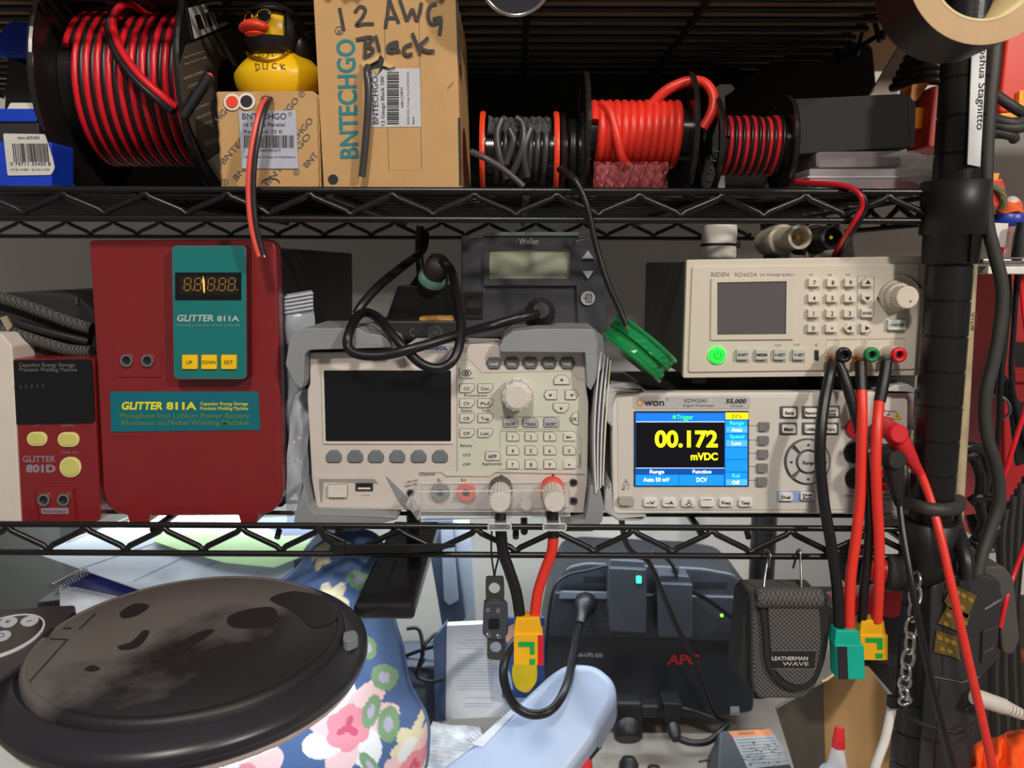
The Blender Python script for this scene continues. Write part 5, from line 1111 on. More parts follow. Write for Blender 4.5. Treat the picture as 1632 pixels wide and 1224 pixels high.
for x in (mp, gx): N.remove(x)
m = MB(); n = 96; rg = []
for r_, d in ((Rl*1.01, -.0065), (Rl*1.01, .0025), (Rl*.985, .0050), (Rl*.965, .0052), (Rl*.955, .0040), (Rl*.945, .0050), (Rl*.5, .0052), (Rl*.02, .0052)):
    rg.append([Lc+MT @ Vector((r_*math.cos(2*PI*i/n), r_*math.sin(2*PI*i/n), d-.002)) for i in range(n)])
m.rings(rg, dust, True, False, True); lid = m.build('lid', ml)
ph2 = Pl(o=Lc+LN*.0034, n=LN); m = MB(); sm = mat('clean smear', (27, 27, 30), .5)
def bl_(pts): return [tuple(q[:2]) for q in spl([(a, b, 0) for a, b in pts], 5, True)]
for q in ([(192, 975), (215, 962), (238, 965), (220, 980), (196, 985)], [(188, 1030), (210, 1022), (228, 1005), (238, 1008), (222, 1030), (196, 1036)], [(255, 1038), (275, 1030), (320, 1006), (342, 1004), (325, 1018), (280, 1043)], [(134, 1066), (148, 1060), (160, 1066), (146, 1070)], [(362, 985), (390, 972), (435, 968), (440, 990), (410, 1000), (372, 1000)], [(430, 955), (470, 942), (520, 955), (538, 985), (500, 1000), (470, 975)], [(238, 1052), (250, 1049), (256, 1054), (244, 1056)]): m.flat(ph2, bl_(q), 0, sm)
seam = mat('lid seam', (12, 12, 13), .6)
for q, w in (([(47, 1086), (108, 1018)], 1.6), ([(126, 1003), (152, 977)], 1.6), ([(80, 1018), (108, 1019)], 1.6), ([(101, 1001), (114, 1001)], 2)): m.rib(ph2, q, w, 0, seam)
m.flat(ph2, [(66, 1015), (82, 1000), (88, 1001), (74, 1016)], 0, seam); m.build('lid_marks', lid)
m = MB(); m.prism(ph, rp([(-260, 1075), (-120, 985), (70, 968), (125, 965), (40, 1060), (-60, 1130)], 12), -.018, .001, lb_, 3); m.build('neck', ml)
m = MB(); o = ell(0, 1020, 76, 29, 40, rot=-.34); m.prism(ph, o, .001, .002, mat('silver trim', (210, 212, 218), .3)); m.prism(ph, inset(o, 3.2), .0015, .0023, blackgloss)
btn = mat('silver key', (188, 192, 206), .4)
for x, y, t in ((14, 998, '+'), (48, 996, '-'), (4, 1020, 'O')): m.prism(ph, ell(x, y, 15, 7.5, 22, rot=-.25), .0023, .0029, btn); m.txt(ph, t, x, y+3, 10 if t != '-' else 8, 7, ink, .0031, al='c', rot=-15)
m.build('control_pad', ml)
m = MB(); m.prism(ph, rp([(548, 1012), (566, 1008), (572, 1020), (556, 1028), (546, 1026)], 4), -.004, .002, mat('grey latch', (120, 128, 134), .4), 1); m.build('latch', ml)
wl_ = mat('lamp lower rim', (214, 196, 190), .4)
m = MB(); m.lathe(Bc, LN, [(Rb*.70, -.0205), (Rb*.93, -.0212), (Rb*.955, -.019), (Rb*.955, -.0155), (Rb*.70, -.0155)], wl_, 72, caps=False); m.build('lower_rim', ml)
led = mat('lit diffuser', (214, 234, 255), .4, var=0, emit=22.0)
m = MB(); m.lathe(Bc, LN, [(Rb*.66, -.0216), (Rb*.92, -.0220)], led, 64, caps=False); m.build('lit_ring', ml)
m = MB(); m.lathe(Bc, LN, [(.001, -.013), (Rb*.66, -.013), (Rb*.68, -.020), (Rb*.66, -.0225)], clear('lens glass', (230, 240, 245), .12, .03), 48, caps=False); m.build('lens', ml)
m = MB(); a_ = ph.p(-120, 1060, -.02); m.tube([a_, a_+Vector((-.10, .0, -.01)), Vector((-.70, -.14, zL-.02)), Vector((-.72, -.15, ZB+.03)), Vector((-.72, -.15, ZB))], .011, lb_, 14); m.build('arm', ml)
# --- floral cushion
fl = thing('cushion', 'plump blue cushion with cream and pink flowers under the magnifier lamp', 'cushion', W(480, 1290, .08))
ol = [tuple(q[:2]) for q in spl([(468, 912, 0), (505, 872, 0), (555, 846, 0), (604, 860, 0), (616, 930, 0), (628, 990, 0), (640, 1030, 0), (652, 1090, 0), (676, 1135, 0), (682, 1175, 0), (668, 1240, 0), (590, 1300, 0), (440, 1330, 0), (300, 1300, 0), (240, 1200, 0), (280, 1080, 0), (380, 980, 0)], 14, True)]
cx_, cy_ = 480, 1120; plc = Pl(.085); nr = 110; V_, F_, col = [], [], []
petal = []
def fl_add(c, shape): petal.append((c, shape))
CR, WH, PK, PD, GN, GP, YG = (236, 226, 190), (240, 240, 238), (236, 150, 160), (214, 92, 120), (132, 164, 122), (190, 184, 204), (206, 196, 150)
def E_(x, y, rx, ry, rot, c): petal.append((x, y, rx, ry, math.radians(rot), c))
for x, y, s_, c in ((548, 922, 1.0, CR), (560, 962, .7, CR), (590, 1195, 1.1, CR), (562, 1190, 1.0, CR), (660, 1150, 1.0, CR), (520, 870, .7, CR), (395, 1040, 1.0, CR), (500, 1290, 1, CR)):
    for j in range(5): a = 72*j+20; E_(x+13*s_*math.cos(math.radians(a)), y+12*s_*math.sin(math.radians(a)), 14*s_, 9*s_, a, c)
    E_(x, y, 4*s_, 4*s_, 0, YG)
for x, y, s_ in ((575, 1105, 1.25), (430, 1185, 1.3), (665, 1190, .8), (330, 1210, 1.1), (545, 1235, .5)):
    for j in range(7): a = 51*j; E_(x+32*s_*math.cos(math.radians(a)), y+34*s_*math.sin(math.radians(a)), 24*s_, 17*s_, a+20, WH if j % 2 else (246, 206, 204))
    for j in range(6): a = 60*j+15; E_(x+14*s_*math.cos(math.radians(a)), y+15*s_*math.sin(math.radians(a)), 15*s_, 10*s_, a+60, PK)
    for j in range(3): a = 120*j+40; E_(x+6*s_*math.cos(math.radians(a)), y+6*s_*math.sin(math.radians(a)), 8*s_, 4*s_, a, PD)
for x, y, rx, ry, a in ((622, 1050, 24, 13, 55), (606, 1090, 22, 12, 100), (630, 1115, 24, 14, 75), (534, 1200, 28, 15, 80), (606, 1165, 26, 9, 60), (610, 1190, 22, 8, 110), (600, 1000, 18, 9, 70), (585, 900, 20, 10, 30), (480, 1240, 26, 12, 40), (640, 1230, 22, 10, 120), (505, 935, 16, 8, 120), (390, 1120, 22, 11, 50)):
    E_(x, y, rx, ry, a, GN); E_(x, y, rx*.42, ry*.42, a, GP)
base_c = (82, 108, 152)
def pcol(x, y):
    c = base_c
    for ex, ey, rx, ry, a, q in petal:
        dx, dy = x-ex, y-ey; u = (dx*math.cos(a)+dy*math.sin(a))/rx; v = (-dx*math.sin(a)+dy*math.cos(a))/ry
        if u*u+v*v < 1: c = q
    return lin(c)
no = len(ol)
for side in (-1, 1):
    for i in range(nr+1 if side < 0 else 12):
        r = (i/nr) if side < 0 else i/11
        for (x, y) in ol:
            X, Y = cx_+(x-cx_)*r, cy_+(y-cy_)*r; b_ = .062*max(0, 1-r**2.6)**.5
            V_.append(plc.p(X, Y)+Vector((0, side*b_, 0))); col.append(pcol(X, Y) if side < 0 else lin(base_c))
N1 = nr+1
F_ += [(i*no+j, i*no+(j+1) % no, (i+1)*no+(j+1) % no, (i+1)*no+j) for i in range(nr) for j in range(no)]
F_ += [((N1+i)*no+j, (N1+i)*no+(j+1) % no, (N1+i+1)*no+(j+1) % no, (N1+i+1)*no+j) for i in range(11) for j in range(no)]
fm = mat('printed cotton', base_c, .85, var=0); at = fm.node_tree.nodes.new('ShaderNodeVertexColor'); at.layer_name = 'print'
fm.node_tree.links.new(at.outputs['Color'], fm.node_tree.nodes['Principled BSDF'].inputs['Base Color'])
m = MB(); m.add(V_, F_, fm, True); oc = m.build('cover', fl)
ca = oc.data.color_attributes.new('print', 'FLOAT_COLOR', 'POINT'); ca.data.foreach_set('color', [v for c in col for v in c])
m = MB(); m.tube([plc.p(x, y) for x, y in ol[::2]], .0022, mat('cushion piping', (92, 112, 150), .8), 6, closed=True); m.build('piping', fl)
# --- papers, notebook and dark things behind the lamp
tp = W(300, 925, .16); pt = Pl(o=tp, n=(0, -.45, .9)); 
def sheet_obj(nm, lb, cat, pts, c, h=0, grp=None, lines=None, th=.0012):
    m = MB(); m.prism(pt, rp(pts, 3), h, h+th, c)
    if lines:
        for a, b in lines: m.rib(pt, [a, b], .9, h+th+.0003, mat('faint rule', (120, 132, 150), .7))
    return tag(m.build(nm), lb, cat, grp)
lp = mat('ruled paper', (204, 210, 218), .8, var=.03)
m = MB(); m.prism(Pl(.17), [(60, 960), (560, 905), (600, 1320), (60, 1320)], -.10, 0, mat('dark tray', (46, 46, 46), .6)); tag(m.build('paper_tray'), 'dark tray carrying the paper pile behind the magnifier lamp', 'tray')
sheet_obj('folder', 'dark slate blue folder at the back of the paper pile', 'folder', [(300, 834), (560, 822), (570, 880), (300, 900)], mat('slate folder', (70, 84, 112), .6), .002)
sheet_obj('paper', 'large ruled grey white sheet fanned over the notebook behind the lamp', 'paper', [(55, 888), (140, 858), (255, 826), (350, 812), (470, 870), (470, 930), (300, 960), (225, 948), (140, 918)], lp, .006, 'papers behind the lamp', [((110, 873), (225, 826)), ((130, 915), (290, 860)), ((215, 935), (330, 880)), ((330, 912), (400, 880))])
sheet_obj('paper', 'lime green sheet lying on the ruled sheets behind the lamp', 'paper', [(248, 874), (262, 856), (340, 858), (420, 868), (500, 864), (480, 900), (440, 916), (360, 908), (290, 888)], mat('lime paper', (206, 240, 178), .8, var=.03), .009, 'papers behind the lamp')
nb = thing('notebook', 'spiral notebook with navy cover under the ruled sheet', 'notebook', pt.p(160, 950)); 
m = MB(); m.prism(pt, [(97, 936), (205, 955), (130, 985), (97, 968)], .0012, .0030, paper); m.build('pages', nb)
m = MB(); m.prism(pt, [(97, 934), (150, 912), (250, 950), (205, 957)], .0032, .0042, mat('navy cover', (34, 38, 110), .5)); m.build('cover', nb)
m = MB(); m.tube([pt.p(88+50*i/80, 945-26*i/80, .004)+Vector((.006*math.cos(i*.9), 0, .006*math.sin(i*.9))) for i in range(80)], .0007, steel, 5); m.build('spiral', nb)
sheet_obj('clipboard', 'tan wooden board edge under the spiral notebook', 'board', [(75, 967), (160, 950), (200, 985), (78, 975)], mat('tan wood', (190, 160, 110), .7), -.004)
m = MB(); m.prism(Pl(.19), [(455, 925), (470, 895), (515, 838), (545, 826), (560, 835), (490, 925)], -.01, 0, paper); tag(m.build('magazine'), 'white magazine edge standing between the cushion and the papers', 'magazine')
m = MB(); m.prism(Pl(.34), rp([(-120, 800), (90, 800), (120, 1130), (-120, 1130)], 3), -.06, 0, mat('dark grey cabinet', (74, 75, 72), .6), 1); tag(m.build('shade_panel'), 'dark grey cabinet behind the lamp at the left edge', 'shade panel')  # dark panel added in place of the wall's shade at the lower left
phb = Pl(o=(0, 0, ZB+.001), n=HZ)
# --- black bar under the shelf
m = MB(); x0, x1 = W(562, 962, -.055).x, W(660, 962, -.055).x; z0 = W(610, 964, -.055).z
m.box(((x0+x1)/2, .040, z0-.0055), (x1-x0, .19, .011), mat('black lacquer', (28, 27, 29), .22, var=.2), .003); bar = m.build('bracket_bar'); tag(bar, 'flat black bar sticking out beneath the lower shelf', 'bar')
m = MB(); m.tube([Vector(((x0+x1)/2+.005, .075, z0)), Vector(((x0+x1)/2+.005, .075, ZL2+.05))], .006, black, 12); m.build('mount', bar)
m = MB(); m.rib(Pl(o=(0, 0, z0+.0002), n=HZ), [(614, 935), (632, 893)], 1.5, 0, seam); m.build('seam', bar)
zt2 = thing('zip_tie', 'large black zip tie lying along the lower shelf truss', 'zip tie', W(600, 872, -.008))
pl = Pl(-.006); m = MB(); m.prism(pl, rr(533, 862, 552, 880, 2), 0, .006, black, 1.5); m.build('head', zt2)
m = MB(); m.prism(pl, [(545, 866), (650, 866), (690, 865), (726, 866), (726, 870), (690, 877), (650, 880), (545, 880)], .001, .0025, black, .6)
for i in range(34): m.prism(pl, rr(566+2.6*i, 867, 567.3+2.6*i, 879, .3, 1), .0025, .0031, black)
m.prism(pl, [(503, 840), (512, 838), (522, 852), (540, 864), (536, 872), (516, 860)], .001, .0025, black, .6); m.build('strap', zt2)
# --- hanging fuse
fz = thing('bolt_fuse', 'grey bolt down fuse stamped 100A hanging on a black string', 'fuse', W(789, 1052, -.010))
pl = Pl(-.010); m = MB(); tin = mat('dark tinned plate', (92, 90, 86), .35, .7)
def tab(poly, cx, cy, r):
    n = 40; 
    out = []
    for i in range(n):
        a = 2*PI*i/n; dx, dy = math.cos(a), math.sin(a); best = 1e9
        for j in range(len(poly)):
            p, q = Vector(poly[j-1]), Vector(poly[j]); e = q-p; den = dx*e.y-dy*e.x
            if abs(den) < 1e-9: continue
            t = ((p.x-cx)*e.y-(p.y-cy)*e.x)/den; u = ((p.x-cx)*dy-(p.y-cy)*dx)/den
            if t > 0 and -1e-6 <= u <= 1+1e-6: best = min(best, t)
        out.append((cx+dx*best, cy+dy*best))
    m.ring(pl, out, ell(cx, cy, r, n=n), .0008, tin, -.0008); m.ring(pl, out, ell(cx, cy, r, n=n), -.0008, tin)
tab(rp([(774, 918), (803, 918), (804, 952), (800, 962), (777, 962), (774, 952)], 3), 788, 937, 9); m.build('plate', fz); m = MB(); tab(rp([(777, 1008), (805, 1010), (805, 1049), (800, 1052), (779, 1050), (776, 1046)], 3), 790, 1031, 9)
m.build('plate', fz)
m = MB(); m.prism(pl, rr(780, 951, 798, 961, 1), .0006, .0010, tin); m.txt(pl, '100A', 780, 960, 17, 8, chrome, .0013); m.build('stamp', fz)
m = MB(); m.prism(pl, rp([(771, 960), (776, 957), (802, 957), (809, 964), (810, 1005), (803, 1016), (776, 1014), (769, 1006)], 2), -.004, .004, mat('slate fuse body', (58, 62, 72), .5), 1.5)
m.flat(pl, rr(779, 982, 796, 999, 2), .0043, mat('fuse window', (22, 22, 24), .2)); m.build('body', fz)
for x, y in ((778, 968), (794, 969), (779, 1008), (795, 1010)): m = MB(); m.knob(pl, x, y, 4, .004, .0048, chrome, 14, .3); m.build('rivet', fz)
m = MB(); m.tube(spl([W(789, 926, -.010), W(787, 912, -.0095), W(783, 880, -.008), W(784, 838, -.006)], 5), .0007, black, 6); m.tube(spl([W(789, 926, -.010), W(789, 912, -.0095), W(795, 885, -.008), W(800, 838, -.006)], 5), .0007, black, 6); m.build('string', fz)
# --- UPS with its adapters
up_ = thing('backup_power_unit', 'black backup power unit on the bench behind the shelf', 'power unit', W(1040, 1150, .36))
pl = Pl(.30); m = MB(); ub = mat('unit black', (44, 47, 54), .42, var=.05)
m.prism(pl, rp([(903, 903), (935, 896), (1120, 905), (1170, 914), (1196, 938), (1204, 1060), (1202, 1136), (1130, 1146), (960, 1146), (868, 1100), (866, 1030), (880, 950)], 10), -.09, 0, ub, 6)
m.prism(pl, rp([(884, 940), (1190, 948), (1196, 1005), (1196, 1022), (874, 1012)], 6), 0, .006, ub, 4)
m.prism(pl, rp([(893, 938), (1000, 940), (1000, 950), (890, 950)], 3), .006, .0085, mat('unit grey strip', (110, 116, 126), .4), 1)
m.flat(pl, rr(957, 961, 960, 968, .5), .0065, black); m.flat(pl, rr(963, 950, 968, 954, .5), .0065, black); m.flat(pl, rr(930, 919, 975, 928, 1), .0004, black); m.flat(pl, rr(1105, 928, 1158, 938, 1), .0004, black)
m.txt(pl, 'Back-UPS 650', 914, 1045.5, 46, 6.5, mat('pale print', (190, 196, 206), .5), .0006, bold=.02, rot=2); m.txt(pl, 'BATTERY BACKUP', 925, 993, 44, 3.6, greyink, .0065)
m.prism(pl, rr(1164, 1126, 1178, 1139, 1), 0, .0006, mat('pale square label', (176, 182, 190), .5)); m.rib(pl, [(1166, 1136), (1176, 1136)], 1, .0009, ink); m.build('case', up_)
m = MB(); m.txt(pl, 'APC', 1062, 1058, 51, 16, mat('red emblem', (214, 40, 44), .5), .0010, bold=.03, shear=.15); m.build('emblem', up_)
m = MB(); m.knob(pl, 1175, 977, 5, .004, .008, steel, 18); m.knob(pl, 1175, 977, 2.5, .008, .0082, black, 12); m.build('button', up_)
m = MB(); m.knob(pl, 1148, 977, 2.5, .006, .0075, mat('green lamp', (150, 240, 60), .4, var=0, emit=1.2), 12); m.build('indicator', up_)
dkg = mat('adapter dark grey', (58, 62, 70), .45)
for lb, q, tq, ld_ in (('black power adapter with green light plugged into the backup unit', [(971, 905), (1031, 908), (1030, 1010), (972, 1006)], [(971, 905), (976, 893), (1028, 894), (1031, 908)], 1), ('smaller dark power adapter right of the one with the green light', [(1048, 930), (1104, 932), (1104, 1017), (1050, 1016)], [(1048, 930), (1058, 917), (1098, 918), (1104, 932)], 0)):
    t = thing('power_adapter', lb, 'adapter', W(q[0][0]+30, q[2][1], .28), 'adapters on the backup unit'); pa = Pl(.262); m = MB(); m.prism(pa, rp(q, 3), -.031, 0, dkg, 1.5)
    m.prism(pa, rp([(q[0][0]+4, q[0][1]-10), (q[1][0]-4, q[1][1]-10), (q[1][0], q[1][1]+4), (q[0][0], q[0][1]+4)], 2), -.031, -.006, dkg, 1.5); m.build('body', t)
    if ld_: m = MB(); m.prism(pa, rr(1014, 918, 1022, 929, 1.5), 0, .0012, mat('green adapter light', (60, 250, 170), .3, var=0, emit=1.6)); m.build('light', t)
    else: m = MB(); m.lathe(pa.p(1080, 921, -.015), HZ, [(.004, 0), (.004, .006), (.002, .008)], black, 14); m.build('cord_grip', t)
def free_cable(lb, pts, r, mt=blackrub, nm='cable', cat='cable', ends=None):
    t = thing(nm, lb, cat, W(*pts[-1])); cable(t, pts, r, mt, 10, 'sheath'); return t
pc_ = free_cable('black power cord plugged into the backup unit and looping before the pale blue case', [(926, 988, .270), (921, 1005, .255), (914, 1045, .20), (902, 1095, .14), (880, 1130, .115), (850, 1139, .11), (822, 1126, .11), (806, 1095, .11), (803, 1062, .115), (815, 1030, .13), (835, 1010, .15)], .0043)
m = MB(); m.lathe(W(935, 955, .292), (W(926, 988, .268)-W(935, 955, .292)), [(.008, -.004), (.0125, .002), (.0125, .012), (.008, .018), (.006, .026), (.005, .034)], black, 20); m.build('plug', pc_)
free_cable('thin black cord from the shelf over the adapters down to the bench', [(990, 826, .14), (998, 866, .16), (1016, 885, .18), (1034, 896, .19), (1061, 957, .21), (1081, 1003, .22), (1110, 1060, .235), (1125, 1105, .25), (1138, 1136, .26), (1150, 1146, .26)], .0028)
free_cable('thin cord arching from the left adapter round the side of the backup unit', [(972, 900, .28), (940, 908, .285), (905, 916, .29), (884, 935, .285), (874, 985, .285), (868, 1060, .285)], .0018)
free_cable('thin cord rising from the smaller dark adapter to the shelf', [(1079, 922, .27), (1074, 905, .265), (1062, 890, .26), (1040, 880, .25)], .0020)
free_cable('glossy thin cord crossing the front of the backup unit to the pouch', [(1104, 944, .27), (1128, 956, .275), (1160, 980, .275), (1190, 1004, .275)], .0024, blackgloss)
# --- bench clutter in the middle
m = MB(); pb_ = Pl(o=W(770, 1146, .20), n=(0, -1, .12)); m.prism(pb_, rp([(712, 997), (832, 992), (834, 1140), (710, 1147)], 2), -.012, 0, paper)
for i in range(24):
    y = 1020+i*4.6; 
    if i in (4, 18, 19, 21): continue
    x0, x1 = (740, 790) if i in (0, 2, 20, 22, 23) else (728, 792)
    m.rib(pb_, [(x0, y), (x1-(i*37 % 9), y)], 1.1, .0004, mat('page print', (168, 174, 182), .8))
bk = m.build('pages')
bkt = thing('book', 'open white book standing on the bench left of the backup unit', 'book', W(770, 1147, .20)); bk.parent = bkt; bk.matrix_parent_inverse = Matrix.Translation(-bkt.location)
m = MB(); m.prism(pb_, [(690, 1020), (712, 994), (712, 1150), (694, 1150)], -.016, -.002, mat('blue grey cover', (84, 104, 134), .5)); m.build('cover', bkt)
lf = thing('leaflet', 'colourful leaflet with a yellow shape tucked behind the yellow connector', 'leaflet', W(835, 1112, .19))
pq_ = Pl(.185); m = MB(); m.prism(pq_, rp([(800, 985), (868, 985), (868, 1112), (800, 1112)], 2), -.004, 0, mat('leaflet navy', (46, 72, 130), .5, var=.5, scale=90))
m.flat(pq_, rp([(806, 1000), (822, 992), (832, 1010), (818, 1026), (806, 1024)], 5), .0005, mat('leaflet peach', (222, 170, 150), .5)); m.flat(pq_, rp([(818, 1055), (836, 1046), (856, 1056), (856, 1085), (842, 1106), (822, 1098), (815, 1076)], 9), .0005, mat('leaflet yellow', (238, 204, 24), .5)); m.flat(pq_, rp([(806, 1060), (814, 1075), (818, 1100), (806, 1095)], 4), .0004, mat('leaflet sky', (150, 190, 230), .5)); m.build('sheet', lf)
cc_ = thing('pouch_case', 'smooth pale blue white rounded case lying on the bench centre', 'case', W(830, 1224, .15))
pcs = Pl(o=W(850, 1150, .15), n=(-.10, -.62, .78)); m = MB()
ol2 = rp([(876, 1080), (905, 1062), (950, 1064), (980, 1090), (984, 1122), (950, 1180), (880, 1275), (700, 1285), (690, 1240), (770, 1180)], 26, 6)
m.prism(pcs, ol2, -.035, .012, mat('pale blue plastic', (172, 187, 212), .4, var=.03), 16, steps=6); m.build('shell', cc_)
m = MB(); lbp = mat('case label', (206, 210, 216), .6); m.prism(pcs, [(765, 1185), (816, 1139), (822, 1145), (772, 1198), (750, 1193)], .011, .0125, lbp); 
for i in range(14): m.rib(pcs, [(748+4.2*i, 1186-3.6*i), (756+4.2*i, 1193-3.6*i)], .9, .0130, greyink)
m.build('barcode_label', cc_)
m = MB(); m.tube([W(938, 1198, .16), W(952, 1185, .17)], .006, black, 12); m.build('black_plug', cc_)
rc_ = thing('banana_clip', 'red and black clip beside the pale blue case at the bottom edge', 'clip', W(928, 1222, .14)); m = MB(); m.tube([W(925, 1240, .13), W(928, 1212, .14), W(932, 1200, .145)], [.011, .010, .004], redp, 14); m.build('red_grip', rc_); m = MB(); m.tube([W(934, 1206, .14), W(948, 1190, .15)], .0055, black, 10); m.build('black_tip', rc_)
m = MB(); G, Fq = sheet(Pl(o=W(720, 1190, .17), n=(0, -.5, .86)), [(690, 1150), (668, 1190), (640, 1240)], [(765, 1160), (770, 1195), (740, 1250)], sd=2, amp=.001); m.add(G, Fq, mat('glossy print', (206, 210, 214), .4, var=.25, scale=60)); tag(m.build('brochure'), 'crumpled glossy brochure between cushion and pale blue case', 'brochure')
m = MB(); m.prism(Pl(.22), rp([(630, 1062), (694, 1062), (700, 1210), (640, 1215)], 4), -.06, 0, mat('slate box', (88, 96, 108), .6), 2); tag(m.build('slate_box'), 'slate grey box standing right behind the cushion', 'box')
dt_ = thing('folded_stand', 'dark folded stand leaning against the wall above the open book', 'stand', W(735, 1010, .28))
m = MB(); m.prism(Pl(.27), [(676, 830), (720, 830), (742, 985), (722, 1010), (705, 1000)], -.012, 0, mat('stand slate', (58, 68, 84), .4), 1); m.build('panel', dt_)
m = MB(); m.prism(Pl(.268), rp([(703, 840), (722, 840), (731, 955), (716, 963), (708, 955)], 2), 0, .004, mat('stand grey', (128, 136, 148), .35), 1); m.build('rail', dt_)
m = MB(); m.prism(Pl(.285), [(716, 832), (748, 832), (768, 1130), (700, 1130), (735, 1000)], -.010, 0, mat('stand pale', (142, 150, 160), .5), 1); m.build('back_plate', dt_)
for lb, pts in (('black cable looping at the left of the open book', [(648, 1002, .22), (668, 1004, .22), (674, 1040, .21), (668, 1064, .21), (690, 1066, .21), (706, 1058, .22)]), ('black cable running along the bench behind the cushion', [(640, 1048, .24), (672, 1036, .235), (708, 1026, .23)]), ('thin black cable sagging below the other two by the cushion', [(676, 1050, .2), (664, 1075, .2), (684, 1086, .2), (708, 1082, .2)]), ('black cable arching beside the open book', [(672, 1052, .21), (676, 1030, .21), (692, 1012, .22), (710, 1008, .22)])): free_cable(lb, pts, .0020)
tb = thing('plug_splitter', 'black two way plug splitter lying on the bench before the backup unit', 'plug', W(1010, 1178, .25))
m = MB(); m.box(W(1000, 1135, .25), (.030, .022, .034), black, .004); m.box(W(1018, 1128, .25)+Vector((.010, 0, 0)), (.022, .018, .014), black, .003); m.build('body', tb)
m = MB(); m.lathe(W(1000, 1158, .245), (0, -.75, -.65), [(.014, -.012), (.0155, 0), (.0155, .012), (.013, .014)], black, 24); m.build('socket_end', tb)
pv = free_cable('black plug with its cord curving over the bench to the charger', [(1074, 1166, .24), (1084, 1178, .235), (1104, 1184, .23), (1128, 1182, .23), (1146, 1168, .235), (1160, 1152, .25), (1140, 1146, .27), (1090, 1130, .29), (1040, 1128, .28)], .0036)
m = MB(); m.prism(Pl(.25), rp([(1055, 1116), (1086, 1118), (1084, 1140), (1076, 1160), (1064, 1158), (1058, 1140)], 3), -.02, .006, black, 2); m.lathe(W(1072, 1158, .246), W(1076, 1172, .236)-W(1072, 1158, .246), [(.008, 0), (.007, .010), (.005, .016)], black, 16); m.build('plug', pv)
ch_ = thing('battery_charger', 'dark grey charger with orange topped label at the bottom edge', 'charger', W(1200, 1224, .2))
pch = Pl(o=W(1200, 1195, .20), n=(.05, -.55, .83)); m = MB(); m.prism(pch, rp([(1146, 1164), (1222, 1159), (1280, 1250), (1142, 1256)], 6), -.06, 0, mat('charger grey', (66, 68, 72), .5), 4); m.build('case', ch_)
m = MB(); m.prism(pch, [(1160, 1166), (1226, 1162), (1234, 1172), (1168, 1176)], 0, .0006, mat('orange label', (222, 140, 88), .5)); m.prism(pch, [(1168, 1176), (1234, 1172), (1262, 1218), (1192, 1226)], 0, .0006, mat('silver label', (168, 170, 172), .5, .3))
rd = random.Random(3)
for i in range(9): m.rib(pch, [(1172+2.6*i, 1180+4.6*i), (1232+3*i, 1176+4.6*i)], .6, .0009, mat('label rule', (120, 122, 124), .6))
for i in range(40): x, y = rd.uniform(1180, 1240), rd.uniform(1182, 1220); m.rib(pch, [(x, y), (x+rd.uniform(2, 6), y-.3)], 1.1, .001, greyink)
m.txt(pch, 'WARNING', 1176, 1172, 26, 5, mat('label rust', (130, 70, 40), .6), .0009, rot=-4); m.build('label', ch_)
pr_ = thing('pliers', 'black rubber handled tool pair standing up at the bottom edge', 'tool', W(1010, 1224, .2))
for x, y, r in ((1000, 1206, .010), (1040, 1220, .009)): m = MB(); m.tube([W(x, y+70, .17), W(x+2, y+10, .19), W(x+2, y, .192)], [r, r, r*.6], mat('black grip', (30, 31, 34), .45), 16); m.build('handle', pr_)
m = MB(); m.tube([W(1113, 1214, .21), W(1130, 1211, .21)], .0012, black, 8); m.lathe(W(1130, 1211, .21), XA, [(.002, 0), (.002, .001)], black, 10); tag(m.build('screw'), 'tiny black screw lying on the bench left of the charger', 'screw')
# --- tool pouch on hooks
hp = thing('tool_pouch', 'black ballistic nylon belt pouch hanging on two hooks from the lower shelf', 'pouch', W(1247, 1114, -.02))
pl = Pl(-.022); m = MB(); nyl = weave('ballistic nylon', (50, 48, 47), (96, 93, 90), 620); bnd = mat('black binding', (30, 30, 30), .8, bump=.2)
m.prism(pl, rp([(1198, 948), (1310, 948), (1316, 1040), (1300, 1098), (1280, 1114), (1208, 1114), (1200, 1090)], 8), -.030, 0, nyl, 5, steps=4); m.build('body', hp)
m = MB(); m.prism(pl, rp([(1190, 962), (1204, 948), (1210, 1100), (1200, 1105), (1178, 1082)], 5), -.034, -.006, bnd, 3); m.build('side_gusset', hp)
fo = [tuple(q[:2]) for q in spl([(1206, 948, 0), (1214, 1000, 0), (1218, 1052, 0), (1236, 1084, 0), (1268, 1098, 0), (1300, 1080, 0), (1317, 1020, 0), (1316, 955, 0)], 5)]
m = MB(); m.prism(pl, rp([(1200, 950), (1207, 944), (1312, 944), (1318, 955)], 3)+fo[::-1][2:-2], -.002, .004, bnd, 2); m.build('flap_edge', hp)
m = MB(); fi = [tuple(q[:2]) for q in spl([(1220, 950, 0), (1223, 1000, 0), (1228, 1048, 0), (1242, 1074, 0), (1268, 1086, 0), (1292, 1072, 0), (1304, 1020, 0), (1300, 950, 0)], 5)]
m.prism(pl, fi, .003, .0055, nyl, 1.5); m.flat(pl, [(1226, 1032), (1296, 1032), (1293, 1059), (1231, 1058)], .0058, mat('satin patch', (30, 29, 29), .5))
gt = mat('stitched grey', (186, 182, 178), .7); m.txt(pl, 'LEATHERMAN', 1226, 1046, 57, 6, gt, .0061, bold=.03); m.txt(pl, 'WAVE', 1243, 1054.5, 41, 6, gt, .0061, bold=.01)
for y in (1031, 1060): m.rib(pl, [(1226, y), (1296, y)], .8, .0061, mat('stitch', (120, 116, 110), .8))
m.build('flap', hp)
m = MB(); m.lathe(W(1205, 952, -.024), XA, [(.006, 0), (.0075, .003), (.0075, .044), (.006, .047)], nyl, 18); m.build('top_fold', hp)
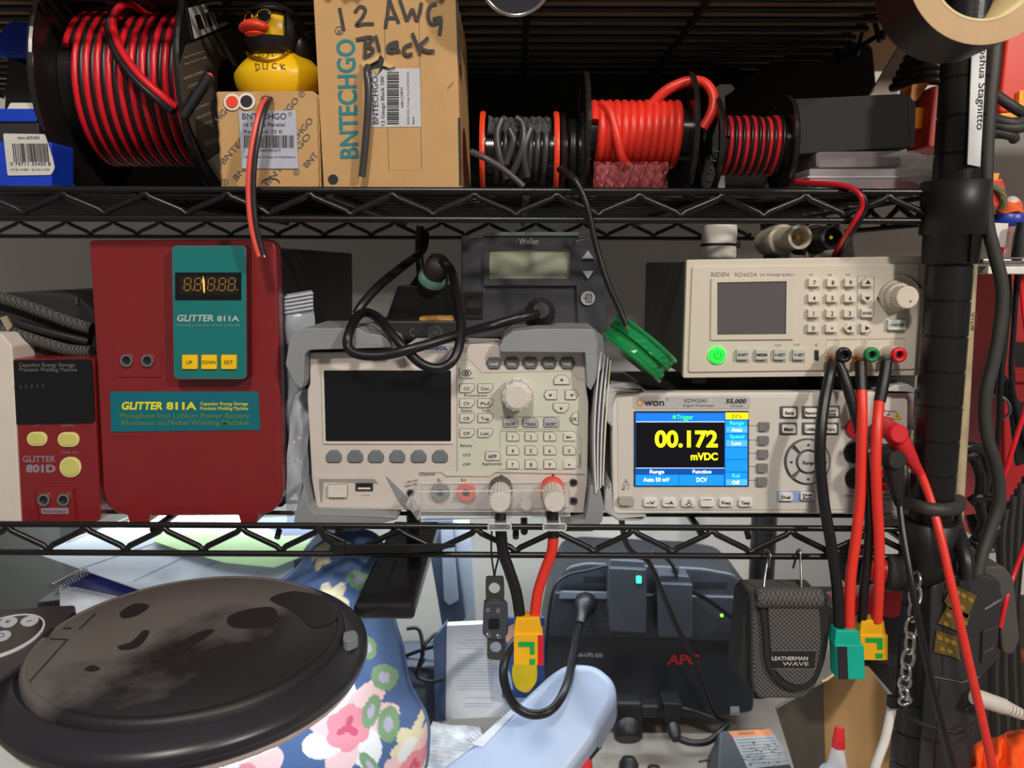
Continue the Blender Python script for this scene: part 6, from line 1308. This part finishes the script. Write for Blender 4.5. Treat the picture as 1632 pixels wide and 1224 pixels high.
for lb, pts in (('thin steel hook carrying the left side of the tool pouch', [(1226, 905, -.009), (1228, 886, -.010), (1224, 877, -.004), (1221, 880, .004), (1223, 893, -.006), (1219, 920, -.012), (1216, 950, -.02), (1214, 962, -.03)]), ('thin steel hook carrying the right side of the tool pouch', [(1264, 905, .006), (1268, 890, .004), (1271, 878, 0), (1275, 878, -.006), (1276, 895, -.009), (1277, 920, -.014), (1277, 950, -.02), (1277, 962, -.03)])):
    m = MB(); m.tube(spl([W(*p) for p in pts], 5), .0010, steel, 8); tag(m.build('hook'), lb, 'hook', 'hooks of the tool pouch')
m = MB()
# --- rolls, chain, cardboard, bottle
vr = thing('strap_roll', 'black strap roll with red core on the right end of the lower shelf', 'strap roll', W(1390, 940, .01))
sr = weave('black strap weave', (22, 22, 23), (52, 52, 54), 800)
m = MB(); m.lathe(W(1352, 900, .015), (1, .25, -.08), [(.004, 0), (.0150, .0005), (.0155, .002), (.0155, .016), (.0150, .0175), (.004, .018)], sr, 36); m.build('strap', vr)
m = MB(); m.lathe(W(1384, 905, .005), (1, -.3, -.05), [(.009, 0), (.0095, .013)], redp, 28); m.build('core', vr)
m = MB(); m.lathe(W(1412, 911, -.002), (1, -.2, -.04), [(.0085, 0), (.0128, .0004), (.0132, .002), (.0132, .013), (.0128, .0145), (.004, .015)], sr, 36); m.build('strap', vr)
m = MB(); m.prism(Pl(.09), [(1330, 958), (1442, 940), (1446, 975), (1425, 985), (1340, 972)], -.02, 0, mat('bright red plastic', (206, 40, 56), .4), 1); tag(m.build('red_tray'), 'bright red plastic corner behind the strap roll', 'plastic tray')
m = MB(); m.prism(Pl(.12), rp([(1330, 975), (1470, 975), (1470, 1062), (1360, 1062)], 3), -.06, 0, blackgloss, 1); tag(m.build('black_bin'), 'glossy black bin behind the hanging cables', 'bin')
m = MB(); m.prism(Pl(.10), rp([(1380, 1058), (1480, 1062), (1480, 1110), (1430, 1115), (1400, 1080)], 3), -.05, 0, mat('black lower bin', (26, 26, 28), .4), 1); tag(m.build('black_bin'), 'second smaller black bin just below the glossy one by the chain', 'bin')
chn = thing('chain', 'steel link chain hanging beside the front post', 'chain', W(1445, 1125, -.035))
cp = spl([W(1460, 912, -.020), W(1458, 960, -.028), W(1452, 1010, -.036), W(1446, 1060, -.036), W(1441, 1095, -.036), W(1443, 1122, -.036)], 12); Lk = 10
for i in range(Lk):
    a = cp[int(i*(len(cp)-1)/Lk)]; b = cp[min(len(cp)-1, int((i+1.32)*(len(cp)-1)/Lk))]; t = (b-a).normalized(); s_ = Vector((1, 0, 0)) if i % 2 else Vector((.25, -1, 0))
    s_ = (s_-t*s_.dot(t)).normalized(); c_ = (a+b)/2; hl = (b-a).length/2*1.12; P = []
    for j in range(18): q = 2*PI*j/18; P.append(c_+t*(hl*math.cos(q))+s_*(.0036*math.sin(q)*(1.15 if abs(math.cos(q)) < .8 else 1)))
    m = MB(); m.tube(P, .00125, chrome, 8, closed=True); m.build('link', chn)
m = MB(); m.prism(Pl(.20), [(1255, 1110), (1318, 1085), (1372, 1046), (1420, 1112), (1436, 1330), (1310, 1330)], -.004, 0, kraft); tag(m.build('cardboard_sheet'), 'brown cardboard sheet standing behind the red capped bottle', 'cardboard')
m = MB(); m.prism(Pl(.19), [(1238, 1130), (1312, 1088), (1318, 1300), (1290, 1300)], -.006, 0, mat('olive grey board', (86, 80, 70), .7)); tag(m.build('grey_board'), 'dark olive grey board left of the brown cardboard sheet', 'board')
gb = thing('glue_bottle', 'white glue bottle with red cap at the bottom edge', 'bottle', W(1325, 1260, .02))
o_ = W(1329, 1300, .03); hgt = (W(1329, 1158, .03).z-o_.z); kk = (W(1330, 1190, .03)-W(1329, 1190, .03)).length
m = MB(); m.lathe(o_, HZ, [(30*kk, -.12), (31*kk, 0), (30*kk, hgt*.42), (26*kk, hgt*.50), (17*kk, hgt*.53), (14*kk, hgt*.60), (9*kk, hgt*.80)], mat('milky bottle', (212, 214, 220), .35, sub=.2), 36); m.build('bottle', gb)
m = MB(); m.lathe(o_, HZ, [(10.5*kk, hgt*.78), (10*kk, hgt*.82), (7.5*kk, hgt*.97), (6*kk, hgt)], mat('red cap', (222, 46, 50), .4), 28); m.build('cap', gb)
free_cable('white cable hanging beside the front post at the bottom', [(1424, 1118, -.022), (1418, 1145, -.024), (1410, 1180, -.026), (1396, 1220, -.028), (1380, 1280, -.03)], .0034, white)
m = MB(); m.prism(Pl(o=(0, 0, ZB+.0005), n=HZ), [(-160, 1120), (90, 1150), (130, 1290), (-200, 1290)], 0, .001, mat('cream sheet', (206, 200, 188), .8)); tag(m.build('paper'), 'cream paper sheet lying on the bench in the bottom left corner', 'paper')
# ------------------------------------------------------------------ right edge
pw = thing('power_strip', 'black power strip block with gold circuit pieces stuck on beside the front post', 'power strip', W(1530, 1224, -.02))
pl = Pl(-.020); m = MB(); stp = mat('power strip black', (48, 48, 51), .45, var=.06)
m.prism(pl, rp([(1484, 936), (1540, 910), (1594, 924), (1598, 955), (1588, 1055), (1560, 1083), (1530, 1088), (1482, 1078)], 7), -.045, 0, stp, 3)
m.rib(pl, [(1503, 945), (1502, 1076)], 1.2, .0004, seam); m.rib(pl, [(1482, 1077), (1532, 1087), (1562, 1078)], 1.6, .0004, mat('strip seam light', (120, 116, 112), .5))
m.prism(pl, rp([(1564, 1004), (1588, 996), (1586, 1040), (1562, 1056)], 3), 0, .002, stp, 1)
m.txt(pl, 'amazonbasics', 1570, 972, 30, 5, mat('light strip print', (150, 150, 150), .5), .0006, rot=-32, bold=.02); m.txt(pl, 'SURGE', 1566, 1040, 18, 4, greyink, .0026, rot=-32); m.build('upper_block', pw)
m = MB(); m.prism(pl, rp([(1478, 1080), (1530, 1090), (1560, 1082), (1556, 1160), (1540, 1310), (1460, 1310)], 3), -.045, -.001, stp, 2); m.rib(pl, [(1499, 1085), (1484, 1310)], 1.2, -.0004, seam)
for k_ in range(4): m.flat(pl, rr(1540+4*k_, 1127-2*k_, 1542+4*k_, 1132-2*k_, .5), -.0004, greyink)
m.build('lower_block', pw)
pcb = mat('olive circuit board', (112, 92, 50), .35, .3); pad = mat('gold pad', (226, 184, 84), .25, .8)
for q, pads in (([(1518, 930), (1555, 948), (1540, 984), (1528, 978), (1510, 968), (1503, 956)], ((1524, 942), (1534, 947), (1546, 954), (1520, 958), (1532, 966))), ([(1508, 965), (1545, 979), (1532, 1012), (1524, 1004), (1493, 992)], ((1510, 978), (1524, 984), (1536, 990), (1506, 992))), ([(1491, 1004), (1524, 1014), (1529, 1052), (1520, 1046), (1487, 1038)], ((1496, 1014), (1508, 1018), (1518, 1022), (1500, 1032), (1512, 1036)))):
    m = MB(); m.prism(pl, q, .0004, .0016, pcb)
    for x, y in pads: m.prism(pl, rp([(x-5, y-4), (x+3, y-2), (x+4, y+5), (x-4, y+3)], 2), .0016, .0020, pad)
    m.build('circuit_piece', pw)
ad2 = thing('power_adapter', 'dusty grey adapter plugged into the right side of the power strip', 'adapter', W(1605, 1045, 0)); pl = Pl(-.012); m = MB(); m.prism(pl, rp([(1560, 905), (1600, 902), (1616, 922), (1626, 1020), (1615, 1044), (1598, 1042), (1590, 960)], 8), -.04, 0, mat('dusty adapter', (76, 72, 68), .7), 3); m.build('body', ad2)
us = thing('usb_plug', 'white cable plug in the right side of the power strip', 'plug', W(1600, 1130, -.02)); a, b = W(1552, 1110, -.028), W(1600, 1126, -.026)
m = MB(); m.tube([a, a.lerp(b, .15), b], [.0055, .0062, .0058], mat('warm white plug', (206, 200, 192), .45), 14); m.build('plug', us); m = MB()
for k_ in range(5): q = W(1602+6*k_, 1127+2.6*k_, -.026); m.tube([q, q+Vector((.0018, 0, -.0007))], .0052-.0003*k_, mat('warm white plug', (206, 200, 192), .45), 12)
m.tube([b, W(1660, 1150, -.024)], .0034, mat('warm white plug', (206, 200, 192), .45), 10); m.build('strain_relief', us)
oc_ = thing('orange_cloth', 'bright orange cloth heap at the lower right corner', 'cloth', W(1600, 1224, -.01)); m = MB()
G = []; n1, n2 = 26, 18
topc = [(1525, 1250), (1535, 1205), (1560, 1182), (1590, 1174), (1615, 1164), (1680, 1160)]
T_ = spl([(a, b, 0) for a, b in topc], 6)
for i, q in enumerate(T_):
    for j in range(n2): t = j/(n2-1); G.append(W(q.x+8*t, q.y+130*t, .01-.045*math.sin(t*PI/2)**.6+.005*math.sin(i*.9+t*7)+.003*math.sin(i*1.7-t*11)))
m.add(G, [(i*n2+j, i*n2+j+1, (i+1)*n2+j+1, (i+1)*n2+j) for i in range(len(T_)-1) for j in range(n2-1)], mat('orange cloth', (250, 88, 14), .75, bump=.1), True); m.build('cloth', oc_)
m = MB()
bt = mat('band black', (30, 30, 31), .5); m.tube(spl([W(1428, 1122, -.026), W(1440, 1135, -.032), W(1470, 1155, -.034), W(1500, 1164, -.036), W(1532, 1168, -.036), W(1556, 1150, -.03)], 5), .0022, bt, 8, flat=.4); m.box(W(1424, 1118, -.026), (.008, .006, .009), black, .001); tag(m.build('zip_tie'), 'black zip tie holding the power strip to the front post', 'zip tie')
# thick cables beside the post
dkc = mat('dusty black cable', (52, 50, 48), .55, var=.15)
free_cable('thick dusty black cable running down the right side of the front post', [(1590, 30, 0), (1584, 100, -.004), (1577, 170, -.006), (1572, 270, -.006), (1573, 350, -.006), (1584, 400, -.006), (1596, 450, -.006), (1596, 500, -.006), (1585, 570, -.006), (1571, 630, -.006), (1572, 690, -.006), (1589, 750, -.006), (1592, 800, -.006), (1580, 840, -.008), (1566, 880, -.012), (1558, 915, -.016)], .0045, dkc)
free_cable('thick black cable wrapped around the front post above its lower sleeve', [(1448, 800, .012), (1460, 806, -.012), (1485, 812, -.022), (1512, 812, -.020), (1528, 806, -.006), (1528, 798, .016)], .0050, dkc)
free_cable('thick glossy black cable bending into the top of the power strip', [(1520, 815, .01), (1524, 840, -.004), (1534, 870, -.018), (1540, 895, -.026), (1542, 925, -.030)], .0052, blackrub)
sk_ = thing('tan_rod', 'dirty tan rod standing along the right side of the front post', 'rod', W(1520, 880, .03)); tanr = mat('dirty tan tube', (176, 160, 128), .65, var=.25, scale=45)
m = MB(); m.tube([W(1575, 60, .035), W(1560, 250, .03), W(1547, 400, .03), W(1540, 530, .03), W(1532, 680, .03), W(1521, 870, .03), W(1512, 1020, .03)], .0052, tanr, 14); m.build('rod', sk_)
m = MB(); m.txt(Pl(.0243), 'GT238', 1549, 498, 28, 9, mat('dark stamp', (66, 58, 48), .7), 0, rot=93); m.build('stamp', sk_)
# red tools on the right
rt_ = thing('red_clamp_meter', 'bright red and orange clamp meter at the upper right edge', 'meter', W(1620, 230, .06)); pl = Pl(.07); m = MB(); rdd = mat('vermilion plastic', (214, 54, 40), .4)
m.prism(pl, rp([(1592, 180), (1604, 62), (1618, 46), (1690, 30), (1690, 195), (1630, 178)], 8), -.04, 0, rdd, 4); m.build('body', rt_)
m = MB(); m.prism(pl, rp([(1620, 146), (1627, 145), (1628, 180), (1624, 188), (1590, 190), (1590, 182), (1618, 180)], 2), 0, .004, mat('amber trim', (246, 168, 30), .4), 1); m.build('trim', rt_)
m = MB(); m.prism(Pl(.06), rp([(1582, 288), (1598, 284), (1603, 300), (1600, 325), (1582, 332)], 3), -.02, 0, rdd, 2); m.prism(Pl(.065), [(1580, 276), (1593, 276), (1586, 305), (1580, 305)], -.01, 0, mat('amber trim', (246, 168, 30), .4)); tag(m.build('clamp_tool'), 'short red and amber tool below the clamp meter', 'tool')
cl2 = thing('cable_coil', 'dark grey cable loops hanging below the red clamp meter', 'cable coil', W(1610, 215, .05))
for pts in ([(1588, 152, .05), (1605, 164, .045), (1622, 175, .045), (1640, 185, .05)], [(1586, 190, .05), (1605, 195, .045), (1622, 196, .045), (1645, 185, .05)], [(1586, 200, .05), (1606, 204, .045), (1628, 203, .045), (1650, 196, .05)], [(1586, 212, .05), (1600, 213, .047), (1612, 216, .047), (1617, 222, .05)]): cable(cl2, pts, .0040, dkc)
# jar and ledge
lg = thing('steel_ledge', 'thin steel ledge carrying the blue lidded jar at the right edge', 'ledge', W(1600, 415, .06)); z_ = W(1600, 412, .05).z
m = MB(); m.box((W(1640, 412, .07).x, .08, z_-.0022), (.095, .06, .004), steel, .001); m.box((W(1640, 412, .07).x, .075, z_-.009), (.085, .05, .006), white, .001); m.build('ledge', lg)
jr_ = thing('jar', 'clear jar with blue lid, white label and orange twine on the ledge', 'jar', W(1604, 410, .07)); kj = .67/F; o_ = Vector((W(1603, 408, .075).x, .075, z_))
m = MB(); m.lathe(o_, HZ, [(22*kj, 0), (24*kj, .001), (25*kj, .026)], clear('jar pink plastic', (206, 160, 156), .5), 32, caps=False); m.build('body', jr_)
m = MB(); m.lathe(o_, HZ, [(26*kj, .0255), (27*kj, .026), (27*kj, .0345), (26*kj, .0350), (23*kj, .0350)], mat('blue lid', (44, 62, 160), .35), 36); m.build('lid', jr_)
pj = Pl(o_.y-25.6*kj); m = MB(); m.prism(pj, [(1583, 355), (1607, 356), (1601, 394), (1579, 393)], 0, .0003, white); m.prism(pj, [(1579, 393), (1601, 394), (1599, 404), (1577, 403)], 0, .0003, mat('red label band', (206, 30, 44), .5)); m.build('label', jr_)
m = MB(); og_ = mat('orange twine', (238, 106, 50), .8)
for k_ in range(5): m.tube([o_+Vector((17*kj*math.cos(a)*(1-.08*k_), 17*kj*math.sin(a), .0365+.0016*k_+.001*math.sin(3*a+k_))) for a in [2*PI*i/20 for i in range(20)]], .0014, og_, 6, closed=True)
m.build('twine', jr_)
m = MB(); m.tube(spl([W(1580, 297, .06), W(1592, 302, .058), W(1599, 316, .058), (W(1597, 332, .062))], 5), .0028, weave('olive cord', (70, 72, 50), (150, 140, 96), 900), 10); tag(m.build('cord_loop'), 'olive paracord loop rising from the blue lidded jar', 'cord')
m = MB(); blob(m, W(1612, 328, .075), 13*kj, 13*kj, 15*kj, mat('frosted bulb', (206, 200, 196), .4)); tag(m.build('frosted_cap'), 'frosted rounded cap sticking up behind the orange twine', 'cap')
m = MB(); m.tube([W(1631, 355, .05), W(1627, 378, .05), W(1624, 410, .05)], [.0045, .0052, .0056], black, 14); tag(m.build('cable_plug'), 'black ribbed plug hanging at the right edge below the jar', 'plug')
# red crate and cables behind
rcx = thing('red_crate', 'red slotted crate standing behind the cables at the right edge', 'crate', W(1620, 880, .22)); pl = Pl(.21); m = MB(); rcm = mat('crate red', (170, 30, 34), .45)
m.prism(pl, rp([(1585, 428), (1720, 428), (1720, 880), (1592, 880)], 3), -.10, 0, rcm, 2)
for y0, y1 in ((445, 470), (545, 585), (640, 690)): m.flat(pl, rr(1618, y0, 1720, y1, 2), .0005, black)
m.prism(pl, rp([(1592, 428), (1606, 428), (1606, 880), (1598, 880)], 2), 0, .006, rcm, 1.5); m.prism(pl, rr(1612, 590, 1720, 608, 2), 0, .006, rcm, 1.5); m.build('crate', rcx)
cb3 = thing('cable_coil', 'coil of thin black cables tied with a ring behind the thick cable', 'cable coil', W(1610, 740, .08))
for k_ in range(9): cable(cb3, [(1576+2*k_, 612+3*k_, .10), (1592+3*k_, 596+5*k_, .09), (1606+3*k_, 616+6*k_, .085), (1612+4*k_, 655+5*k_, .085), (1618+5*k_, 705+2*k_, .085), (1622+5*k_, 740-2*k_, .09)], .0024, blackrub, 8)
m = MB(); m.tube(spl([W(1574, 636, .08), W(1590, 630, .076), (W(1606, 640, .075)), W(1610, 656, .076), W(1598, 668, .08)], 5), .0012, steel, 8); m.build('tie_ring', cb3)
free_cable('long thin red wire slanting down to the power strip', [(1640, 632, .03), (1622, 690, .03), (1606, 740, .03), (1592, 782, .035), (1588, 800, .05)], .0018, redwire)
free_cable('lower red wire slanting behind the dusty adapter', [(1640, 850, 0), (1618, 910, -.004), (1604, 955, -.012), (1594, 1000, -.016)], .0017, redwire)
free_cable('long thin black wire hanging from the steel ledge', [(1606, 424, .07), (1608, 480, .07), (1602, 540, .07), (1594, 620, .07), (1590, 700, .08), (1582, 760, .08)], .0024, blackrub)
free_cable('second black wire hanging from the steel ledge further right', [(1622, 424, .08), (1616, 520, .08), (1612, 600, .08), (1622, 660, .08), (1640, 720, .08)], .0022, blackrub)
free_cable('thin red wire hanging from the right end of the ledge', [(1636, 424, .06), (1628, 450, .06), (1634, 520, .06), (1650, 580, .06)], .0014, redwire)
ck = thing('cable_coil', 'tangle of black cords knotted between the tan rod and thick cable', 'cable coil', W(1555, 830, .07))
for pts in ([(1526, 745, .06), (1530, 720, .05), (1548, 712, .05), (1566, 722, .055), (1572, 750, .06), (1566, 790, .06), (1558, 810, .06)], [(1524, 800, .06), (1522, 770, .055), (1530, 735, .05), (1550, 726, .048)], [(1552, 730, .05), (1562, 760, .05), (1560, 800, .05), (1566, 830, .05), (1556, 850, .055)], [(1545, 800, .05), (1560, 792, .048), (1576, 790, .05)], [(1546, 820, .06), (1556, 850, .055), (1572, 860, .055), (1590, 840, .06)], [(1545, 858, .06), (1560, 870, .055), (1580, 866, .06)], [(1578, 700, .07), (1584, 760, .07), (1576, 830, .07), (1580, 880, .06)]): cable(ck, pts, .0040, blackrub, 10)
ck2 = thing('cable_bundle', 'bundle of dark hanging cables at the lower right edge', 'cable bundle', W(1620, 1160, .05))
for k_ in range(7): cable(ck2, [(1634-6*k_, 760+10*k_, .09), (1628-6*k_, 860, .09), (1620-4*k_, 960, .09), (1622-7*k_, 1060, .09), (1630-8*k_, 1170, .09)], .0030, dkc if k_ % 2 else blackrub, 8)
cw = thing('copper_coils', 'bright copper windings glinting behind the hanging cables, lower right', 'copper coils', W(1610, 1150, .12))
for x, y, r in ((1596, 1048, 8), (1622, 1040, 9), (1604, 1082, 8), (1626, 1122, 10), (1598, 1150, 9), (1618, 1160, 8)):
    m = MB()
    for j in range(4): m.tube([W(x+r*math.cos(a), y+r*.6*math.sin(a)+3*j, .12+.004*math.sin(a)) for a in [2*PI*i/14 for i in range(14)]], .0011, copper, 6, closed=True)
    m.build('winding', cw)
m = MB(); m.prism(Pl(.16), rp([(1575, 1000), (1720, 1000), (1720, 1330), (1575, 1330)], 3), -.08, 0, mat('dark clutter box', (44, 42, 40), .7)); tag(m.build('dark_box'), 'dark box behind the copper windings at the lower right edge', 'box')
# dark things behind the top shelf, partly added to darken the wall
m = MB(); m.prism(Pl(.30), rp([(690, 108), (1120, 96), (1230, 120), (1250, 330), (690, 330)], 10), -.07, 0, mat('charcoal fabric', (30, 29, 28), .9, var=.2, bump=.2), 4); tag(m.build('dark_fabric_backing'), 'charcoal fabric backing stretched behind the spools to darken the wall', 'bin')  # fabric partly real, extended along the back to darken the wall
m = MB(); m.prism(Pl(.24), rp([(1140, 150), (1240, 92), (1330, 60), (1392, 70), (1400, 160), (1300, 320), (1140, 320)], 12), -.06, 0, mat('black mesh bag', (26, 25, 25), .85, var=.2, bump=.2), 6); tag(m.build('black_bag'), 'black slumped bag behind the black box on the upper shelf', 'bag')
m = MB(); m.prism(Pl(.26), rp([(120, 60), (560, 60), (560, 330), (120, 330)], 8), -.10, 0, mat('dark backing plastic', (24, 22, 22), .7), 3); tag(m.build('dark_backing'), 'dark block added behind the large spool and duck to darken the wall', 'crate')  # added dark block, hides the wall that came out too bright
m = MB(); pl = Pl(.20); m.prism(pl, rp([(1136, 142), (1148, 134), (1166, 134), (1172, 142), (1160, 150), (1142, 150)], 3), -.01, 0, white, 1); m.prism(pl, [(1146, 150), (1156, 150), (1156, 330), (1146, 330)], -.006, -.002, white); tag(m.build('white_plug'), 'small white plug sticking up between the spools', 'plug')
